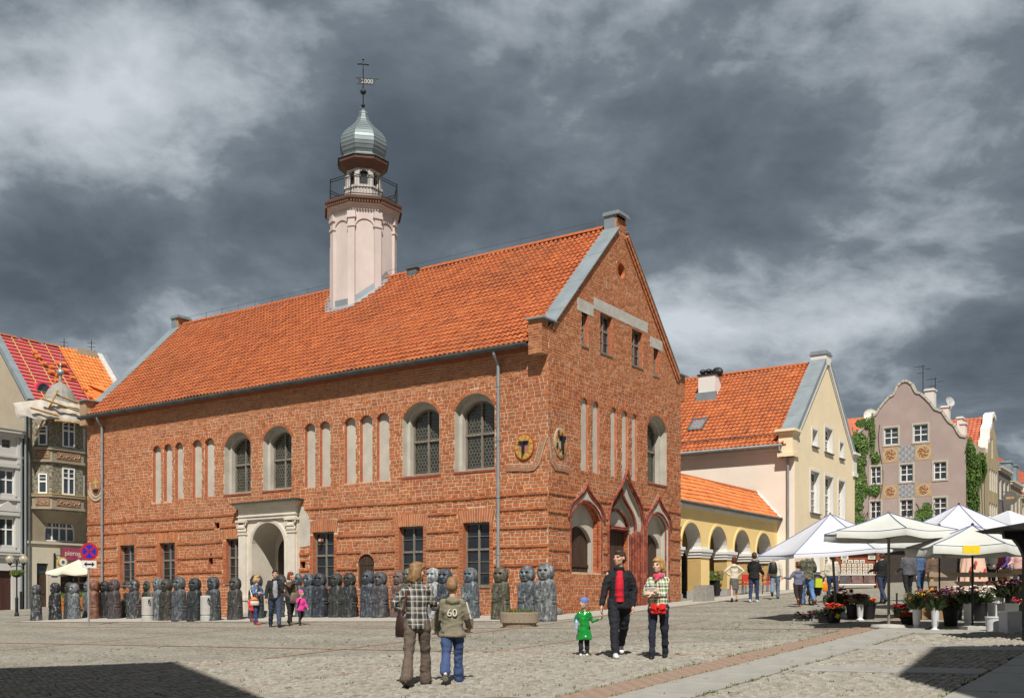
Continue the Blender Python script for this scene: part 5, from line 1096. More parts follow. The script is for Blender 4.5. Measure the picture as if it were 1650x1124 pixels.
# ivy: leaves spread over the wall in hanging lobes
M_IVY = mat('ivy_leaf', (0.07, 0.13, 0.02), 0.55, 0.3, 2, 0, island=[(0.035, 0.075, 0.012), (0.065, 0.13, 0.02), (0.10, 0.18, 0.03), (0.13, 0.21, 0.04), (0.05, 0.10, 0.015)])
def ivy(name, label, F, loc, inside, box, n, size, depth, seed):
    rg = random.Random(seed); mb = MB(); a0, a1, b0, b1 = box; k = 0; tries = 0
    while k < n and tries < n*12:
        tries += 1; a, b = rg.uniform(a0, a1), rg.uniform(b0, b1); s_ = inside(a, b)
        if s_ <= 0 or rg.random() > s_*2: continue
        cl_ = mnoise.noise(Vector((a*1.3, b*1.3, seed))); d = .04+depth*rg.random()*min(1, s_)*(0.6+.8*max(-.4, cl_)); k += 1
        t = rg.uniform(-1.0, 1.0); t2 = rg.uniform(-.9, .5); sz = size*rg.uniform(.6, 1.25)
        u = Vector((math.cos(t), math.sin(t)*.6, math.sin(t)*.5)); v = Vector((-math.sin(t)*.7, math.cos(t2), math.sin(t2))); c3 = Vector((a, b, d))
        P = [c3-v*sz*.6, c3+u*sz*.45-v*sz*.05, c3+v*sz*.6, c3-u*sz*.45-v*sz*.05]
        mb.add([F(*p) for p in P], [(0, 1, 2, 3)])
    root = empty(name, loc, ANG, label, 'ivy'); mb.build('leaves', M_IVY, root)['kind'] = 'stuff'
    st_ = MB()
    for j in range(7):
        x = a0+(a1-a0)*(j+.5)/7; st_.tube([F(x+.2*math.sin(j+i), b0+(b1-b0)*i/9*.9, .03) for i in range(10)], .03, 4)
    st_.build('stem', mat('ivy_stem', (0.09, 0.06, 0.035), 0.9), root)
def blob(pts):
    def f(a, b): return max(1-math.hypot((a-x)/rx, (b-y)/ry)+.28*mnoise.noise(Vector((a*1.7, b*1.7, 3.1))) for x, y, rx, ry in pts)
    return f
ivy('ivy', 'dark green ivy covering the left flank of the mauve house', FL, (*gw(61.12, -.87), 0), blob([(8.7, 13.2, 1.0, 2.3), (8.9, 10.8, 1.3, 2.2), (8.4, 14.8, .9, 1.3), (9.2, 8.8, 1.1, 1.2), (7.9, 16.6, .8, .5), (7.25, 15.4, .22, 2.0), (7.0, 13.6, .35, .5), (7.15, 11.0, .6, .6), (9.6, 12, 1.0, 4)]), (6.3, 10.3, 7.4, 17.4), 9000, .17, .45, 3)
ivy('ivy', 'bright green ivy hanging on the right corner of the mauve house', lambda a, b, d: (a, -d, b), (*gw(61.12, -.87), 0), blob([(1.8, 13.4, 2.2, 1.6), (2.5, 11.4, 2.6, 2.2), (4.4, 12.6, 3.2, 1.3), (2.2, 9.0, 1.9, 1.8), (3.2, 10, 2, 2), (6.8, 13.2, 2.2, 1.2), (2.4, 7.4, 1.0, .9)]), (-.1, 8.8, 6.3, 15.2), 9000, .19, .6, 4)
ivy('ivy', 'small round ivy patch between the lowest windows of the mauve house', FL, (*gw(61.12, -.87), 0), blob([(3.1, 8.4, .75, 1.0), (2.9, 9.2, .4, .5), (3.5, 7.6, .8, .8)]), (2.0, 4.6, 6.8, 10), 2600, .16, .4, 5)
ivy('ivy', 'small ivy sprig low at the left edge of the mauve house', FL, (*gw(61.12, -.87), 0), blob([(8.2, 7.9, .5, .9), (9.0, 8.2, .4, .7)]), (7.2, 9.8, 6.6, 9.4), 1000, .15, .3, 6)
# ---- houses along the street behind
h2 = empty('street_house', (*gw(61.12+8.6, -.87), 0), ANG, 'narrow ochre house with white edged gable and red roof behind the ivy', 'house')
M_OB = mat('ochre_grey_render', (0.36, 0.29, 0.17), 0.92, 0.12, 0.6, stain=.3)
mb = MB(); w2 = [(1.9, 5.9, 11.47, 13.4), (1.9, 5.9, 8.3, 10.4)]; slots = [(1.95+k*1.0, 2.7+k*1.0, b0, b1) for _, _, b0, b1 in w2 for k in range(4)]+[(2.9, 3.5, 14.4, 16.2)]
mb.sheet([(0, 3), (6.1, 3), (6.1, 15.0), (5.6, 15.4), (5.2, 16.6), (4.2, 17.2), (3.9, 18.1), (2.9, 18.4), (2.4, 17.6), (1.2, 16.6), (.7, 15.4), (0, 15.0)], [rect(*s_) for s_ in slots], 0, FG, 0)
for s_ in slots: mb.prism(list(reversed(rect(*s_))), 0, -.2, FG, 1, cap=False)
mb.add([(0, 0, 3), (0, 14, 3), (0, 14, 15), (0, 0, 15)], [(0, 1, 2, 3)], 0); mb.build('wall', [M_OB, M_CRB], h2)
for s_ in slots: cross_window(h2, *s_, FG, .15, M_WH, cols=1, up=1, low=1, split=.6, fw=.09, glass=M_GLW, sill=False)
cp_ = MB(); ol = [(0, 14.9), (.15, 15.7), (.9, 15.9), (1.0, 16.8), (2.0, 17.4), (2.3, 18.2), (3.3, 18.55), (4.1, 18.2)]
for p, q in zip(ol, ol[1:]): cp_.prism([p, q, (q[0]+.1, q[1]-.35), (p[0]+.1, p[1]-.35)], -.6, .18, FG, back=True)
cp_.build('gable_coping', M_WH, h2, fixn=True)
r2 = link('roof', None, h2); v2 = Vector((3.2, 0, 3.2)); mb = MB(); mb.add([(-.2, .3, 14.8), (-.2, 14, 14.8), (3.1, 14, 18.1), (3.1, .3, 18.1), (6.3, .3, 14.8), (6.3, 14, 14.8)], [(0, 1, 2, 3), (3, 2, 5, 4)]); mb.build('roof_deck', M_TR, r2)
tile_roof(r2, (-.2, .6, 14.82), (0, 1, 0), (3.3, 0, 3.3), 9, 4.66, .34, .36, M_TR, TONES, 0, seed=8, amp=.05)
def street_house(gx, w, top, wallc, label, floors, roofc, off=-.87, nw=3, dormer=False):
    h_ = empty('street_house', (*gw(gx, off), 0), ANG, label, 'house'); b0 = ggz(gx+w/2, off)-.6; sl_ = []
    for f in range(floors):
        zt = top-.9-f*3.1
        for k in range(nw): x = w*(k+.5)/nw; sl_.append((x-.5, x+.5, zt-1.9, zt))
    mb = MB(); mb.sheet(rect(0, w, b0, top), [rect(*s_) for s_ in sl_], 0, FG, 0)
    for s_ in sl_: mb.prism(list(reversed(rect(*s_))), 0, -.25, FG, 1, cap=False)
    mb.add([(0, 0, b0), (0, 9, b0), (0, 9, top), (0, 0, top)], [(0, 1, 2, 3)], 0); mb.build('wall', [wallc, M_CRB], h_)
    for s_ in sl_: cross_window(h_, *s_, FG, .18, M_WH, cols=2, up=1, low=1, split=.6, fw=.09, glass=M_GLW, sill=True)
    mb = MB(); mb.box((-.05, -.3, top), (w+.05, .3, top+.2)); mb.box((0, -.18, top-.25), (w, 0, top)); mb.build('cornice', M_CRB, h_)
    mb = MB(); mb.add([(-.1, -.3, top+.2), (w+.1, -.3, top+.2), (w+.1, 4.2, top+3.6), (-.1, 4.2, top+3.6), (-.1, 9, top+.2), (w+.1, 9, top+.2)], [(0, 1, 2, 3), (3, 2, 5, 4), (0, 3, 4)]); rr = mb.build('roof', roofc, h_)
    if dormer:
        for k in range(2): mb = MB(); x = w*(k+.5)/2; mb.box((x-.7, .1, top+.5), (x+.7, 2.5, top+2.0)); mb.box((x-.8, 0, top+2.0), (x+.8, 2.6, top+2.15)); mb.build('dormer', M_ZN, rr)
    return h_
M_DG = mat('dark_grey_render', (0.13, 0.12, 0.11), 0.92, 0.15, 0.6); M_BG2 = mat('brown_grey_render', (0.25, 0.21, 0.16), 0.92, 0.12, 0.6, stain=.3)
street_house(76.0, 6.2, 13.9, M_DG, 'dark grey street house with pale cornice right of the ochre house', 3, M_ZN)
street_house(82.4, 6.5, 13.2, M_BG2, 'brown grey street house with zinc dormers farther along the row', 3, M_ZN, dormer=True)
street_house(89.1, 9, 12.4, M_OB, 'ochre street house with red roof at the far end of the row', 3, M_TR, nw=4)
street_house(98.3, 12, 14.5, M_WR, 'pale house closing the far end of the street', 3, M_TR, nw=5)
# hanging round shop sign boards
for (gx_, z_, lab) in ((61.12+16.6, 11.2, 'dark round hanging sign on the dark grey street house'),):
    s_ = empty('hanging_sign', (*gw(gx_, -1.6), 0), ANG, lab, 'sign'); mb = MB(); mb.prism(arc((0, z_), .62, 0, 2*math.pi, 20)[:-1], -.08, .08, lambda a, b, d: (d, a, b), back=True); mb.build('disc', M_DG, s_, fixn=True)
    mb = MB(); mb.prism(rect(-.35, .35, z_-.1, z_+.12), .08, .1, lambda a, b, d: (-d, a, b)); mb.build('print', M_SGO, s_, fixn=True); mb = MB(); mb.tube([(0, -.1, z_+.6), (0, .75, z_+.6)], .03, 5); mb.build('bracket', M_IR, s_)
s_ = empty('hanging_sign', (*gw(60.2, 8.1), 0), ANG, 'dark round hanging sign low beside the ivy of the mauve house', 'sign'); mb = MB(); mb.prism(arc((0, 7.85), .55, 0, 2*math.pi, 20)[:-1], -.07, .07, lambda a, b, d: (-d, a, b), back=True); mb.build('disc', M_DG, s_, fixn=True)
mb = MB()
for k in range(2): mb.prism(rect(-.3, .3, 7.6+k*.3, 7.8+k*.3), .07, .09, lambda a, b, d: (-d, a, b))
mb.build('print', M_SGO, s_, fixn=True); mb = MB(); mb.tube([(0, 0, 8.4), (.95, 0, 8.4)], .03, 5); mb.build('bracket', M_IR, s_)
# ================================================================== houses beyond the left end of the town hall
M_GB = mat('sooty_beige_render', (0.30, 0.25, 0.18), 0.93, 0.16, 0.7, 0.25, 20, stain=.55, stainc=(0.15, 0.125, 0.09))
M_BW = mat('bare_beige_render', (0.40, 0.34, 0.25), 0.93, 0.14, 0.9, 0.4, 14, stain=.5, stainc=(0.30, 0.22, 0.15))
M_CG = mat('cream_ground_floor', (0.52, 0.47, 0.37), 0.9, 0.08, 0.8, 0.1, 40, stain=.2, stainc=(0.40, 0.36, 0.28))
M_WHH = mat('white_grey_render', (0.52, 0.51, 0.48), 0.9, 0.08, 0.9, 0.1, 40, stain=.4, stainc=(0.38, 0.37, 0.35))
M_MOS = mat('pebble_mosaic', (0.12, 0.11, 0.075), 0.7, 0.85, 7, 0.6, 9, col2=(0.20, 0.18, 0.13))
M_ORN = mat('rust_ornament', (0.25, 0.145, 0.09), 0.9, 0.3, 6)
LX, LY = -33.4, 72.0
gh = empty('bay_house', (LX, LY, 0), ANG, 'sooty beige house with polygonal bay, grey dome and roof under repair', 'house')
GLN = 8.6
awin, awc, awr, awh = seg_arch(1.42, 3.72, 5.85, 6.45, 7.6, 16)
shop = rect(2.55, 4.9, .5, 3.75); gdoor = rect(.77, 1.62, .9, 4.27); hs = [awin, shop, gdoor]
mb = MB(); mb.sheet(rect(0, GLN, .4, 15.3), hs, 0, FG, 0)
for h_ in hs: mb.prism(list(reversed(h_)), 0, -.3, FG, 1, cap=False)
mb.add([(0, 0, .4), (0, 9, .4), (0, 9, 15.3), (0, 4.2, 20.5), (0, 0, 15.3)], [(0, 1, 2, 3, 4)], 2)
mb.build('wall', [M_GB, M_CG, M_BW], gh)
mb = MB(); mb.sheet(rect(0.02, GLN, .4, 5.62), [shop, gdoor], .03, FG); mb.prism(rect(0.02, GLN, 5.62, 5.78), 0, .14, FG); mb.build('ground_floor_facing', M_CG, gh)
for k in range(6):      # horizontal grooves of the ground floor
    pass
# arched window
aw = link('window', None, gh); fr = MB(); inn = seg_arch(1.5, 3.64, 5.93, 6.45, 7.52, 16)[0]; fr.sheet(awin, [inn], -.12, FG); fr.prism(list(reversed(inn)), -.12, -.2, FG, cap=False)
for x in (2.0, 2.55, 3.1): fr.box((x-.05, 5.85, -.2), (x+.05, 7.5 if x == 2.55 else 7.3, -.1), 0, FG)
fr.box((1.45, 6.75, -.2), (3.7, 6.86, -.09), 0, FG)
for x in (2.28, 2.83): fr.box((x-.015, 6.86, -.19), (x+.015, 7.45, -.12), 0, FG)
fr.box((2.0, 7.12, -.19), (3.1, 7.15, -.12), 0, FG); fr.build('frame', M_WH, aw, fixn=True); gl = MB(); gl.sheet(awin, [], -.17, FG); gl.build('glass', M_GLW, aw)
mb = MB(); mb.prism(gdoor, -.3, -.22, FG)
for z0, z1 in ((1.1, 2.0), (2.15, 3.3)):
    for x in (.83, 1.23): mb.box((x, z0, -.22), (x+.33, z1, -.19), 0, FG)
mb.build('door', M_WDK, gh, fixn=True); mb = MB(); mb.box((.83, 3.55, -.21), (1.56, 4.15, -.2), 0, FG); mb.build('transom_glass', M_GLW, gh)
for k in range(2): mb = MB(); mb.box((.6, -.9+.35*k, .3), (1.8, .1, 1.12+.12*k)); mb.build('step', M_SLABP, gh)
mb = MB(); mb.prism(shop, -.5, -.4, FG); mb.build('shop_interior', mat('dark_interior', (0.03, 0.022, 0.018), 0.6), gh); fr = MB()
for x in (2.6, 3.7, 4.8): fr.box((x-.05, .6, -.3), (x+.05, 3.7, -.2), 0, FG)
fr.box((2.6, 2.9, -.3), (4.85, 3.0, -.2), 0, FG); fr.build('shop_frame', M_WDK, gh, fixn=True)
# the bay
BP = [(.45, 0), (1.3, -1.0), (3.65, -1.0), (4.55, 0)]
def ring(z0, z1, off, m, name, parent, s0=None):
    def ex(o): c = (2.5, .2); return [(c[0]+(x-c[0])*(1+o/1.9), (y-c[1])*(1+o/1.2)+c[1]) for x, y in BP]
    a, b = ex(off if s0 is None else s0), ex(off); q = MB(); n_ = 4; q.add([(x, y, z0) for x, y in a]+[(x, y, z1) for x, y in b], [(i, i+1, n_+i+1, n_+i) for i in range(3)]+[(3, 2, 1, 0), (4, 5, 6, 7)]); return q.build(name, m, parent)
bay = ring(7.9, 15.0, 0, M_MOS, 'bay', gh)
ring(7.1, 7.95, .02, M_GB, 'corbel', bay, -.75)
for z in (8.0, 11.25):
    ring(z, z+.18, .16, M_GB, 'moulding', bay); ring(z+.18, z+.85, .07, M_GB, 'ornament_band', bay); ring(z+.85, z+1.02, .17, M_GB, 'moulding', bay); ring(z+1.02, z+1.06, .2, mat('yellow_sheet', (0.48, 0.36, 0.12), .6) if z < 9 else M_GUT, 'ledge_sheet', bay)
ring(14.45, 14.95, .12, M_GB, 'eaves_band', bay)
FBm = lambda a, b, d: (a, -1.0-d, b)
e0 = (Vector(BP[1])-Vector(BP[0])); e0n = e0.normalized(); n0 = Vector((e0n.y, -e0n.x)); n0 = n0 if n0.y < 0 else -n0
FBl = lambda a, b, d: (BP[0][0]+e0n.x*a+n0.x*d, BP[0][1]+e0n.y*a+n0.y*d, b)
el_ = e0.length
for z in (8.0, 11.25):
    pn = MB(); pn.box((.25, z+.26, .08), (el_-.12, z+.78, .13), 0, FBl); pn.box((1.6, z+.26, .07), (3.4, z+.78, .12), 0, FBm)
    for k in range(14):
        x = 1.7+k*.12; pn.tube([FBm(x, z+.35+.3*((k*7) % 5)/5, .13), FBm(x+.1, z+.4+.25*((k*3) % 4)/4, .14)], .03, 4, 1)
    for k in range(8): x = .32+k*.1; pn.tube([FBl(x, z+.35+.3*((k*7) % 5)/5, .14), FBl(x+.09, z+.4+.25*((k*3) % 4)/4, .15)], .03, 4, 1)
    pn.build('ornament', [M_ORN, mat('ornament_light', (0.40, 0.29, 0.19), .9)], bay, fixn=True)
for z0, z1 in ((9.08, 10.45), (12.4, 13.75)):
    cross_window(bay, .42, 1.02, z0, z1, FBl, -.06, M_WH, cols=1, up=2, low=1, split=.6, fw=.09, glass=M_GLW, sill=False, bar=.04)
    cross_window(bay, 2.05, 3.0, z0, z1+.5, FBm, -.06, M_WH, cols=2, up=2, low=1, split=.62, fw=.09, glass=M_GLW, sill=False, bar=.04)
for z0 in (9.08, 12.4): cross_window(bay, .2, .62, z0, z0+1.5, lambda a, b, d: (BP[2][0]+.9*(a/1.35)+d*.74, BP[2][1]+1.0*(a/1.35)-d*.67, b), -.04, M_WH, cols=1, up=1, low=1, split=.6, fw=.08, glass=M_GLW, sill=False)
M_DOME = mat('grey_shingle_dome', (0.27, 0.26, 0.235), 0.7, 0.2, 6, 0.3, 20)
mb = MB(); mb.lathe([(1.5, 14.9), (1.5, 15.05), (1.25, 15.15), (1.22, 15.4), (1.12, 15.9), (.9, 16.4), (.62, 16.75), (.35, 16.95), (.16, 17.05), (.11, 17.1), (.10, 17.5), (.09, 17.6)], (2.5, -.1, 0), 16, sy=.85); dome = mb.build('dome', M_DOME, bay, smooth=False)
mb = MB(); mb.lathe([(.1, 17.55), (.22, 17.68), (.24, 17.8), (.18, 17.92), (.07, 18.0), (.045, 18.2), (.08, 18.3), (.03, 18.42), (.012, 19.2)], (2.5, -.1, 0), 10); mb.build('finial', M_ZN, bay)
# roof: pink membrane with battens, half of it newly tiled
gr = link('roof', None, gh); re, rz_, ry, rz2 = -.25, 15.45, 4.2, 20.65
GV = Vector((0, ry-re, rz2-rz_)); GLn = GV.length; GVn = GV.normalized(); GNn = Vector((0, -GVn.z, GVn.y))
rp = lambda a, b, n=0.0: tuple(Vector((a, re, rz_))+GVn*b+GNn*n)
mb = MB(); mb.add([rp(0, 0), rp(GLN, 0), rp(GLN, GLn), rp(0, GLn), (0, 9.0, 15.0), (GLN, 9.0, 15.0)], [(0, 1, 2, 3), (3, 2, 5, 4)]); mb.build('membrane', mat('pink_roof_membrane', (0.56, 0.05, 0.11), 0.55, 0.12, 3, 0.1, 10), gr)
M_BAT = mat('roof_batten', (0.45, 0.28, 0.10), 0.85, 0.2, 6)
TX0 = 4.7
for k in range(17):
    b = .25+k*.39; mb = MB(); mb.add([rp(a, bb, n) for n in (.04, .09) for a, bb in ((.3, b), (TX0+.5, b), (TX0+.5, b+.06), (.3, b+.06))], [(0, 1, 5, 4), (1, 2, 6, 5), (2, 3, 7, 6), (3, 0, 4, 7), (4, 5, 6, 7), (3, 2, 1, 0)]); mb.build('batten', M_BAT, gr)
for a in (1.35, 2.65, 3.95): mb = MB(); mb.tube([rp(a, .1, .05), rp(a, GLn-.1, .05)], .05, 4); mb.build('counter_batten', M_BAT, gr)
M_TNEW = mat('new_orange_tile', (0.68, 0.20, 0.045), 0.7, 0.12, 3, 0.15, 40, island=[(0.62, 0.17, 0.04), (0.70, 0.215, 0.05), (0.74, 0.25, 0.06)])
tile_roof(gr, rp(TX0+.3, 0, .06), (1, 0, 0), GVn, GLN-TX0-.6, GLn, .30, .38, M_TNEW, TONES, 0, seed=9, amp=.05, skip=lambda a, b: a > 1.4 and 1.0 < b < 2.0 and a < 3.2)
M_STK = mat('stacked_tile', (0.55, 0.15, 0.04), .8, .25, 5)
for (a, b) in ((2.6, 4.9), (2.75, 4.2), (3.3, 4.0), (3.05, 3.4), (3.45, 3.2), (3.1, 2.5), (4.1, 4.6), (4.5, 4.7), (4.3, 3.9), (4.6, 3.2), (5.1, 2.1), (5.2, 1.3), (2.5, 5.3)):
    mb = MB()
    for k in range(4): mb.box((a-.2+.02*k, b-.18+.03*k, .1+.035*k), (a+.2+.01*k, b+.2, .13+.035*k), 0, rp)
    mb.build('tile_stack', M_STK, gr, fixn=True)
for k in range(22):
    a = .5+k*.36
    if k in (4, 9, 14): continue
    o = link('ridge_tile', rtm, gr); o.location = (a+.2, ry, rz2); o.rotation_euler = (rnd.uniform(-.05, .05), 0, math.pi/2); o.data = rtm
for a0, a1, m_ in ((-.12, .38, M_ZN), (GLN-.35, GLN+.1, mat('bare_timber_verge', (0.55, 0.52, 0.48), .7)), (GLN+.1, GLN+.5, M_ZN)):
    mb = MB(); mb.add([rp(a, b, n) for n in (-.1, .2) for a, b in ((a0, -.1), (a1, -.1), (a1, GLn+.1), (a0, GLn+.1))], [(0, 1, 5, 4), (1, 2, 6, 5), (2, 3, 7, 6), (3, 0, 4, 7), (4, 5, 6, 7)]); mb.build('verge_sheet', m_, gr)
# dormer and round pink dormer
mb = MB(); mb.box((6.0, -.1, 15.6), (7.6, 2.0, 17.0)); mb.build('dormer', M_WHH, gr); cross_window(gr, 6.4, 7.2, 15.95, 16.85, lambda a, b, d: (a, -.1-d, b), -.02, M_WH, cols=1, up=1, low=1, fw=.08, glass=M_GLW, sill=False)
mb = MB(); mb.add([(5.8, -.3, 17.0), (7.8, -.3, 17.0), (7.8, 2.2, 17.9), (5.8, 2.2, 17.9)], [(0, 1, 2, 3)]); mb.add([(5.6, -.2, 15.5), (6.0, -.2, 17.1), (6.0, 2.2, 17.9)], [(0, 1, 2)]); mb.build('dormer_roof', M_TNEW, gr)
mb = MB(); mb.lathe([(.6, .5), (.6, 2.0)], n=16); mb.v = [(1.55+v[0], -.1+v[2], 16.35+v[1]*1.15) for v in mb.v]; mb.build('round_dormer', MATS['pink_roof_membrane'], gr); mb = MB(); mb.prism([(1.55+.48*math.cos(t), 16.35+.55*math.sin(t)) for t in np.linspace(0, 2*math.pi, 17)[:-1]], -.4, -.37, FG); mb.build('dormer_opening', M_GL, gr)
mb = MB(); mb.box((6.4, 3.8, 20.4), (8.1, 4.6, 20.85)); mb.build('chimney', M_BW, gr)
an = MB()
for x, h in ((7.9, .9), (5.6, .5)): an.tube([(x, 4.3, 20.6), (x, 4.3, 20.9+h)], .035, 4); [an.tube([(x-.35, 4.3, 20.6+h-k*.3), (x+.35, 4.3, 20.7+h-k*.3)], .02, 3) for k in range(3)]
an.build('aerial', M_IR, gr)
for x, m_ in ((.18, M_GUT), (-.12, M_ZN)): mb = MB(); mb.tube([(x, -.12, 15.2), (x, -.12, 1.0)], .07, 8); mb.build('downpipe', m_, gh)
# shop sign lettering, lantern sign
sg_ = empty('shop_sign', (*Vector((LX, LY)), 0), ANG, 'magenta restaurant sign board with cream lettering on the bay house', 'sign')
mb = MB(); mb.box((2.5, 4.45, .08), (5.2, 5.5, .2), 0, FG); mb.build('board', M_BRW, sg_, fixn=True); mb = MB(); mb.box((2.6, 4.54, .2), (5.1, 5.41, .215), 0, FG); mb.build('panel', mat('magenta_panel', (0.30, 0.045, 0.11), .6, .25, 3), sg_, fixn=True)
M_LET = mat('cream_lettering', (0.68, 0.58, 0.40), .7, .1)
lettering('lettering', 'pierogarnia', .50, M_LET, sg_, Matrix.Translation((3.9, -.222, 5.03)) @ Matrix.Rotation(math.pi/2, 4, 'X'), .006); lettering('lettering', 'Michałowo', .2, M_LET, sg_, Matrix.Translation((4.0, -.222, 4.66)) @ Matrix.Rotation(math.pi/2, 4, 'X'), .006) if False else None
ls = empty('hanging_sign', (LX, LY, 0), ANG, 'round white and gold hanging sign beside the magenta board', 'sign')
mb = MB(); mb.prism(arc((2.45, 4.38), .36, 0, 2*math.pi, 18)[:-1], .35, .5, FG, 0, back=True); mb.prism(arc((2.45, 4.38), .27, 0, 2*math.pi, 18)[:-1], .5, .52, FG, 1); mb.build('disc', [mat('gold_rim', (0.5, 0.33, 0.06), .5), M_WH], ls, fixn=True)
mb = MB(); mb.box((2.02, 3.7, .0), (2.14, 5.0, .1), 0, FG); mb.tube([FG(2.1, 4.85, .1), FG(2.5, 4.85, .4)], .03, 5); mb.build('bracket', M_IR, ls, fixn=True)
mb = MB(); mb.prism(arc((2.45, 4.38), .13, 0, 2*math.pi, 10)[:-1], .52, .53, FG); mb.build('print', M_GUT, ls, fixn=True)
ns = empty('wall_plate', (LX, LY, 0), ANG, 'small blue plate on the cream wall beside the dark door', 'sign'); mb = MB(); mb.box((1.85, 3.35, .03), (2.3, 3.85, .06), 0, FG); mb.build('plate', mat('enamel_blue', (0.06, 0.10, 0.30), .4), ns, fixn=True)
# torn white tarpaulin on poles in front of the eaves
tp = empty('tarpaulin', (LX, LY, -.4), ANG, 'torn white tarpaulin slung on wooden poles under the roof being repaired', 'tarpaulin')
mb = MB(); nu, nv = 48, 14
for j in range(nv+1):
    for i in range(nu+1):
        u, v = i/nu, j/nv; x = -1.7+6.6*u
        top = 15.25+.75*min(1, u/.42)-.35*max(0, u-.42); bot = 14.30+.10*math.sin(u*21)+.30*u-.25*math.exp(-((u-.02)/.05)**2)
        fold = .05*math.sin(u*37+2*math.sin(v*4))*(1-v)+.03*math.sin(u*61+v*7); sag = -.18*math.sin(math.pi*v)*abs(math.sin(u*math.pi*3))
        mb.v.append((x+.04*math.sin(v*9+u*5), -1.75+.5*v*v+fold, bot+(top-bot)*v+sag))
for j in range(nv):
    for i in range(nu): mb.f.append((j*(nu+1)+i, j*(nu+1)+i+1, (j+1)*(nu+1)+i+1, (j+1)*(nu+1)+i)); mb.m.append(0)
mb.build('sheet', mat('white_tarp', (0.50, 0.46, 0.40), .8, .2, 2, .3, 5), tp, smooth=True)
for p, q in (((1.15, -1.9, 16.5), (.05, -1.1, 13.3)), ((1.1, -1.75, 16.2), (5.2, -1.6, 15.55)), ((-.8, -1.85, 15.0), (1.2, -1.9, 14.75)), ((.0, -1.85, 15.75), (4.6, -1.85, 15.0)), ((1.0, -1.85, 14.4), (5.0, -1.8, 14.55))):
    mb = MB(); mb.tube([p, q], .075, 5); mb.build('pole', M_BAT, tp)
# ---- white house at the picture's left edge
wh = empty('white_house', (LX, LY, 0), ANG, 'white grey house with window pediment at the left edge of the square', 'house')
wwin = [(-1.95, -.85, 8.85, 10.5), (-1.95, -.85, 5.35, 7.25), (-4.4, -3.3, 8.85, 10.5), (-4.4, -3.3, 5.35, 7.25), (-1.75, -1.15, 12.0, 12.55)]; wdoor = rect(-2.1, -1.0, .6, 3.7)
mb = MB(); mb.sheet(rect(-8, -.28, .3, 13.0), [rect(*w) for w in wwin]+[wdoor], .05, FG)
for w in wwin: mb.prism(list(reversed(rect(*w))), .05, -.15, FG, cap=False)
mb.prism(list(reversed(wdoor)), .05, -.25, FG, cap=False); mb.add([(-.28, -.05, .3), (-.28, 5, .3), (-.28, 5, 13.0), (-.28, -.05, 13.0)], [(0, 1, 2, 3)]); mb.build('wall', M_WHH, wh)
for w in wwin[:4]:
    r_ = cross_window(wh, *w, FG, .1, M_WH, cols=2, up=1, low=1, split=.6, fw=.08, glass=M_GLW, sill=True)
    t_ = MB(); t_.box((w[0]-.22, w[2]-.1, .05), (w[0]-.02, w[3]+.15, .13), 0, FG); t_.box((w[1]+.02, w[2]-.1, .05), (w[1]+.22, w[3]+.15, .13), 0, FG); t_.box((w[0]-.3, w[3]+.17, .05), (w[1]+.3, w[3]+.4, .2), 0, FG)
    if w[2] < 6: t_.prism([(w[0]-.4, w[3]+.45), (w[1]+.4, w[3]+.45), ((w[0]+w[1])/2, w[3]+1.15)], .05, .2, FG); 
    t_.box((w[0]-.4, w[2]-.4, .05), (w[1]+.4, w[2]-.25, .18), 0, FG); t_.build('surround', M_WHH, r_, fixn=True)
cross_window(wh, *wwin[4], FG, .1, M_WD, cols=1, up=1, low=1, fw=.05, glass=M_GL, sill=False)
mb = MB()
for z0, z1, d in ((12.75, 13.0, .25), (13.0, 13.2, .45), (11.35, 11.5, .14), (10.9, 11.0, .12), (4.55, 4.75, .22), (4.75, 4.85, .3)): mb.box((-8, z0, .05), (-.28, z1, d), 0, FG)
mb.box((-.7, 4.9, .05), (-.35, 12.7, .12), 0, FG); mb.build('cornice', M_WHH, wh, fixn=True)
mb = MB(); mb.add([(-8, -.5, 13.2), (-.1, -.5, 13.2), (-.1, 5, 14.2), (-8, 5, 14.2)], [(0, 1, 2, 3)]); mb.build('roof', M_GUT, wh)
mb = MB(); mb.prism(wdoor, -.25, -.18, FG); mb.box((-2.05, .7, -.18), (-1.58, 2.9, -.15), 0, FG); mb.box((-1.52, .7, -.18), (-1.05, 2.9, -.15), 0, FG); mb.build('door', mat('maroon_door', (0.06, 0.022, 0.018), .6, .3, 6), wh, fixn=True)
mb = MB(); mb.tube([(-.45, -.15, 12.7), (-.45, -.15, 2.3)], .07, 8); mb.build('downpipe', M_ZN, wh); mb = MB(); mb.tube([(-.45, -.15, 2.3), (-.45, -.15, .9)], .085, 8); mb.build('downpipe', M_IR, wh)
# filler house hidden behind the hall so that the street does not end in nothing
street_house(22.5, 14, 14.5, M_GB, 'beige house glimpsed past the far end of the town hall', 4, M_TR, off=50.0, nw=5)
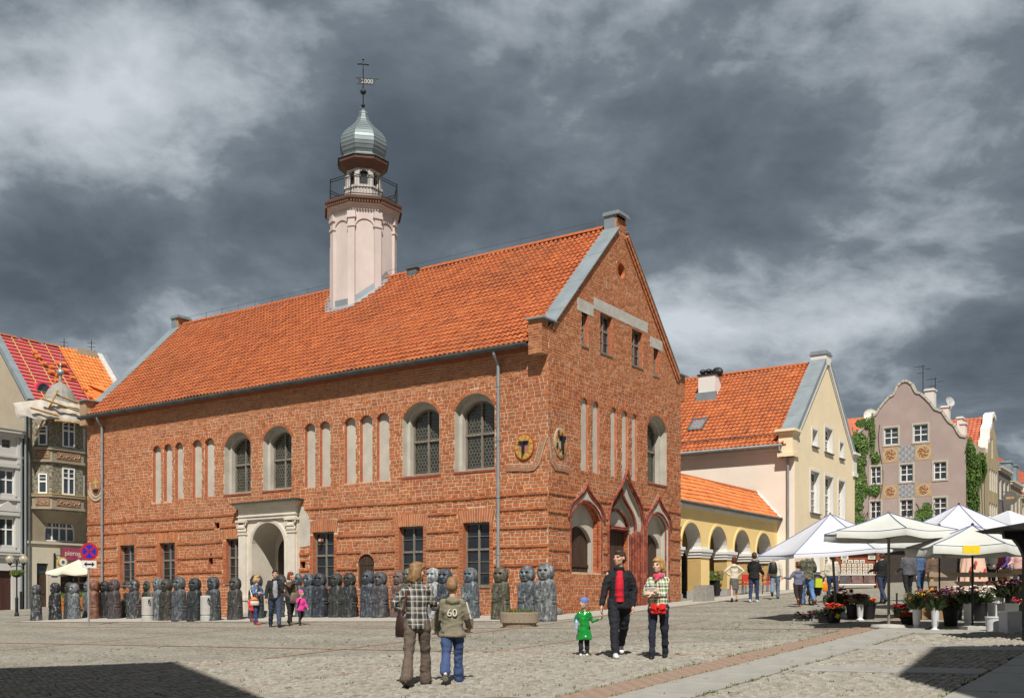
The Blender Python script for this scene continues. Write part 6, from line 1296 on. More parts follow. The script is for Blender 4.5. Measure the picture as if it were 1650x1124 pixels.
# ================================================================== figures carved like old stone idols, painted, in front of the long wall
def polyd(x, z, pts):
    best = 9
    for (x0, z0), (x1, z1) in zip(pts, pts[1:]):
        dx, dz = x1-x0, z1-z0; t = max(0, min(1, ((x-x0)*dx+(z-z0)*dz)/(dx*dx+dz*dz+1e-9))); best = min(best, math.hypot(x-x0-dx*t, z-z0-dz*t))
    return best
def sstep(a, b, x): t = max(0, min(1, (x-a)/(b-a))); return t*t*(3-2*t)
def statue_mesh():
    nz, na = 84, 72; mb = MB(); H_ = 1.70
    for j in range(nz+1):
        z = H_*j/nz; z = min(z, H_-.0005)
        hz_ = (z-1.425)/.275; hw = .258*math.sqrt(max(0, 1-hz_*hz_)) if z > 1.15 else 0; hd = .185*max(0, 1-hz_**4)**.5 if z > 1.15 else 0
        sh = max(0, 1-((z-.95)/.33)**4) if z > .95 else 1.0
        bw = (.315-.03*max(0, z-.2))*(sh**.5 if z > .95 else 1); bd = (.235-.045*z)*(sh**.5 if z > .95 else 1)
        if z < .06: bw *= .94+z; bd *= .94+z
        w, d = max(hw, bw, .0), max(hd, bd)
        if 1.10 < z < 1.24: w, d = max(w, .185), max(d, .135)
        for i in range(na):
            a = 2*math.pi*i/na; ca, sa = math.cos(a), math.sin(a); e = 2/3.0 if z < 1.17 else 2/2.6
            x = w*math.copysign(abs(ca)**e, ca); y = d*math.copysign(abs(sa)**e, sa)
            if z > 1.16 and sa < 0: y *= 1.0; 
            front = sstep(.15, .6, -sa); r = 0.0
            if z > 1.16:
                fx, fz = x, z-1.42; rr = math.hypot(fx/.24, fz/.25)
                r -= .022*math.exp(-((rr-.93)/.07)**2)
                for sx_ in (-1, 1):
                    r -= .060*math.exp(-(((fx-sx_*.082)/.048)**2+((fz-.055)/.026)**2)); r += .022*math.exp(-(((fx-sx_*.085)/.075)**2+((fz-.105)/.02)**2)); r += .012*math.exp(-(((fx-sx_*.12)/.05)**2+((fz+.05)/.06)**2))
                r += .048*math.exp(-(fx/.022)**2)*sstep(-.08, -.03, fz)*sstep(.1, .05, fz)*(1.2-max(0, fz)*6)
                r -= .020*math.exp(-((fz+.135)/.013)**2)*sstep(.1, .06, abs(fx)); r += .016*math.exp(-((fz+.165)/.018)**2)*sstep(.09, .03, abs(fx)); r += .014*math.exp(-((fz+.108)/.014)**2)*sstep(.09, .03, abs(fx))
            else:
                r += .038*math.exp(-(polyd(x, z, [(-.25, 1.08), (-.255, .86), (-.2, .72), (-.02, .70), (.1, .76)])/.045)**2)
                r += .036*math.exp(-(polyd(x, z, [(.25, 1.08), (.22, .84), (.1, .66), (-.06, .6), (-.2, .62)])/.045)**2)
                r -= .018*math.exp(-(polyd(x, z, [(-.1, 1.0), (-.12, .9), (.02, .86), (.09, .98)])/.022)**2); r += .014*math.exp(-(polyd(x, z, [(-.02, .93), (.1, .9), (.14, .8)])/.03)**2)
                if z < .58: r += .013*math.cos(x*46)*sstep(.58, .45, z)*sstep(.04, .14, z)
                r += .02*sstep(.13, .09, z)
            side = sstep(.7, .95, abs(ca))*(1 if ca > 0 else 0)
            r2 = -.03*side*(math.exp(-((z-.62)/.012)**2)+math.exp(-((z-.50)/.014)**2))
            x += r2; y += -r*front
            q = mnoise.noise(Vector((x*5, y*5, z*5)))*.012; mb.v.append((x*(1+q), y*(1+q), z))
    for j in range(nz):
        for i in range(na): mb.f.append((j*na+i, j*na+(i+1) % na, (j+1)*na+(i+1) % na, (j+1)*na+i))
    mb.f.append(tuple(nz*na+i for i in range(na))); mb.m = [0]*len(mb.f); return mb
def statue_mat():
    m = bpy.data.materials.new('painted_statue'); m.use_nodes = True; t = m.node_tree; b = t.nodes['Principled BSDF']; b.inputs['Roughness'].default_value = .6
    co = N(t, 'ShaderNodeTexCoord'); oi = N(t, 'ShaderNodeObjectInfo'); ad = N(t, 'ShaderNodeVectorMath', operation='ADD'); cx_ = N(t, 'ShaderNodeCombineXYZ'); r9 = mth(t, 'MULTIPLY', oi.outputs['Random'], 40.0)
    t.links.new(r9, cx_.inputs[0]); t.links.new(r9, cx_.inputs[2]); LK(t, co, 'Object', ad, 0); LK(t, cx_, 0, ad, 1)
    mp = N(t, 'ShaderNodeMapping'); mp.inputs['Scale'].default_value = (1, 1, .45); LK(t, ad, 0, mp, 0)
    n1 = N(t, 'ShaderNodeTexNoise'); n1.inputs['Scale'].default_value = 12; n1.inputs['Detail'].default_value = 8; n1.inputs['Roughness'].default_value = .68; LK(t, mp, 0, n1, 0)
    ge = N(t, 'ShaderNodeNewGeometry'); pt = ramp(t, ge.outputs['Pointiness'], [(.47, (0, 0, 0)), (.56, (1, 1, 1))])
    f = mth(t, 'ADD', n1.outputs[0], mth(t, 'MULTIPLY', pt, .07)); k = ramp(t, f, [(.42, (.5, .5, .5)), (.54, (1, 1, 1)), (.66, (1.9, 1.9, 1.9))])
    sel = ramp(t, f, [(.575, (0, 0, 0)), (.70, (.8, .8, .8))])
    c = mixc(t, 1.0, oi.outputs['Color'], k, 'MULTIPLY'); al = oi.outputs['Alpha']
    c = mixc(t, mth(t, 'MULTIPLY', sel, al), c, (.45, .48, .50)); t.links.new(c, b.inputs['Base Color'])
    n3 = N(t, 'ShaderNodeTexNoise'); n3.inputs['Scale'].default_value = 30; LK(t, mp, 0, n3, 0); bp = N(t, 'ShaderNodeBump'); bp.inputs['Strength'].default_value = .6; bp.inputs['Distance'].default_value = .03; LK(t, n3, 0, bp, 'Height'); LK(t, bp, 0, b, 'Normal'); return m
ST_ME = statue_mesh().mesh('stone_figure', statue_mat(), True)
# (pixel x, pixel y of the foot, turn, colour, white scuffing, label)
sil, slate, navy, blk = (.22, .24, .26), (.075, .09, .105), (.03, .045, .065), (.018, .020, .022)
STATS = [(58.5, 1000, .25, (.05, .053, .057), 1, 'black and white scuffed idol statue at the far left end of the row'), (89, 998.7, .1, (.022, .022, .025), .8, 'black idol statue flecked with white, second from the left end'),
 (112, 995.5, .3, (.05, .047, .04), 0, 'dull dark idol statue half hidden behind the third grey one'), (119.6, 997.4, 0, (.13, .155, .175), .4, 'blue grey idol statue, third along from the left end'), (143, 995, .2, (.10, .13, .15), .3, 'blue grey idol statue right behind the no stopping sign post'),
 (153, 997, .9, (.20, .065, .028), 0, 'rust brown idol statue seen from behind beside the sign post'), (169, 996, -.1, blk, .1, 'glossy black idol statue beside the left downpipe'), (184.5, 997, .15, (.07, .052, .055), .05, 'dark maroon idol statue right of the left downpipe'),
 (206, 995, .1, (.04, .035, .03), .1, 'dark brown idol statue tucked behind the black and white one'), (216, 996.7, 0, (.05, .055, .06), 1, 'white streaked black idol statue under the first ground floor windows'), (239, 995, .1, (.035, .05, .04), 0, 'dark green idol statue behind the left concrete bollard'),
 (249, 994, .5, (.38, .09, .03), 0, 'orange red idol statue mostly hidden right of the left bollard'), (255, 999.5, .2, (.12, .14, .155), .4, 'grey idol statue just right of the left bollard'), (268.5, 1000, 0, (.045, .04, .03), .15, 'blackish brown idol statue between two grey ones'),
 (289, 1000.5, .1, (.075, .09, .105), .3, 'slate idol statue, right one of the tight group of four'), (314, 1000.5, -.1, (.022, .032, .033), .1, 'greenish black idol statue left of the right bollard'), (343.6, 1000, .05, (.05, .058, .068), .3, 'dark slate idol statue behind the right bollard'),
 (379, 998.7, -.1, (.055, .053, .047), .25, 'brownish grey idol statue left of the portal'), (413, 996.5, 0, (.035, .048, .06), .2, 'dark blue idol statue behind the blonde woman in denim'), (453, 994.5, .1, (.03, .033, .038), .1, 'black idol statue hidden behind the strolling couple'),
 (480, 994, 0, (.06, .072, .088), .3, 'slate idol statue right behind the girl in pink'), (498, 994.5, .1, (.055, .075, .095), .35, 'blue slate idol statue, left of a touching pair'), (515.5, 995, -.1, (.022, .032, .05), .3, 'blue black idol statue, right of a touching pair'),
 (542, 995, .15, (.035, .042, .035), .2, 'greenish black idol statue left of the wooden hatch'), (563, 995, .05, (.03, .035, .037), .2, 'charcoal idol statue just left of the wooden hatch'), (594, 995, .1, (.045, .06, .085), .5, 'blue and white flecked idol statue below the wooden hatch'),
 (613, 995.6, -.05, (.075, .072, .085), .1, 'purplish grey idol statue right of the wooden hatch'), (643, 995, .1, (.15, .085, .075), .2, 'reddish brown idol statue behind the woman in plaid'), (659, 995.6, 0, (.105, .11, .075), .2, 'olive green idol statue behind the woman in plaid'),
 (698, 997.2, .1, (.27, .29, .31), .8, 'silvery white idol statue between woman and boy'), (717, 997, 0, (.04, .055, .075), .5, 'blue black idol statue behind the boy'), (758, 996.8, .05, (.095, .125, .15), .5, 'blue grey idol statue alone under the last ground floor window'),
 (807, 998.4, 0, (.095, .085, .045), .1, 'mossy olive brown idol statue at the right downpipe'), (849.6, 999.6, .02, (.095, .112, .128), .5, 'bluish silver idol statue, left of the last pair'), (879.5, 1000.6, 0, (.14, .155, .165), .6, 'bright silver idol statue at the corner, last of the row')]
for px, py, trn, col, al, lab in STATS:
    X, Y, Z = pg(px, py); o = link('idol_statue', ST_ME, None, (X, Y, Z-.01), math.atan2(-DR.y, -DR.x)+math.pi/2-trn); gq = sum(col)/3; o.color = (*[(.72*c_+.28*gq)*.82 for c_ in col], al*.8); s_ = rnd.uniform(.97, 1.03); o.scale = (s_*rnd.uniform(.97, 1.03), s_, s_)
    tag(o, lab, 'statue', 'painted idol statues along the town hall')
# ================================================================== street furniture
M_CNC = mat('pale_concrete', (0.40, 0.39, 0.36), .9, .1, 6, .2, 60); M_AGG = mat('brown_aggregate_concrete', (0.25, 0.20, 0.145), .95, .3, 30, .5, 60)
for (px, lab) in ((238, 'pale concrete bollard with an iron ring near the sign post'), (333, 'pale concrete bollard in front of the dark slate statue')):
    X, Y, Z = pg(px, 1000.5); b_ = empty('bollard', (X, Y, Z), 0, lab, 'bollard', 'concrete bollards before the statues')
    mb = MB(); mb.lathe([(.235, -.05), (.235, .2), (.215, .215), (.215, .245), (.235, .26), (.235, .93), (.22, .975), (.1, .985)], n=24); mb.build('body', M_CNC, b_, smooth=False)
    mb = MB(); mb.tube([(.17*math.cos(-1.0)+.07*math.cos(t)*.5+.05, -.235, .78+.08*math.sin(t)) for t in np.linspace(0, 6.28, 13)[:-1]], .014, 6, closed=True); mb.ico((.13, -.21, .86), .035, n=6, k=4); mb.build('ring', M_IR, b_)
M_LEAF = mat('planter_leaf', (0.10, 0.15, 0.03), .6, .3, 2, 0, island=[(.06, .10, .02), (.11, .17, .03), (.16, .20, .05)])
def tufts(n, rx, ry, z, h, seed, w=.012):
    rg = random.Random(seed); mb = MB()
    for k in range(n):
        a = rg.uniform(0, 6.28); r = math.sqrt(rg.random()); x, y = rx*r*math.cos(a), ry*r*math.sin(a); l = h*rg.uniform(.4, 1.2); dx, dy = rg.uniform(-.5, .5)*l, rg.uniform(-.5, .5)*l; q = rg.uniform(0, 3.14); ux, uy = math.cos(q)*w, math.sin(q)*w
        mb.add([(x-ux, y-uy, z), (x+ux, y+uy, z), (x+dx*.5+ux, y+dy*.5+uy, z+l*.7), (x+dx, y+dy, z+l), (x+dx*.5-ux, y+dy*.5-uy, z+l*.7)], [(0, 1, 2, 3, 4)])
    return mb
for (px, py, lab) in ((837, 1011.5, 'oval brown concrete planter in front of the corner statues'), (729, 1022, 'oval brown concrete planter half hidden behind the boy')):
    X, Y, Z = pg(px, py-2); b_ = empty('planter', (X, Y, Z), .1, lab, 'planter', 'concrete planters'); mb = MB(); pr = [(.44, -.03), (.47, .1), (.53, .12), (.535, .38), (.52, .40), (.46, .40), (.44, .33), (.1, .33)]; mb.lathe(pr, n=32, sy=.62); mb.build('bowl', M_AGG, b_)
    tufts(260, .4, .24, .32, .16, 5).build('weeds', M_LEAF, b_)['kind'] = 'stuff'
# no stopping sign with arrow plate
X, Y, Z = pg(143, 1008); sg_ = empty('road_sign', (X, Y, Z), R(42), 'round red and blue no stopping sign with arrow plate on a post', 'road sign'); zc_ = 1.63+(968-888)/FPX*Y-Z
FS = lambda a, b, d: (a, -d, b)
mb = MB(); mb.tube([(0, 0, -.05), (0, 0, zc_+.3)], .032, 10); mb.build('post', MATS['zinc_downpipe'], sg_)
mb = MB(); mb.prism(arc((0, zc_), .335, 0, 2*math.pi, 32)[:-1], .035, .05, FS, 0, back=True); mb.prism(arc((0, zc_), .325, 0, 2*math.pi, 32)[:-1], .05, .054, FS, 1); mb.prism(arc((0, zc_), .255, 0, 2*math.pi, 32)[:-1], .054, .058, FS, 2)
for s_ in (-1, 1):
    c_, n_ = Vector((.707*s_, .707)), Vector((-.707, .707*s_)); n_ = Vector((-c_.y, c_.x)); a_, b_2 = -c_*.27, c_*.27; mb.prism([tuple((a_+n_*.032)+Vector((0, zc_))), tuple((a_-n_*.032)+Vector((0, zc_))), tuple((b_2-n_*.032)+Vector((0, zc_))), tuple((b_2+n_*.032)+Vector((0, zc_)))], .058, .062, FS, 1)
mb.build('disc', [M_GUT, mat('sign_red', (.55, .015, .015), .4, .05), mat('sign_blue', (.015, .035, .45), .4, .05)], sg_, fixn=True)
zp = zc_-.48; mb = MB(); mb.prism(rect(-.27, .27, zp-.14, zp+.14), .035, .05, FS, 0, back=True); mb.build('plate', M_WH, sg_, fixn=True)
mb = MB(); mb.prism([(-.2, zp), (-.1, zp+.09), (-.1, zp+.03), (.1, zp+.03), (.1, zp+.09), (.2, zp), (.1, zp-.09), (.1, zp-.03), (-.1, zp-.03), (-.1, zp-.09)], .05, .054, FS); mb.build('arrow', M_IR, sg_, fixn=True)
# lamp post with two globes and a flower basket
X, Y, Z = pg(27, 992); lp = empty('street_lamp', (X, Y, Z), .3, 'black lamp post with two glass globes and a flower basket', 'street lamp')
mb = MB(); mb.lathe([(.12, -.02), (.12, .1), (.08, .2), (.08, .9), (.095, .95), (.05, 1.0), (.04, 1.1), (.035, 2.7), (.06, 2.75), (.04, 2.85), (.03, 3.0)], n=12); mb.tube([(-.33, 0, 2.72), (-.28, 0, 2.62), (0, 0, 2.7), (.28, 0, 2.62), (.33, 0, 2.72)], .03, 6)
for s_ in (-.33, .33): mb.lathe([(.05, 2.7), (.12, 2.8), (.1, 2.84)], (s_, 0, 0), 10)
mb.build('post', M_IR, lp)
gm_ = bpy.data.materials.new('globe_glass'); gm_.use_nodes = True; gb2 = gm_.node_tree.nodes['Principled BSDF']; gb2.inputs['Transmission Weight'].default_value = .75; gb2.inputs['Base Color'].default_value = (.85, .80, .62, 1); gb2.inputs['Roughness'].default_value = .15
for s_ in (-.33, .33): mb = MB(); mb.ico((s_, 0, 3.02), .22, n=18, k=12); mb.build('globe', gm_, lp, smooth=True)
mb = MB(); mb.lathe([(.05, 2.05), (.22, 2.12), (.28, 2.25), (.28, 2.28)], n=14); mb.build('basket', M_IR, lp)
mb = tufts(500, .32, .32, 2.18, .26, 9, .02); mb.build('basket_plants', M_LEAF, lp)['kind'] = 'stuff'
def flowers(n, rx, ry, z, h, cols, seed, r=.03):
    rg = random.Random(seed); mb = MB()
    for k in range(n):
        a = rg.uniform(0, 6.28); q = math.sqrt(rg.random()); c_ = Vector((rx*q*math.cos(a), ry*q*math.sin(a), z+h*rg.random())); s_ = r*rg.uniform(.6, 1.3); mi = rg.randrange(len(cols)); t1, t2 = rg.uniform(0, 3.14), rg.uniform(-.5, .5)
        for j in range(3):
            u = Vector((math.cos(t1+j*1.05), math.sin(t1+j*1.05), t2))*s_; v = Vector((-u.y, u.x, s_*.6)); mb.add([c_-u, c_+v*.6, c_+u, c_-v*.6+Vector((0, 0, s_))], [(0, 1, 2, 3)], mi)
    return mb
FC = {k: mat('petal_'+k, c, .6, .2, 5, 0) for k, c in dict(yellow=(.75, .5, .04), red=(.6, .03, .02), orange=(.8, .16, .02), white=(.75, .72, .66), pink=(.6, .12, .2), purple=(.16, .05, .13), dark=(.06, .02, .03), rust=(.30, .06, .03)).items()}
flowers(60, .28, .28, 2.25, .12, [0, 1], 4, .035).build('basket_flowers', [FC['yellow'], FC['orange']], lp)['kind'] = 'stuff'
# restaurant parasol and tables by the bay house
def parasol(name, loc, rz, label, r, zb, zt, n, m_can, m_pole, val=.18, base=True, group=None, pole_r=.03, square=False, trim=None, tilt=0.0, sag=.06, frame_m=None):
    p = empty(name, loc, rz, label, 'parasol', group); rot = math.pi/n if not square else math.pi/4; corner = []
    for k in range(n): a = rot+2*math.pi*k/n; corner.append(Vector((r*math.cos(a), r*math.sin(a), 0)))
    mb = MB(); nu, nv = 8, 8; top = Vector((0, 0, zt))
    for k in range(n):
        A, B = corner[k], corner[(k+1) % n]; o = len(mb.v)
        for j in range(nv+1):
            v = j/nv
            for i in range(nu+1):
                u = i/nu; e = A.lerp(B, u); z = zt+(zb-zt)*v-sag*math.sin(math.pi*v)*.9-sag*1.2*v*math.sin(math.pi*u); mb.v.append((e.x*v*(1-.10*math.sin(math.pi*u)*v), e.y*v*(1-.10*math.sin(math.pi*u)*v), z))
        for j in range(nv):
            for i in range(nu): mb.f.append((o+j*(nu+1)+i, o+(j+1)*(nu+1)+i, o+(j+1)*(nu+1)+i+1, o+j*(nu+1)+i+1)); mb.m.append(0)
        if val:
            o2 = len(mb.v); lo = nv*(nu+1)
            for i in range(nu+1): q = mb.v[o+lo+i]; mb.v.append((q[0]*1.01, q[1]*1.01, q[2]-val*(1+.05*math.sin(i*1.1+k))))
            for i in range(nu): mb.f.append((o+lo+i, o2+i, o2+i+1, o+lo+i+1)); mb.m.append(0)
    can = mb.build('canopy', m_can, p, smooth=True)
    if trim:
        t_ = MB()
        for k in range(n):
            A = corner[k]; t_.tube([Vector((A.x*v, A.y*v, zt+(zb-zt)*v-sag*math.sin(math.pi*v)*.9+.008)) for v in np.linspace(.02, 1, 9)], .009, 5)
            B = corner[(k+1) % n]; t_.tube([Vector((*(A.lerp(B, u)*(1-.10*math.sin(math.pi*u))).xy, zb-sag*1.2*math.sin(math.pi*u)+.002)) for u in np.linspace(0, 1, 9)], .006, 4)
        t_.build('piping', trim, can)
    mb = MB(); mb.tube([(0, 0, .0), (0, 0, zt-.02)], pole_r, 10); mb.lathe([(.03, zt-.02), (.03, zt+.03), (.012, zt+.05)], n=10); mb.build('pole', m_pole, p)
    for k in range(n):
        A = corner[k]; rb = MB(); rb.tube([(0, 0, zt-.1), (A.x*.98, A.y*.98, zb-.02)], .012, 4); rb.tube([(0, 0, zb-.15), (A.x*.5, A.y*.5, zt+(zb-zt)*.5-.08)], .010, 4); rb.build('rib', frame_m or m_pole, p)
    if base: mb = MB(); mb.lathe([(.36, -.02), (.38, .03), (.36, .085), (.06, .1)], n=24); mb.build('base', M_CNC, p)
    return p
M_CAN = mat('cream_canvas', (0.56, 0.53, 0.43), .85, .05, 2, .1, 60); M_CANW = mat('white_canvas', (0.52, 0.53, 0.57), .85, .05, 2, .1, 60); M_CANG = mat('ivory_canvas', (0.51, 0.52, 0.485), .85, .07, 2, .1, 60); M_PIP = mat('blue_piping', (0.10, 0.13, 0.30), .7, .1)
X, Y, Z = pg(127, 986); parasol('parasol', (X, Y, Z), .3, 'cream parasol outside the restaurant at the left end', 1.75, 2.25, 2.95, 8, M_CAN, M_WD, .15)
for (px, py, lab) in ((105, 990, 'orange boarded planter box under the cream parasol'), (132, 988, 'orange boarded planter box behind the blue grey statues')):
    X, Y, Z = pg(px, py); b_ = empty('planter_box', (X, Y, Z), ANG, lab, 'planter'); 
    for k in range(4): mb = MB(); mb.box((-.7, -.2, .1+k*.2), (.7, .2, .28+k*.2)); mb.build('board', mat('orange_board', (.55, .20, .03), .7, .2, 3), b_)
    tufts(200, .6, .18, .85, .3, int(px), .02).build('plants', M_LEAF, b_)['kind'] = 'stuff'
# stone block and pots near the arcade
X, Y, Z = pg(1134, 969); b_ = empty('stone_block', (X, Y, Z), ANG-.1, 'rough grey stone block on the pavement by the arcade', 'stone block'); mb = MB(); mb.cbox((0, 0, .32), (.62, .62, .66), taper=.88); mb.build('block', mat('grey_stone', (.27, .25, .225), .9, .2, 9, .5, 40), b_)
def pot(px, py, lab, cols, seed, h=.62, w=.22):
    X, Y, Z = pg(px, py); b_ = empty('flower_pot', (X, Y, Z), ANG, lab, 'flower pot'); mb = MB(); mb.lathe([(w*.62, 0), (w, h), (w*.92, h), (w*.9, h-.06)], n=4, rot=math.pi/4); mb.build('pot', M_IR, b_)
    tufts(220, w*1.3, w*1.3, h-.05, .42, seed, .02).build('plants', M_LEAF, b_)['kind'] = 'stuff'; flowers(60, w*1.6, w*1.6, h+.05, .3, [0, 1], seed, .045).build('flowers', cols, b_)['kind'] = 'stuff'
pot(1152, 960, 'tall dark pot of white and orange flowers before the first arcade pier', [FC['white'], FC['orange']], 21, .75, .25); pot(1228, 951, 'tall dark pot with yellow and red plants before the arcade', [FC['yellow'], FC['red']], 22, .95, .3)
def chair(px, py, rz, lab):
    X, Y, Z = pg(px, py); c_ = empty('cafe_chair', (X, Y, Z), rz, lab, 'chair', 'cafe chairs by the arcade')
    for sx_ in (-.2, .2):
        for sy_ in (-.2, .2): mb = MB(); mb.tube([(sx_*1.1, sy_*1.1, 0), (sx_, sy_, .45), (sx_, sy_*1.15, .9 if sy_ > 0 else .62)], .016, 5); mb.build('leg', M_IR, c_)
    mb = MB(); mb.box((-.23, -.22, .44), (.23, .22, .5)); mb.build('seat', mat('red_cushion', (.50, .03, .02), .8, .1), c_); mb = MB(); mb.box((-.21, .21, .58), (.21, .25, .9)); mb.build('backrest', MATS['red_cushion'], c_)
    mb = MB(); mb.tube([(-.24, -.22, .62), (-.24, .24, .66)], .018, 5); mb.tube([(.24, -.22, .62), (.24, .24, .66)], .018, 5); mb.build('armrest', M_IR, c_)
chair(1197, 957, ANG+2.6, 'red cafe chair left of the man in the black jacket'); chair(1206, 956, ANG-.8, 'red cafe chair beside the black jacket man'); chair(1237, 957, ANG+.4, 'red cafe chair left of the man with a backpack'); chair(1244, 954, ANG+1.8, 'red cafe chair behind the backpack man')
# ================================================================== flower market
X2, Y2, Z2 = pg(1432, 1012)
MK = 'market parasols'
X1, Y1, Z1 = pg(1348, 996)
p1 = parasol('parasol', (X1, Y1, Z1), R(12), 'wide white market parasol with drooping left corner by the arcade', 1.86, 1.74, 2.68, 6, M_CANW, M_WD, .10, False, MK, .032, trim=M_PIP, sag=.02)
p1.rotation_euler = (R(1), R(-4.5), R(14))
p2 = parasol('parasol', (X2, Y2, Z2), R(-6), 'ivory six sided parasol on a round concrete base', 1.42, 2.08, 2.50, 6, M_CANG, M_WD, .15, True, MK, .03, trim=M_PIP, sag=.03)
X3, Y3, Z3 = pg(1567, 1013)
p3 = parasol('parasol', (X3, Y3, Z3), R(3), 'ivory parasol with yellow notice over the flower buckets', 1.30, 1.70, 2.14, 6, M_CANG, M_IR, .17, False, MK, .022, trim=M_PIP, sag=.03)
mb = MB(); mb.box((-.78, -1.175, 1.50), (-.44, -1.16, 1.66)); mb.build('notice', mat('yellow_notice', (.75, .55, .02), .6, .1, 6), p3)
mb = MB(); mb.lathe([(.3, -.02), (.3, .06), (.05, .08)], n=4, rot=.8); mb.build('base', M_CNC, p3)
X4, Y4, Z4 = 0.4265*30, 30.0, 0; Z4 = gz(X4, Y4)
p4 = parasol('parasol', (X4, Y4, Z4), R(20), 'large white parasol standing behind the two ivory ones', 2.2, 1.95, 2.95, 8, M_CANW, M_IR, .12, False, MK, .03, trim=M_PIP, sag=.05)
Xa, Ya = 0.408*25.5, 25.5
p5 = parasol('parasol', (Xa, Ya, gz(Xa, Ya)), R(35), 'grey shaded parasol half hidden between the ivory ones', 1.3, 1.86, 2.25, 6, M_CANG, M_IR, .14, False, MK, .02, trim=M_PIP, sag=.04)
for (r_, y_, h, lab) in ((.474, 40, 3.1, 'far white stall awning near the right edge'), (.455, 52, 3.3, 'far white stall awning behind the crowd')):
    parasol('parasol', (r_*y_, y_, gz(r_*y_, y_)), .4, lab, 2.4, 2.2, h, 4, M_CANW, M_IR, .15, False, MK, .03, sag=.05)
# dark timber stall at the right edge
M_BLKW = mat('black_stained_timber', (0.012, 0.011, 0.011), .6, .3, 4, .1, 30)
Xs, Ys = .4905*18.2, 18.2; zs = gz(Xs, Ys); st_ = empty('market_stall', (Xs, Ys, zs), 0, 'black timber stall with carved bracket at the right edge', 'stall')
mb = MB(); mb.box((0, 0, -.1), (.14, .14, 1.92)); mb.build('post', M_BLKW, st_); mb = MB(); mb.box((2.6, 0, -.1), (2.74, .14, 2.0)); mb.build('post', M_BLKW, st_);
mb = MB(); mb.prism([(-.42, 1.92), (3.2, 1.92), (3.2, 2.36), (1.3, 2.3), (-.58, 1.97)], -.7, .5, lambda a, b, d: (a, -d, b), back=True); mb.build('roof', M_BLKW, st_, fixn=True)
mb = MB(); mb.prism([(.0, 1.92), (-.38, 1.92), (-.36, 1.8), (-.2, 1.78), (-.1, 1.66), (0, 1.45)], -.1, .0, lambda a, b, d: (a, -d, b), back=True); mb.build('bracket', M_BLKW, st_, fixn=True)
mb = MB(); mb.box((.1, .1, .75), (2.7, .6, .85)); mb.build('counter', M_BLKW, st_)
# pallet fence
M_PAL = mat('pallet_wood', (0.36, 0.24, 0.12), .85, .3, 3, .2, 30, stretch=(.3, 1, 1)); M_PALG = mat('grey_pallet_wood', (0.26, 0.20, 0.14), .85, .3, 3, .2, 30, stretch=(.3, 1, 1))
for k, (r0, w_) in enumerate(((.398, 2.4), (.465, 2.4), (.53, 2.0))):
    Yp = 29.0+k*.15; Xp = r0*Yp; pf = empty('pallet_fence', (Xp, Yp, gz(Xp, Yp)), .04, ('grey brown pallet fence behind the sunflowers', 'pale pallet fence behind the flower buckets', 'pallet fence running out at the right edge')[k], 'fence', 'pallet fences')
    for j, z in enumerate((.42, .68, .93)): mb = MB(); mb.box((0, -.02, z), (w_*.99, .02, z+.13)); mb.build('plank', M_PALG if k == 0 else M_PAL, pf)
    for x in (.05, w_*.5, w_*.92): mb = MB(); mb.box((x, .02, .0), (x+.09, .12, 1.08)); mb.build('post', M_PAL, pf)
# picture display cabinet
Xc, Yc, Zc = pg(1382, 948); dc = empty('picture_stand', (Xc, Yc, Zc), -.12, 'red brown wooden stand hung with small framed pictures', 'display stand'); M_RW = mat('red_brown_wood', (.20, .055, .025), .7, .25, 5, .2, 30)
mb = MB(); mb.box((-1.0, 0, 0), (-.86, .5, 1.85)); mb.box((.86, 0, 0), (1.0, .5, 1.85)); mb.box((-1.0, 0, 1.75), (1.0, .5, 1.9)); mb.box((-.86, .2, .2), (.86, .25, 1.75)); mb.build('cabinet', M_RW, dc)
M_PAP = mat('cream_paper', (.66, .60, .48), .8, .06); pics = [mat('print_%d' % i, c, .7, .5, 6) for i, c in enumerate(((.25, .28, .27), (.3, .3, .32), (.2, .26, .18), (.35, .3, .26)))]
rg = random.Random(3)
for row, (z, n_, w_) in enumerate(((1.52, 2, .34), (1.3, 4, .22), (1.12, 6, .2), (.95, 6, .2), (.78, 6, .2))):
    for i in range(n_):
        x = -.62+i*(1.25/max(1, n_-1) if n_ != 4 else .27)+(0 if n_ == 6 else .05); x = max(-.7, min(.7, x)); h_ = w_*.72; pc_ = tag(empty('framed_picture', (0, 0, 0)), None); bpy.data.objects.remove(pc_)
        mb = MB(); mb.box((x-w_/2, .15, z-h_/2), (x+w_/2, .19, z+h_/2), 0); mb.box((x-w_*.3, .143, z-h_*.25), (x+w_*.3, .15, z+h_*.25), 1); mb.build('picture', [M_PAP, pics[rg.randrange(4)]], dc)
for i, c in enumerate(((.10, .08, .09), (.20, .12, .11), (.16, .10, .09))): mb = MB(); x = -.56+i*.56; mb.box((x-.25, .12, .27), (x+.25, .16, .63)); mb.build('poster', mat('poster_%d' % i, c, .6, .5, 3), dc)
mb = MB(); mb.box((-.86, .08, .18), (.86, .2, .24)); mb.box((-.86, .1, .65), (.86, .2, .69)); mb.build('rail', M_WH, dc)
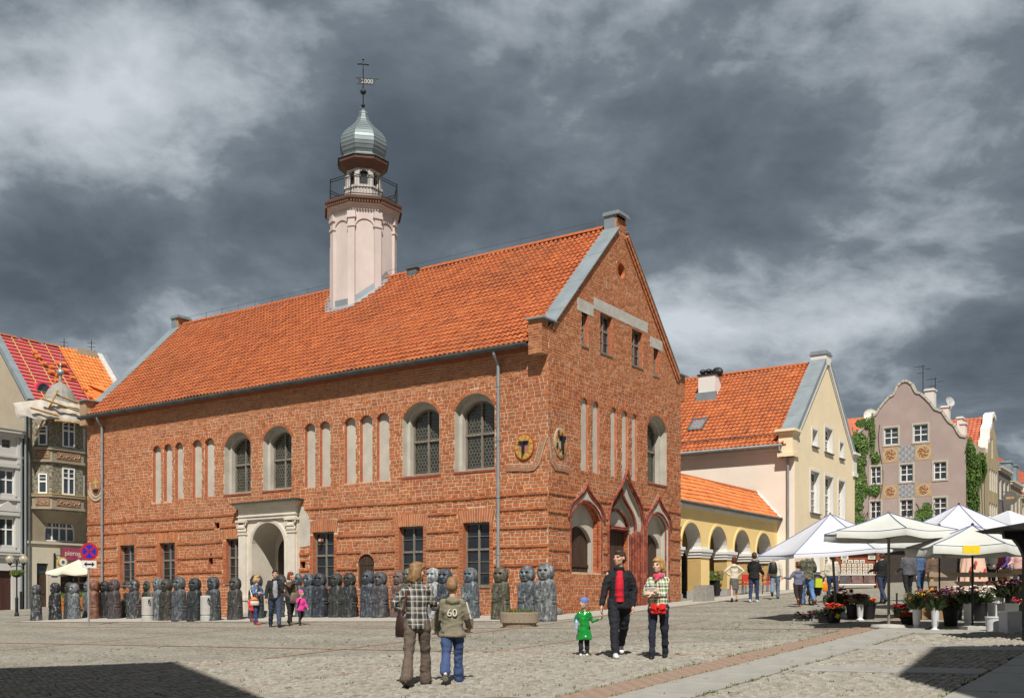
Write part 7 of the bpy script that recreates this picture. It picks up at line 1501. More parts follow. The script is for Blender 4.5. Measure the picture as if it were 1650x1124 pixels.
# dark market hall of clothes behind
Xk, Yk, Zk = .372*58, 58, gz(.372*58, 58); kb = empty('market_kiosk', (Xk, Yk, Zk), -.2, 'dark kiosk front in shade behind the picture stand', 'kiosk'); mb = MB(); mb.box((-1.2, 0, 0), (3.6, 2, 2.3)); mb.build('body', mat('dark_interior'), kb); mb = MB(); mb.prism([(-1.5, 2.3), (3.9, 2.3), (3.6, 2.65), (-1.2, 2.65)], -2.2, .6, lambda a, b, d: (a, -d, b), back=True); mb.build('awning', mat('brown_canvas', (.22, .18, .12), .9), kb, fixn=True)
Xk, Yk, Zk = .44*34, 34, gz(.44*34, 34); tb = empty('draped_table', (Xk, Yk, Zk), 0, 'market table under a pale pink printed cloth behind the pallets', 'table'); mb = MB()
for j in range(2):
    for i in range(25): a = 2*math.pi*i/24; rr = (.40 if j == 0 else .24)*(1+.08*math.sin(i*3.0)*(1-j)); mb.v.append((rr*math.cos(a)*1.4, rr*math.sin(a), .15 if j == 0 else 1.55))
mb.f = [(i, i+1, 26+i, 25+i) for i in range(24)]+[tuple(range(25, 49))]; mb.m = [0]*25; mb.build('cloth', mat('pink_cloth', (.62, .42, .32), .9, .12, 3), tb); mb = MB()
for i in range(4): mb.prism([(-.22+i*.15+.04*math.cos(t), 1.0+.2*math.sin(i*2)+.09*math.sin(t)) for t in np.linspace(0, 6, 8)], .34, .40, lambda a, b, d: (a, -d, b))
mb.build('print', mat('red_print', (.55, .08, .05), .8), tb, fixn=True)
# ---- flowers in vases, pots, buckets
M_VW = mat('white_plastic', (.62, .63, .64), .45, .06, 3, .03, 20); M_BKT = mat('black_plastic', (.012, .012, .013), .5, .2); M_CARD = mat('brown_card', (.28, .18, .09), .9, .12)
def leaves(n, rx, ry, z0, h, seed, w=.018, l=.28, spread=.6):
    rg = random.Random(seed); mb = MB()
    for k in range(n):
        a = rg.uniform(0, 6.28); r = rg.random()**.5; x, y = rx*r*math.cos(a)*.4, ry*r*math.sin(a)*.4; L_ = h*rg.uniform(.5, 1.1); tx, ty = x+rx*r*math.cos(a)*spread*1.5, y+ry*r*math.sin(a)*spread*1.5; q = rg.uniform(0, 3.14); ux, uy = math.cos(q)*w, math.sin(q)*w; m = .55
        p0 = Vector((x, y, z0)); p1 = Vector((x+(tx-x)*.4, y+(ty-y)*.4, z0+L_*m)); p2 = Vector((tx, ty, z0+L_*rg.uniform(.75, 1.0))); u = Vector((ux, uy, 0)); mb.add([p0-u*.3, p0+u*.3, p1+u, p2, p1-u], [(0, 1, 2, 3, 4)])
    return mb
M_LD = mat('dark_leaf', (0.04, 0.07, 0.025), .6, .3, 2, 0, island=[(.025, .045, .016), (.05, .085, .026), (.075, .11, .04)]); M_LG = mat('grey_leaf', (.16, .17, .12), .7, .3, 3, 0)
vase_pr = [(.085, 0), (.09, .015), (.05, .04), (.045, .06), (.06, .1), (.075, .4), (.08, .42), (.074, .42), (.06, .36)]
def bunch(px, py, lab, kind, cols, seed, hs=1.0, fh=.35, dark=True, fr=.05, nf=40, spread=.22, cat='flowers', leafm=None):
    X, Y, Z = pg(px, py-(4 if px > 1440 and kind != 'vase' else 0)); b_ = empty({'vase': 'flower_vase', 'pot': 'flower_bucket', 'tub': 'flower_tub', 'tray': 'flower_tray'}[kind], (X, Y, Z), rnd.uniform(0, 3), lab, cat, 'flowers for sale')
    if kind == 'vase': mb = MB(); mb.lathe([(r*1.15*hs**.3, z*1.12*hs) for r, z in vase_pr], n=20); mb.build('vase', M_VW, b_, smooth=True); zt = .44*hs
    elif kind == 'pot': mb = MB(); mb.lathe([(.13, 0), (.17, .3*hs), (.18, .3*hs), (.175, .33*hs), (.15, .33*hs), (.14, .25*hs)], n=20); mb.build('bucket', M_BKT if dark else M_VW, b_); zt = .3*hs
    elif kind == 'tub': mb = MB(); mb.box((-.16, -.16, 0), (.16, .16, .32*hs)); mb.build('tub', M_CARD, b_); zt = .32*hs
    else:
        mb = MB(); mb.box((-.3, -.18, .0), (.3, .18, .04)); mb.box((-.31, -.19, .04), (.31, -.17, .09)); mb.build('tray', mat('grey_tray', (.3, .3, .31), .6), b_); zt = .06
        for i in range(3):
            for j in range(2): mb = MB(); mb.lathe([(.05, .04), (.065, .13), (.055, .13)], (-.2+i*.2, -.08+j*.16, 0), 10); mb.build('pot', M_GUT, b_)
    fh *= .66 if px > 1440 else .85; leaves(int(190), spread, spread, zt-.05, fh, seed, .02, spread=.8).build('leaves', leafm or M_LD, b_)['kind'] = 'stuff'
    flowers(nf, spread*1.05, spread*1.05, zt+fh*.45, fh*.55, list(range(len(cols))), seed+1, fr).build('blossoms', [FC[c] for c in cols], b_)['kind'] = 'stuff'
    return b_
bunch(1477, 1013, 'sunflowers in the left white pedestal vase', 'vase', ['yellow', 'orange'], 31, 1.05, .5, fr=.05, nf=10, spread=.22); bunch(1507, 1015, 'red ginger blossoms in the front white pedestal vase', 'vase', ['rust', 'pink'], 32, 1.0, .5, fr=.05, nf=10, spread=.18)
bunch(1464, 1012, 'small pot of orange red begonias beside the parasol base', 'pot', ['orange', 'red'], 33, .5, .22, fr=.05, nf=40, spread=.16); bunch(1451, 1000, 'pink carnations in a low bucket behind the begonias', 'pot', ['pink', 'red'], 34, .6, .25, nf=60, spread=.17)
bunch(1492, 1003, 'mixed orange flowers in a card tub between the vases', 'tub', ['orange', 'dark', 'yellow'], 35, 1.3, .55, nf=30, spread=.26); bunch(1520, 1004, 'purple flowers in a card tub right of the front vase', 'tub', ['purple', 'rust'], 36, 1.3, .5, nf=50, spread=.25)
bunch(1540, 1002, 'dusty grey white flowers in a black bucket', 'pot', ['white', 'purple'], 37, 1.3, .6, nf=40, spread=.26, leafm=M_LG); bunch(1559, 1010, 'pale roses in a tall grey vase by the parasol pole', 'vase', ['white', 'pink'], 38, 1.2, .5, nf=22, spread=.2)
bunch(1580, 1004, 'white lilies in a bucket behind the round white pail', 'pot', ['white'], 39, 1.3, .6, nf=26, spread=.27, fr=.07); bunch(1605, 1000, 'dark red bouquet above the white pails', 'pot', ['dark', 'rust'], 40, 1.6, .6, nf=80, spread=.28, dark=False); bunch(1632, 1000, 'dark purple bouquet above the square crate', 'pot', ['purple', 'dark'], 41, 1.7, .6, nf=90, spread=.26); bunch(1647, 1003, 'red carnations at the right picture edge', 'pot', ['red', 'pink'], 42, 1.0, .35, nf=60, spread=.17)
bunch(1532, 1012, 'brown dried grasses in a black bucket', 'pot', ['rust', 'dark'], 61, 1.1, .4, nf=40, spread=.2)
for (px, py, r_, h_, lab) in ((1601, 1018, .155, .28, 'round white plastic pail at the stall front'), (1598, 1006, .08, .45, 'narrow grey pail behind the round white one')):
    X, Y, Z = pg(px, py); b_ = empty('pail', (X, Y, Z), 0, lab, 'pail'); mb = MB(); mb.lathe([(r_*.86, 0), (r_, h_), (r_*1.06, h_), (r_*1.06, h_+.03), (r_*.95, h_+.03), (r_*.9, h_-.04)], n=24); mb.build('body', M_VW, b_)
for (px, py, lab, z_) in ((1628, 1020, 'square white plastic crate at the stall front', 0), (1624, 1008, 'white plastic crate stacked behind the square one', .05)):
    X, Y, Z = pg(px, py); b_ = empty('crate', (X, Y, Z), .1, lab, 'crate'); mb = MB(); mb.cbox((0, 0, .2+z_/2), (.28, .28, .4+z_), taper=1.1); mb.box((-.165, -.165, .4+z_), (.165, .165, .43+z_)); mb.build('body', M_VW, b_); mb = MB(); mb.box((-.10, -.165, .12), (.10, -.148, .30)); mb.build('panel', M_VW, b_)
bunch(1300, 999, 'grey tray of small potted plants on the cobbles', 'tray', ['rust', 'purple'], 43, 1, .16, nf=30, spread=.3); bunch(1321, 997, 'purple heather in small pots beside the grey tray', 'tray', ['purple', 'white'], 44, 1, .16, nf=60, spread=.28)
bunch(1328, 1003, 'green lavender in a black bucket', 'pot', ['purple'], 45, .7, .24, nf=4, spread=.18, leafm=mat('lavender_leaf', (.10, .14, .06), .7)); t_ = bunch(1344, 1003, 'orange dahlias in a black bucket with a yellow price tag', 'pot', ['orange', 'rust', 'red'], 46, .8, .26, nf=50, spread=.2, fr=.055)
mb = MB(); mb.cbox((.02, -.19, .17), (.09, .01, .1), M=Matrix.Rotation(.5, 3, 'Y')); o_ = mb.build('price_tag', MATS['yellow_notice'], t_); t_.rotation_euler = (0, 0, 0)
bunch(1358, 994, 'dark red plume flowers in a grey vase', 'vase', ['rust', 'red'], 47, .8, .45, nf=50, spread=.26); bunch(1346, 988, 'greenish bouquet behind the orange dahlias', 'pot', ['rust'], 48, .9, .4, nf=14, spread=.24); bunch(1386, 999, 'near black bouquet in a tall white pedestal vase', 'vase', ['dark'], 49, 1.0, .22, nf=120, spread=.2, fr=.06); bunch(1400, 997, 'orange flowers in a tall black bucket', 'pot', ['orange', 'rust'], 50, 1.2, .16, nf=50, spread=.16); bunch(1374, 996, 'rusty marigolds in a black bucket behind the pedestal vase', 'pot', ['rust', 'orange'], 51, 1.1, .16, nf=50, spread=.17)
X, Y, Z = pg(1445, 985); b_ = empty('iron_stake', (X, Y, Z), 0, 'short black iron stake behind the pink carnations', 'stake'); mb = MB(); mb.lathe([(.1, 0), (.1, .02), (.025, .03), (.025, .5), (.03, .52)], n=8); mb.build('stake', M_IR, b_)
# dark pram beside the picture stand
Xw, Yw, Zw = pg(1348, 947); cw = empty('hand_cart', (Xw, Yw, Zw), 0, 'black folded hand cart left of the picture stand', 'cart'); mb = MB(); mb.box((-.28, -.2, .35), (.2, .2, 1.25)); mb.build('bag', M_BKT, cw)
for s_ in (-.2, .15): mb = MB(); mb.tube([(s_+.16*math.cos(t), -.22, .18+.16*math.sin(t)) for t in np.linspace(0, 2*math.pi, 17)[:-1]], .025, 6, closed=True); mb.build('wheel', M_IR, cw)
mb = MB(); mb.tube([(-.25, 0, .3), (-.5, 0, .8), (-.75, 0, .85)], .02, 5); mb.build('handle', M_IR, cw)
# ================================================================== people
M_SKIN = mat('skin', (.6, .4, .3), .55, .06, 12, .05, 60, attr='Col'); M_HAIR = mat('hair', (.5, .5, .5), .55, .45, 26, .6, 40, objcol=True, stretch=(1, 1, .18))
M_CL = mat('plain_cloth', (.5, .5, .5), .85, .12, 6, .25, 70, objcol=True); M_LEA = mat('shoe_leather', (.5, .5, .5), .5, .1, 6, .05, 40, objcol=True); M_RAIN = mat('wet_look_raincoat', (.5, .5, .5), .18, .08, 4, .1, 14, objcol=True, spec=.7, coat=.6)
M_JEAN = mat('denim', (.5, .5, .5), .85, .35, 4, .25, 90, objcol=True, stretch=(1.4, 1.4, .6))
def plaid(name, base, bands, sc=9.0, camo=False):
    m = bpy.data.materials.new(name); m.use_nodes = True; t = m.node_tree; b = t.nodes['Principled BSDF']; b.inputs['Roughness'].default_value = .9; MATS[name] = m
    co = N(t, 'ShaderNodeTexCoord'); c = None
    if camo:
        n1 = N(t, 'ShaderNodeTexNoise'); n1.inputs['Scale'].default_value = sc; n1.inputs['Detail'].default_value = 3; LK(t, co, 'Object', n1, 0); c = ramp(t, n1.outputs[0], [(.35+.06*i, q) for i, q in enumerate(bands)], 'CONSTANT')
    else:
        sp_ = N(t, 'ShaderNodeSeparateXYZ'); LK(t, co, 'Object', sp_, 0); xx = mth(t, 'ADD', sp_.outputs[0], mth(t, 'MULTIPLY', sp_.outputs[1], .8)); zz = sp_.outputs[2]; out = []
        for v in (xx, zz):
            f = mth(t, 'FRACT', mth(t, 'MULTIPLY', v, sc)); out.append(ramp(t, f, bands, 'CONSTANT'))
        c = mixc(t, .5, out[0], out[1])
    t.links.new(c, b.inputs['Base Color']); return m
M_PL1 = plaid('grey_plaid', None, [(0, (.015, .015, .017)), (.3, (.09, .085, .08)), (.42, (.55, .52, .47)), (.5, (.06, .057, .053)), (.72, (.30, .285, .26)), (.86, (.62, .59, .53)), (.93, (.03, .03, .03))], 6.2)
M_PL2 = plaid('green_plaid', None, [(0, (.62, .58, .50)), (.22, (.06, .20, .03)), (.45, (.68, .64, .56)), (.58, (.10, .04, .03)), (.76, (.62, .60, .52)), (.88, (.06, .16, .04))], 5.5)
M_CAMO = plaid('camouflage', None, [(.05, .052, .028), (.10, .10, .06), (.17, .16, .11), (.04, .04, .028)], 9, True)
M_STRI = plaid('striped_knit', None, [(0, (.27, .28, .31)), (.5, (.20, .21, .24)), (.85, (.36, .37, .40))], 16)
M_TWEED = plaid('tweed', None, [(.03, .03, .03), (.10, .10, .095), (.2, .2, .19), (.06, .06, .06)], 60, True)
PENDING = []
def loft(mb, secs, n=16, yaw=0.0):
    'secs: (centre, rx, ry) stacked from bottom to top, closed with rounded ends'
    o = len(mb.v); k = len(secs)
    for c, rx, ry in secs:
        for j in range(n):
            a = 2*math.pi*j/n; x, y = rx*math.cos(a), ry*math.sin(a); mb.v.append((c[0]+x*math.cos(yaw)-y*math.sin(yaw), c[1]+x*math.sin(yaw)+y*math.cos(yaw), c[2]))
    for i in range(k-1):
        for j in range(n): mb.f.append((o+i*n+j, o+i*n+(j+1) % n, o+(i+1)*n+(j+1) % n, o+(i+1)*n+j)); mb.m.append(0)
    mb.f.append(tuple(o+j for j in reversed(range(n)))); mb.m.append(0); mb.f.append(tuple(o+(k-1)*n+j for j in range(n))); mb.m.append(0)
def capsule(mb, pts, rs, n=10):
    'tube with rounded ends'
    pts = [Vector(p) for p in pts]; d0 = (pts[0]-pts[1]).normalized(); d1 = (pts[-1]-pts[-2]).normalized()
    P = [pts[0]+d0*rs[0]*.85, pts[0]+d0*rs[0]*.5]+pts+[pts[-1]+d1*rs[-1]*.5, pts[-1]+d1*rs[-1]*.85]; Q = [rs[0]*.35, rs[0]*.83]+list(rs)+[rs[-1]*.83, rs[-1]*.35]; mb.tube(P, Q, n)
def ik(a, b, l1, l2, pole):
    a, b, pole = Vector(a), Vector(b), Vector(pole); d = b-a; L_ = min(d.length, (l1+l2)*.999); dn_ = d.normalized(); x = (l1*l1-l2*l2+L_*L_)/(2*L_); h = math.sqrt(max(0, l1*l1-x*x)); p = (pole-dn_*pole.dot(dn_))
    p = p.normalized() if p.length > 1e-6 else dn_.orthogonal().normalized(); return a+dn_*x+p*h, a+dn_*L_
def finish(mb, name, m, parent, vox, col=None, amp=0.0, extra=None, paint=None, smooth_it=2):
    o = mb.build(name, m, parent, fixn=True)
    if col: o.color = (*col, 1)
    md = o.modifiers.new('remesh', 'REMESH'); md.mode = 'VOXEL'; md.voxel_size = vox; md.use_smooth_shade = True
    sm = o.modifiers.new('smooth', 'SMOOTH'); sm.iterations = smooth_it; sm.factor = .5
    PENDING.append((o, amp, extra, paint)); return o
def hand(ex, wrist, d, side, H_, curl, nrm):
    'palm and five fingers added to the extra mesh; nrm points out of the back of the hand'
    d = Vector(d).normalized(); nrm = Vector(nrm); nrm = (nrm-d*nrm.dot(d)).normalized(); lat = d.cross(nrm).normalized()*side; w = Vector(wrist); pl = .050*H_
    ex.ico(w+d*pl*.6, 1.0, n=8, k=6, M=Matrix(((lat.x, d.x, nrm.x), (lat.y, d.y, nrm.y), (lat.z, d.z, nrm.z))) @ Matrix.Diagonal((.024*H_, .034*H_, .0125*H_)))
    for i, (q, ln) in enumerate(((-.0165, .040), (-.0055, .045), (.0055, .042), (.0165, .034))):
        p = w+d*pl*1.05+lat*q*H_; pts = [p]; dirv = d.copy()
        for s_ in (.45, .32, .23): dirv = (Matrix.Rotation(-curl*(.75+.1*i), 3, lat*side) @ dirv); pts.append(pts[-1]+dirv*ln*H_*s_)
        ex.tube(pts, [.0056*H_, .0054*H_, .0048*H_, .0038*H_], 6)
    p = w+d*pl*.35-lat*.02*H_; t1 = (d*.55-lat*.75-nrm*.2).normalized(); t2 = (d*.85-lat*.25-nrm*.35).normalized(); ex.tube([p, p+t1*.022*H_, p+t1*.022*H_+t2*.024*H_], [.0075*H_, .0068*H_, .0048*H_], 6)
def person(label, loc, rz, H, legs=((15, 8), (-12, 20)), arms=None, head=(0, 0), hd=1.0, build=1.0, top=None, shirt=None, bottom=None, shoes=(.02, .02, .02), hair=None, skin=(.60, .36, .26), vox=.02, group=None, heel=(0, 0), lean=0.0, stance=.055, foot=True):
    root = empty('person', loc, rz, label, 'person', group); h = H; sk = skin
    hipz = .52*h; ll = .245*h; feet = []; joints = []
    for s_, (th, kn) in zip((-1, 1), legs):          # -1: right leg, +1: left leg
        a = R(th); b = R(th-kn); hip = Vector((s_*stance*h, 0, hipz)); knee = hip+Vector((s_*.004*h, -math.sin(a)*ll, -math.cos(a)*ll)); ank = knee+Vector((0, -math.sin(b)*ll, -math.cos(b)*ll)); joints.append([hip, knee, ank])
    low = min(j[2].z-(.04+.05*math.sin(R(max(0, hl))))*h for j, hl in zip(joints, heel)); up = Vector((0, 0, -low))
    for j in joints: j[:] = [q+up for q in j]
    base = up.z+hipz; ln_ = math.tan(R(lean))
    def T(z, x=0.0, y=0.0): return Vector((x, y-(z-.5*h)*ln_, z+up.z))
    shz = .805*h; shw = .096*h*build; sh = {s_: T(shz, s_*shw, .005*h) for s_ in (-1, 1)}; ua, fa = .168*h, .148*h; hands = {}; elb = {}
    arms = arms or (('swing', 15, 8, 15), ('swing', -15, 8, 10))
    for s_, A in zip((-1, 1), arms):
        if A[0] == 'swing':
            f, ab, e = R(A[1]), R(A[2]), R(A[3]); d1 = Vector((s_*math.sin(ab), -math.sin(f)*math.cos(ab), -math.cos(f)*math.cos(ab))); d2 = Vector((s_*math.sin(ab*.6), -math.sin(f+e), -math.cos(f+e))).normalized(); elb[s_] = sh[s_]+d1*ua; hands[s_] = elb[s_]+d2*fa
        else:
            tgt = T(A[3]*h, A[1]*h, A[2]*h); elb[s_], hands[s_] = ik(sh[s_], tgt, ua, fa, Vector(A[4]) if len(A) > 4 else Vector((s_*.5, .6, -.6)))
    # ---- bare body: slim core under the clothes, neck, head, hands
    bd = MB(); loft(bd, [(T(.47*h), .03*h, .03*h), (T(.50*h), .075*h, .05*h), (T(.56*h), .078*h, .055*h), (T(.63*h), .068*h, .048*h), (T(.72*h), .08*h, .055*h), (T(.79*h), .085*h, .05*h), (T(.825*h), .05*h, .04*h)])
    for s_, j in zip((-1, 1), joints): capsule(bd, j, [.038*h, .027*h, .017*h]); capsule(bd, [sh[s_], elb[s_], hands[s_]], [.026*h, .021*h, .0145*h])
    hs = h*hd*1.06; nk = T(.83*h); hc = T(.83*h)+Vector((0, -.012*h, .105*hs+.012*h)); capsule(bd, [nk-Vector((0, 0, .02*h)), hc-Vector((0, -.008*h, .03*hs))], [.034*h, .031*h])
    HM = Matrix.Rotation(R(head[0]), 3, 'Z') @ Matrix.Rotation(R(head[1]), 3, 'X')
    def HP(x, y, z): return hc+HM @ Vector((x*hs, y*hs, z*hs))
    def ell(mb, c, r, n=14, k=10): mb.ico(HP(*c), 1.0, n=n, k=k, M=HM @ Matrix.Diagonal((r[0]*hs, r[1]*hs, r[2]*hs)))
    ell(bd, (0, .006, .012), (.046, .057, .058)); ell(bd, (0, -.014, -.028), (.036, .042, .042)); ell(bd, (0, -.036, -.052), (.017, .016, .014)); ell(bd, (0, -.058, -.008), (.0085, .014, .011), 8, 6); ell(bd, (0, -.052, .006), (.0065, .012, .018), 8, 6)
    for s_ in (-1, 1): ell(bd, (s_*.047, .008, -.002), (.006, .013, .018), 8, 6); ell(bd, (s_*.024, -.036, -.012), (.016, .016, .014), 8, 6); ell(bd, (s_*.02, -.047, .017), (.015, .008, .005), 8, 6)
    ell(bd, (0, -.052, -.032), (.013, .007, .005), 8, 6)
    ex = MB()
    for s_, A in zip((-1, 1), arms):
        d = (hands[s_]-elb[s_]).normalized(); curl = A[-1] if isinstance(A[-1], float) and A[0] == 'swing' and len(A) > 4 else .38; hand(ex, hands[s_], d, s_, h, curl, Vector((s_, .25, .15)))
    HMi = HM.inverted()
    def paint(co, nor):
        p = HMi @ (Vector(co)-hc)/hs; c = list(sk)
        if abs(p.z) < .1 and p.y < -.02:
            for s_ in (-1, 1):
                if abs(p.x-s_*.0205) < .010 and abs(p.z-.006) < .0048: return (.06, .045, .04)
                if abs(p.x-s_*.021) < .014 and abs(p.z-.019) < .003: return (.16, .09, .06)
            if abs(p.x) < .016 and abs(p.z+.032) < .0045: return (sk[0]*.72, sk[1]*.42, sk[2]*.42)
            if abs(abs(p.x)-.028) < .013 and abs(p.z+.014) < .012: return (sk[0]*1.0, sk[1]*.86, sk[2]*.84)
        return tuple(c)
    body = finish(bd, 'body', M_SKIN, root, min(vox, .012), None, 0, ex, paint, 1)
    # ---- trousers, skirt
    bt = bottom or dict(c=(.03, .03, .04)); bm_ = bt.get('m', M_CL); lw = bt.get('w', 1.0); fl = bt.get('flare', 1.0)
    if bt.get('skirt'):
        mb = MB(); z1 = bt['skirt']*h; loft(mb, [(T(z1), .105*h, .085*h), (T(z1+.03*h), .107*h, .085*h), (T(.50*h), .102*h, .075*h), (T(.57*h), .085*h, .062*h), (T(.61*h), .074*h, .052*h)], 20); finish(mb, 'skirt', bm_, root, vox, bt['c'], .008)
    else:
        mb = MB(); loft(mb, [(T(.455*h), .05*h, .05*h), (T(.49*h), .094*h*build**.5, .066*h), (T(.535*h), .096*h*build**.5, .068*h), (T(.585*h), .084*h*build, .06*h), (T(.61*h), .08*h*build, .056*h)])
        for s_, j in zip((-1, 1), joints):
            sk_ = (j[2]-j[1]).normalized(); end = j[2]+sk_*.012*h; capsule(mb, [j[0]+Vector((0, 0, .01*h)), j[0].lerp(j[1], .5), j[1], j[1].lerp(j[2], .5), end-sk_*.02*h], [.060*h*lw, .053*h*lw, .042*h*lw, .038*h*lw*fl**.5, .036*h*lw*fl]); 
        finish(mb, 'trousers', bm_, root, vox, bt['c'], .012)
    # ---- shoes
    for s_, j, hl in zip((-1, 1), joints, heel):
        mb = MB(); M_ = Matrix.Rotation(R(hl), 3, 'X'); c_ = j[2]
        for (y, z, rx, ry, rz_) in ((-.02, -.012, .029, .046, .026), (-.066, -.022, .030, .040, .018), (.012, -.006, .028, .028, .034), (-.032, -.034, .030, .074, .009)): mb.ico(c_+M_ @ Vector((0, y*h, z*h)), 1, n=10, k=6, M=M_ @ Matrix.Diagonal((rx*h, ry*h, rz_*h)))
        finish(mb, 'shoe', M_LEA, root, min(vox, .012), shoes, 0)
    # ---- jacket or coat
    tp_ = top or dict(c=(.1, .1, .1)); tk = tp_.get('t', 1.0)*build; hem = tp_.get('hem', .48)*h; tm = tp_.get('m', M_CL); fl = tp_.get('flare', 1.0); mb = MB(); so = tp_.get('sleeve', 1.0)
    loft(mb, [(T(hem), .098*h*tk*fl, .072*h*tk*fl), (T(hem+.02*h), .099*h*tk*fl, .073*h*tk*fl), (T(max(.555*h, hem+.05*h)), .093*h*tk, .069*h*tk), (T(.63*h), .084*h*tk, .064*h*tk), (T(.71*h), .090*h*tk, .069*h*tk), (T(.765*h), .090*h*tk, .062*h*tk), (T(.80*h), .070*h*tk, .052*h*tk), (T(.838*h), .040*h, .040*h)], 20)
    for s_, j in sh.items(): capsule(mb, [j+Vector((-s_*.02*h, 0, .0)), j.lerp(elb[s_], .5), elb[s_], elb[s_].lerp(hands[s_], .5*so), elb[s_].lerp(hands[s_], .93*so)], [.036*h*tk, .034*h*tk, .030*h*tk, .027*h*tk, .025*h*tk])
    if tp_.get('hood'): mb.ico(T(.815*h, 0, .045*h), 1, n=12, k=8, sq=(.075*h, .045*h, .045*h)); mb.ico(T(.83*h, 0, .02*h), 1, n=12, k=8, sq=(.066*h, .05*h, .028*h))
    if tp_.get('collar'): mb.lathe([(.05*h, -.02*h), (.055*h, .025*h), (.048*h, .03*h), (.04*h, 0)], tuple(T(.84*h, 0, .003*h)), 14)
    finish(mb, tp_.get('name', 'jacket'), tm, root, vox, tp_.get('c', (.1, .1, .1)), tp_.get('amp', .012))
    if shirt:
        mb = MB(); w_ = shirt.get('w', .045); loft(mb, [(T((shirt.get('hem', .555))*h, shirt.get('x', 0)*h, -.046*h), w_*h*.9, .052*h), (T(.60*h, shirt.get('x', 0)*h, -.046*h), w_*h, .052*h), (T(.70*h, shirt.get('x', 0)*h, -.048*h), w_*h, .054*h), (T(.775*h, shirt.get('x', 0)*h, -.036*h), w_*h*.95, .048*h), (T(.835*h, 0, -.014*h), .036*h, .036*h)]); finish(mb, 'shirt', shirt.get('m', M_CL), root, vox, shirt['c'], .008)
    if tp_.get('scarf'): mb = MB(); mb.lathe([(.05*h, -.02*h), (.062*h, .0), (.056*h, .03*h), (.042*h, .04*h), (.036*h, .0)], tuple(T(.835*h, 0, -.004*h)), 14); loft(mb, [(T(.79*h, -.02*h, -.07*h), .014*h, .012*h), (T(.825*h, -.01*h, -.055*h), .025*h, .02*h)], 8); mb.ico(T(.825*h, 0, .05*h), 1, n=12, k=8, sq=(.06*h, .035*h, .035*h)); finish(mb, 'scarf', M_CL, root, vox*.8, tp_['scarf'], .006)
    # ---- hair or hat
    if hair:
        st, hcol = hair; mb = MB()
        if st == 'hat': ell(mb, (0, .006, .032), (.053, .062, .048)); ell(mb, (0, .006, .012), (.055, .064, .018)); finish(mb, 'knit_hat', M_CL, root, min(vox, .014), hcol, .004)
        else:
            ell(mb, (0, .010, .024), (.0500, .0600, .0545)); ell(mb, (0, .022, .0), (.0495, .050, .055)); ell(mb, (0, -.012, .052), (.040, .042, .026))
            if st in ('bob', 'long'):
                for s_ in (-1, 1): ell(mb, (s_*.044, .012, -.02), (.014, .036, .05)); ell(mb, (s_*.036, .03, -.035), (.022, .03, .045))
                ell(mb, (0, .04, -.02), (.044, .028, .055)); ell(mb, (0, -.03, .045), (.042, .03, .02))
            if st == 'long': ell(mb, (0, .045, -.06), (.05, .026, .05)); [ell(mb, (s_*.042, .022, -.06), (.018, .026, .045)) for s_ in (-1, 1)]
            finish(mb, 'hair', M_HAIR, root, min(vox, .012), hcol, .010 if st != 'short' else .003)
    return dict(root=root, hand=hands, elb=elb, sh=sh, T=T, h=h)
def wpt(P, v): return P['root'].matrix_basis @ Vector(v)
def at_px(px, py): return pg(px, py)
N_, F_, B_ = .012, .017, .024
# -- woman in plaid and boy walking away
W1 = person('woman in grey plaid jacket and brown trousers walking away beside a boy', at_px(672, 1106), R(176), 1.70, ((14, 6), (-14, 16)), (('swing', 22, 14, 70), ('ik', .125, -.06, .60, (.7, .6, -.5))), (-62, 12), 1.0, 1.0, dict(m=M_PL1, hem=.475, t=1.06, collar=1), None, dict(c=(.115, .088, .068), flare=1.55, w=1.0), (.05, .03, .015), ('long', (.30, .17, .075)), vox=N_, heel=(0, 22))
B1 = person('boy in khaki hooded jacket and blue jeans walking away', at_px(729, 1101), R(181), 1.44, ((12, 4), (-18, 30)), (('swing', 10, 14, 45), ('swing', 12, 12, 30)), (-10, 8), 1.13, 1.05, dict(c=(.20, .18, .125), hem=.46, t=1.16, hood=1, flare=1.14), None, dict(c=(.05, .085, .20), m=M_JEAN, w=1.08, flare=1.35), (.62, .58, .50), ('short', (.30, .17, .08)), vox=N_, heel=(0, 38))
lettering('back_print', '60', .15, mat('print_cream', (.62, .58, .5), .8, .1), B1['root'], Matrix.Translation(B1['T'](.70*1.44, -.0, .125)) @ Matrix.Rotation(math.pi, 4, 'Z') @ Matrix.Rotation(math.pi/2, 4, 'X'), .012)
for s_ in (-1, 1):
    st_ = MB(); e_, h_ = B1['elb'][s_], B1['hand'][s_]; sh_ = B1['sh'][s_]; off = Vector((s_*.055, .012, 0)); st_.tube([sh_+off+Vector((0, 0, .0)), sh_.lerp(e_, .5)+off, e_+off, e_.lerp(h_, .8)+off*.8], .014, 6); st_.build('sleeve_stripe', MATS['print_cream'], B1['root'])
# handbag on the woman's left shoulder
def bag(name, label, loc, rz, w, d, h_, m, strap=None, sm=None, cat='handbag', flap=None):
    b_ = empty(name, loc, rz, label, cat); mb = MB(); loft(mb, [((0, 0, 0), w*.42, d*.35), ((0, 0, h_*.06), w*.5, d*.5), ((0, 0, h_*.4), w*.5, d*.5), ((0, 0, h_*.8), w*.42, d*.4), ((0, 0, h_), w*.3, d*.2)], 16); mb.build('pouch', m, b_, smooth=True)
    if flap: mb = MB(); loft(mb, [((0, -d*.06, h_*.62), w*.5, d*.5), ((0, -d*.06, h_*.7), w*.49, d*.5), ((0, 0, h_*.98), w*.36, d*.3), ((0, 0, h_*1.02), w*.28, d*.2)], 16); mb.build('flap', flap, b_, smooth=True)
    if strap: mb = MB(); mb.tube([Vector(q) for q in strap], .014, 6); mb.build('strap', sm or m, b_)
    return b_
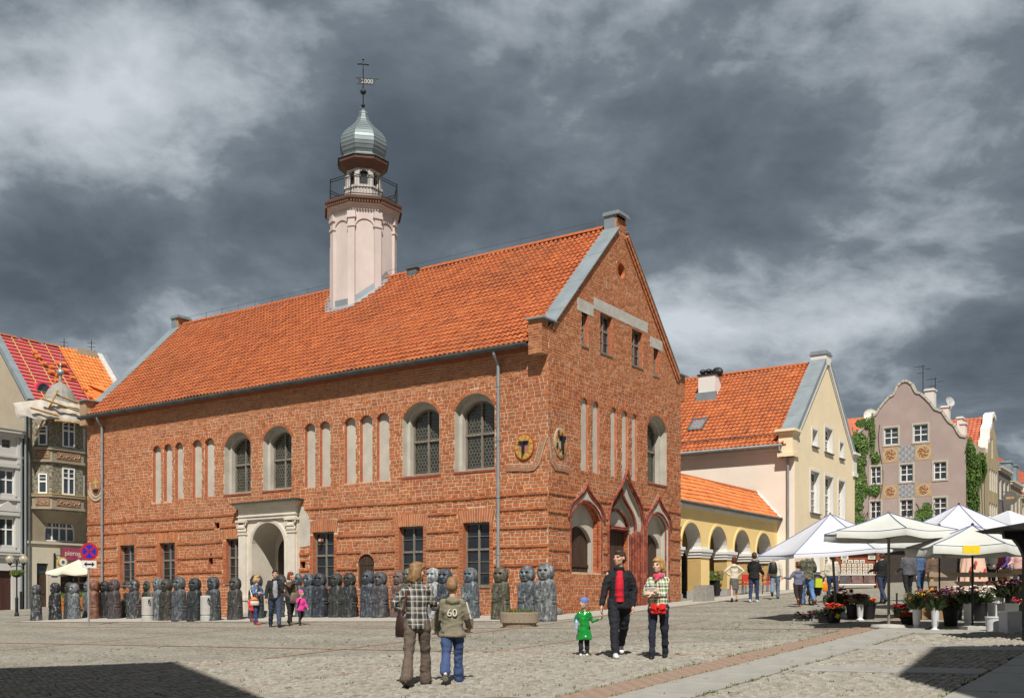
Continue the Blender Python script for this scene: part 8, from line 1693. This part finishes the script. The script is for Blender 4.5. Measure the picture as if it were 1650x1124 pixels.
M_BAGB = mat('dark_brown_leather', (.035, .016, .013), .45, .2, 8, .1, 40); M_STRP = mat('red_brown_strap', (.12, .03, .02), .5)
def sub(a, b): return Vector(a)-Vector(b)
q = wpt(W1, W1['T'](.41*1.7, .185, -.01)); sp_ = [sub(wpt(W1, W1['T'](z, x, y)), q) for z, x, y in ((.60*1.7, .19, .05), (.70*1.7, .155, .085), (.79*1.7, .125, .075), (.835*1.7, .11, .0), (.78*1.7, .13, -.09))]
bag('handbag', 'dark brown leather shoulder bag on the plaid woman', q, 0, .25, .15, .36, M_BAGB, sp_, M_STRP)
# -- toddler, man, woman with the red bow bag
MN = person('man in black jacket and red shirt holding a toddler by the hand', at_px(998, 1059), R(4), 1.81, ((16, 4), (-20, 26)), (('ik', -.185, -.07, .475), ('ik', .125, -.03, .50, (.8, .4, -.3))), (-52, 0), .98, 1.06, dict(c=(.010, .010, .013), hem=.47, t=1.1, collar=1), dict(c=(.52, .010, .028), w=.046, x=-.008, hem=.535), dict(c=(.013, .014, .020), w=1.08), (.66, .66, .66), ('short', (.055, .032, .018)), (.58, .34, .24), N_, heel=(0, 36))
hw_ = wpt(MN, MN['hand'][-1])
tx, ty, tz = at_px(941, 1056); TD = person('toddler in shiny green raincoat and blue knit hat', (tx, ty, tz), R(-8), .93, ((4, 2), (-4, 4)), (('ik', -.12, -.11, .62), ('ik', .29, -.02, .70, (.2, .2, -1))), (-38, 0), 1.42, 1.12, dict(c=(.008, .24, .035), m=M_RAIN, hem=.30, t=1.12, flare=1.28, amp=.012, sleeve=.98, name='raincoat', collar=1), None, dict(c=(.014, .016, .024), w=1.2), (.66, .66, .66), ('hat', (.12, .19, .48)), (.62, .40, .30), N_*.9)
bl = empty('water_bottle', wpt(TD, TD['hand'][-1]+Vector((-.012, -.045, -.10))), .2, 'small blue water bottle in the toddler hand', 'bottle'); mb = MB(); mb.lathe([(.026, 0), (.03, .01), (.03, .12), (.014, .16), (.014, .18)], n=12); mb.build('bottle', mat('pale_blue_plastic', (.30, .42, .60), .2, .1), bl); mb = MB(); mb.lathe([(.017, .18), (.017, .205)], n=10); mb.build('cap', mat('cap_blue', (.03, .06, .3), .4), bl)
W2 = person('blonde woman in green checked jacket with a red bow bag', at_px(1061, 1061), R(-14), 1.63, ((9, 4), (-8, 10)), (('ik', -.045, -.115, .685, (-.6, .5, -.6)), ('ik', -.055, -.125, .665, (.7, .5, -.6))), (-28, 3), 1.02, .98, dict(m=M_PL2, hem=.50, t=1.12, scarf=(.55, .06, .13)), None, dict(c=(.018, .022, .042), m=M_JEAN, w=.95), (.012, .012, .013), ('bob', (.50, .29, .09)), (.64, .42, .31), N_)
lf = empty('leaflet', wpt(W2, W2['T'](.70*1.63, -.09, -.24)), R(-14), 'white folded leaflet held by the blonde woman', 'leaflet'); mb = MB(); mb.cbox((0, 0, 0), (.16, .012, .10), M=Matrix.Rotation(.5, 3, 'X')); mb.build('paper', M_WH, lf)
q = wpt(W2, W2['T'](.505*1.63, .015, -.15)); rb = empty('belt_bag', q, R(-14), 'bright red bag with a large bow worn at the waist', 'handbag'); M_RBAG = mat('bright_red_cloth', (.62, .018, .012), .6, .12, 5, .1, 30)
mb = MB(); mb.cbox((0, 0, .0), (.25, .07, .15)); me_ = mb.build('pouch', M_RBAG, rb); bv = me_.modifiers.new('bevel', 'BEVEL'); bv.width = .02; bv.segments = 3
for s_ in (-1, 1): mb = MB(); mb.add([(0, -.05, .04), (s_*.05, -.075, .10), (s_*.12, -.06, .09), (s_*.125, -.055, .02), (s_*.05, -.07, .0), (s_*.07, -.04, -.05), (s_*.02, -.045, -.04), (0, -.04, .0)], [(0, 1, 4), (1, 2, 3), (1, 3, 4), (0, 4, 5, 6, 7)]); o_ = mb.build('bow_loop', M_RBAG, rb); sd_ = o_.modifiers.new('solid', 'SOLIDIFY'); sd_.thickness = .012
mb = MB(); mb.ico((0, -.07, .04), .024, n=8, k=6); mb.build('bow_knot', M_RBAG, rb, smooth=True)
# -- family by the statues
P6 = person('blonde woman in denim jacket with white shoulder bag near the portal', at_px(413, 1006), R(55), 1.62, ((12, 6), (-8, 10)), (('swing', 20, 8, 75), ('swing', 15, 10, 70)), (15, 0), 1.0, .98, dict(c=(.10, .17, .30), hem=.53, t=1.04, m=M_JEAN), dict(c=(.02, .02, .025), w=.03), dict(c=(.03, .06, .14), m=M_JEAN, w=.95), (.50, .03, .02), ('bob', (.58, .38, .14)), vox=F_)
q = wpt(P6, P6['T'](.40*1.62, -.16, -.10)); bag('handbag', 'white shoulder bag with orange flap on the denim jacket woman', q, R(20), .30, .14, .28, mat('cream_canvas_bag', (.62, .57, .47), .7, .1), [sub(wpt(P6, P6['T'](z, x, y)), q) for z, x, y in ((.57*1.62, -.16, -.09), (.72*1.62, -.10, -.13), (.83*1.62, .06, -.02), (.72*1.62, -.06, .12), (.57*1.62, -.15, .0))], M_WH, flap=mat('orange_leather', (.55, .16, .03), .6))
P7 = person('man in black jacket and grey sweater striding with his family', at_px(443, 1010), R(18), 1.80, ((-16, 14), (22, 6)), (('swing', 12, 12, 20), ('swing', 20, 8, 72)), (0, 0), .98, 1.12, dict(c=(.016, .015, .014), hem=.50, t=1.06, collar=1), dict(c=(.3, .3, .33), m=M_STRI, w=.05, hem=.53), dict(c=(.045, .065, .115), m=M_JEAN, w=1.1), (.014, .014, .015), ('short', (.03, .02, .014)), vox=F_, heel=(25, -12))
P8 = person('red haired woman in brown jacket raising a hand to her face', at_px(468, 1006), R(38), 1.70, ((16, 6), (-14, 14)), (('ik', -.02, -.12, .86, (-.6, .2, -.8)), ('swing', 10, 10, 40)), (20, 5), 1.0, 1.0, dict(c=(.085, .062, .045), hem=.50, t=1.05), None, dict(c=(.010, .010, .012), flare=1.25), (.10, .06, .03), ('bob', (.22, .05, .02)), vox=F_)
q = wpt(P8, P8['T'](.42*1.7, .05, -.20)); bag('handbag', 'large brown pleated bag in front of the red haired woman', q, R(38), .34, .16, .36, mat('taupe_leather', (.13, .095, .07), .6, .3, 14, .3, 14, stretch=(3, 3, .3)), [(.06, 0, .3), (.1, .1, .55), (.1, .16, .62)])
P9 = person('little girl in bright pink jacket and pink hat', at_px(485, 1007), R(30), 1.04, ((10, 4), (-20, 34)), (('ik', -.09, -.1, .83, (-.5, .2, -.8)), ('swing', 12, 14, 30)), (35, 0), 1.36, 1.12, dict(c=(.62, .045, .26), hem=.44, t=1.12), None, dict(c=(.022, .020, .022), w=1.0), (.03, .03, .035), ('hat', (.66, .10, .34)), vox=F_*.9, heel=(0, 30))
P10 = person('small child in red mostly hidden behind the blonde woman', at_px(406, 1001), R(30), .95, ((6, 2), (-6, 4)), None, (0, 0), 1.35, 1.1, dict(c=(.55, .03, .04), hem=.40, t=1.1), None, dict(c=(.10, .04, .07)), (.3, .02, .03), ('bob', (.35, .2, .08)), vox=F_)
# -- strollers by the arcade
person('woman in cream jacket and tweed skirt with hands on hips', at_px(1183, 969), R(172), 1.66, ((10, 4), (-12, 12)), (('ik', -.10, .0, .60, (-1, .3, 0)), ('ik', .10, .0, .60, (1, .3, 0))), (0, 0), 1.0, 1.0, dict(c=(.60, .55, .44), hem=.52, t=1.0, hood=1), None, dict(c=(.1, .1, .1), m=M_TWEED, skirt=.27), (.012, .012, .012), ('bob', (.10, .022, .012)), vox=B_, heel=(0, 25))
person('man in black hooded jacket and blue jeans by the arcade', at_px(1215, 969.5), R(150), 1.78, ((6, 4), (-6, 6)), (('swing', 20, 8, 45), ('swing', 20, 8, 45)), (30, 12), 1.0, 1.08, dict(c=(.012, .012, .014), hem=.47, t=1.14, hood=1), None, dict(c=(.03, .05, .12), m=M_JEAN), (.6, .6, .6), ('short', (.07, .04, .025)), vox=B_)
bp_ = person('man in cream jacket and faded jeans carrying a black backpack', at_px(1249, 964.5), R(165), 1.76, ((14, 6), (-20, 32)), (('swing', -12, 10, 10), ('swing', 12, 10, 15)), (-25, 0), 1.0, 1.06, dict(c=(.56, .51, .43), hem=.50, t=1.1), None, dict(c=(.16, .23, .33), m=M_JEAN, w=1.08), (.03, .022, .015), ('short', (.20, .13, .07)), vox=B_, heel=(0, 35))
q = wpt(bp_, bp_['T'](.56*1.76, .08, .19)); bag('backpack', 'black backpack on the cream jacket man', q, R(165), .34, .2, .46, M_BKT, [(.1, -.05, .4), (.1, -.2, .46), (.12, -.28, .3)], cat='backpack')
person('boy in grey blue jacket and brown trousers reaching for a hand', at_px(1286, 977), R(176), 1.38, ((10, 4), (-22, 36)), (('swing', 5, 10, 25), ('ik', .31, -.06, .68, (.2, .3, -1))), (20, 0), 1.15, 1.05, dict(c=(.14, .15, .22), hem=.50, t=1.12, hood=1), None, dict(c=(.022, .014, .010), w=1.1), (.35, .10, .03), ('short', (.11, .05, .025)), vox=B_, heel=(0, 45))
person('man in camouflage jacket and jeans pushing a pushchair', at_px(1301, 974.5), R(182), 1.80, ((-14, 26), (16, 6)), (('ik', -.12, -.18, .62), ('ik', .10, -.18, .62)), (0, 0), .98, 1.15, dict(m=M_CAMO, hem=.47, t=1.16, hood=1), None, dict(c=(.10, .20, .42), m=M_JEAN, w=1.12), (.20, .10, .05), ('short', (.22, .12, .06)), vox=B_, heel=(40, 0))
bw = person('dark haired woman in cream jacket carrying an orange bag', at_px(1341, 970), R(176), 1.70, ((-12, 14), (14, 6)), (('swing', 6, 10, 12), ('swing', -4, 12, 14)), (0, 0), 1.0, 1.04, dict(c=(.56, .52, .42), hem=.53, t=1.04), None, dict(c=(.03, .055, .13), m=M_JEAN), (.02, .02, .02), ('bob', (.07, .02, .018)), vox=B_, heel=(25, 0))
q = wpt(bw, bw['hand'][1]+Vector((.0, .0, -.46))); bag('shopping_bag', 'orange plastic bag in the hand of the cream jacket woman', q, 0, .24, .12, .34, mat('orange_plastic', (.72, .22, .01), .4, .15, 6), [(-.05, 0, .30), (0, 0, .44), (.05, 0, .30)], cat='bag')
# pushchair
Xp, Yp, Zp = at_px(1318, 974); pc = empty('pushchair', (Xp, Yp+.35, gz(Xp, Yp+.35)), R(10), 'black pushchair with lime green hood pad and large wheels', 'pushchair')
for (x, y, r_) in ((-.26, -.25, .15), (.26, -.25, .15), (-.2, .45, .11), (.2, .45, .11)):
    mb = MB(); mb.tube([(x, y+r_*math.cos(t), r_+r_*math.sin(t)) for t in np.linspace(0, 2*math.pi, 17)[:-1]], .028, 6, closed=True); w_ = mb.build('wheel', M_BKT, pc); mb = MB(); mb.lathe([(.03, -.02), (.03, .02)], n=8); mb.v = [(x+v[2], y+v[0], r_+v[1]) for v in mb.v]; [mb.tube([(x, y, r_), (x, y+r_*math.cos(t), r_+r_*math.sin(t))], .008, 4) for t in np.linspace(0, 5.2, 6)]; mb.build('rim', M_ZN, w_)
mb = MB(); mb.tube([(-.26, -.25, .2), (-.24, .1, .6), (-.23, -.35, 1.02), (.23, -.35, 1.02), (.24, .1, .6), (.26, -.25, .2)], .018, 6); mb.tube([(-.2, .45, .15), (-.22, -.1, .7)], .018, 6); mb.tube([(.2, .45, .15), (.22, -.1, .7)], .018, 6); mb.build('frame', M_ZN, pc)
mb = MB(); loft(mb, [((0, .1, .3), .2, .28), ((0, .08, .45), .23, .32), ((0, -.02, .62), .24, .3), ((0, -.06, .8), .22, .2)], 14); mb.build('seat', M_BKT, pc, smooth=True); mb = MB(); mb.ico((0, -.1, .82), 1, n=14, k=8, sq=(.25, .26, .2)); mb.build('hood', M_BKT, pc, smooth=True); mb = MB(); mb.cbox((-.05, -.36, .72), (.26, .1, .3), taper=.9); mb.build('lime_bag', mat('lime_cloth', (.45, .50, .02), .7, .15), pc)
# -- around the stalls
person('woman in black top and dark jeans at the picture stand', at_px(1421, 972), R(195), 1.70, ((14, 6), (-14, 22)), (('swing', 10, 10, 30), ('swing', 20, 8, 60)), (30, 0), 1.0, 1.05, dict(c=(.010, .010, .012), hem=.50, t=1.06), None, dict(c=(.025, .04, .085), m=M_JEAN), (.012, .012, .012), ('bob', (.10, .045, .025)), vox=B_, heel=(0, 40))
person('bald man in grey jacket walking between the parasols', at_px(1463, 968), R(185), 1.74, ((10, 6), (-12, 14)), (('swing', -8, 12, 14), ('swing', 12, 8, 50)), (-5, 8), 1.04, 1.1, dict(c=(.095, .095, .11), hem=.49, t=1.08, collar=1), None, dict(c=(.010, .010, .012)), (.012, .012, .012), None, (.60, .34, .24), vox=B_)
person('man in blue denim jacket and jeans beyond the bald man', at_px(1482, 960), R(190), 1.76, ((6, 4), (-8, 8)), (('swing', 10, 8, 60), ('swing', 10, 8, 60)), (0, 15), 1.0, 1.05, dict(c=(.07, .13, .26), m=M_JEAN, hem=.52, t=1.06), None, dict(c=(.045, .09, .2), m=M_JEAN), (.03, .03, .03), ('short', (.05, .03, .02)), vox=B_)
person('person in brown coat at the left end of the pallet fence', at_px(1503, 960), R(160), 1.62, ((5, 2), (-5, 4)), None, (0, 10), 1.0, 1.1, dict(c=(.12, .075, .05), hem=.30, t=1.1), None, dict(c=(.02, .02, .02)), (.02, .02, .02), ('bob', (.04, .02, .015)), vox=B_)
crowd = [(1548, 957, 'person in dark grey coat behind the pink draped table', (.05, .05, .055)), (1577, 955, 'person in charcoal jacket bending at the far stall', (.07, .075, .075)), (1597, 954, 'person in white top at the far stalls', (.55, .54, .52)), (1622, 955, 'person in purple jacket among the far stalls', (.10, .05, .2)), (1641, 956, 'person in pale pink top at the right picture edge', (.6, .36, .33)), (1612, 952, 'person in red and blue top among the far stalls', (.5, .05, .06))]
for i, (px, py, lab, c_) in enumerate(crowd): person(lab, at_px(px, py), R(40+70*i), 1.68+.03*(i % 3), ((6, 2), (-6, 5)), (('swing', 15, 10, 60), ('swing', 5, 10, 40)), (10*i, 5), 1.0, 1.05, dict(c=c_, hem=.5, t=1.06), None, dict(c=(.02, .025, .05)), (.02, .02, .02), (('bob', 'short')[i % 2], (.06+.04*(i % 3), .04, .02)), vox=.028)
# ---- turn the voxel unions into plain meshes, add cloth folds and face colours
bpy.context.view_layer.update(); dg = bpy.context.evaluated_depsgraph_get(); new = []
for o, amp, extra, paint in PENDING: new.append(bpy.data.meshes.new_from_object(o.evaluated_get(dg)))
for (o, amp, extra, paint), me_ in zip(PENDING, new):
    o.modifiers.clear(); old = o.data; mt = list(old.materials)
    n_ = len(me_.vertices); co = np.empty(n_*3); me_.vertices.foreach_get('co', co); co = co.reshape(-1, 3)
    if amp and n_:
        no = np.empty(n_*3); me_.vertex_normals.foreach_get('vector', no); no = no.reshape(-1, 3); sd = sum(map(ord, o.name)) % 97
        d = np.array([mnoise.noise(Vector((p[0]*7+sd, p[1]*7, p[2]*13)))*.7+mnoise.noise(Vector((p[0]*15, p[1]*15+sd, p[2]*24)))*.45 for p in co]); d += np.array([max(0, .35-abs(mnoise.noise(Vector((p[0]*4+sd, p[1]*4, p[2]*7)))))*2-.35 for p in co])*.8; co = co+no*(d*amp*1.25)[:, None]; me_.vertices.foreach_set('co', co.ravel())
    if extra is not None and extra.v:
        vs = [tuple(p) for p in co]; fs = [tuple(p.vertices) for p in me_.polygons]; k = len(vs); fs += [tuple(i+k for i in f) for f in extra.f]; vs += extra.v
        m2 = bpy.data.meshes.new(o.name); m2.from_pydata(vs, [], fs); m2.polygons.foreach_set('use_smooth', [True]*len(fs)); bpy.data.meshes.remove(me_); me_ = m2; co = vs
    else: me_.polygons.foreach_set('use_smooth', [True]*len(me_.polygons))
    if paint:
        ca = me_.color_attributes.new('Col', 'FLOAT_COLOR', 'POINT'); ca.data.foreach_set('color', [x for p in co for x in (*paint(p, None), 1.0)])
    me_.materials.clear()
    for m_ in mt: me_.materials.append(m_)
    me_.update(); o.data = me_; bpy.data.meshes.remove(old)
# ================================================================== tall houses beside the viewer whose shadows fall into the square
def shade_house(loc, w, d, eave, ridge, hip0, hip1, label):
    h_ = empty('town_house', loc, 0, label, 'house'); mb = MB(); mb.box((0, -d, -2), (w, 0, eave)); mb.build('wall', M_CG, h_)
    mb = MB(); mb.add([(0, -d, eave), (w, -d, eave), (w, 0, eave), (0, 0, eave), (hip0, -d*.5, ridge), (w-hip1, -d*.5, ridge), (hip0, -.6, ridge), (w-hip1, -.6, ridge)], [(0, 1, 5, 4), (1, 2, 7, 5), (2, 3, 6, 7), (3, 0, 4, 6), (4, 5, 7, 6)]); mb.build('roof', M_TR, h_)
    for f in range(4):
        for k in range(int(w/2.4)): cross_window(h_, .8+k*2.4, 1.9+k*2.4, 1.2+f*3.1, 3.0+f*3.1, lambda a, b, d_: (a, d_, b), -.03, M_WH, glass=M_GLW)
TE = math.tan(SUN_EL); KX = -SUN_H.x/-SUN_H.y
# left: shadow ridge end at (-7.5, 21.8), eave corner at (-3.8, 14.2)
yb = 5.0
eL = (14.2-yb)*TE; rL = (21.7-yb)*TE
xr = -6.7-(-SUN_H.x)*(21.7-yb); xe = -3.3-(-SUN_H.x)*(14.2-yb)
shade_house((xe-14, yb, 0), 14, 6, eL, rL, 3, xe-xr, 'tall town house left of the viewpoint with steep roof')
# right: shadow eave corner at (5.1, 14.2), roof edge up to (7.1, 18.9)
yb = 6.0; eR = (14.2-yb)*TE; rR = (18.9-yb)*TE; xe = 5.0-(-SUN_H.x)*(14.2-yb); xr = 7.06-(-SUN_H.x)*(18.9-yb)
shade_house((xe, yb, 0), 12, 6, eR, rR, xr-xe, 3, 'tall town house right of the viewpoint with steep roof')
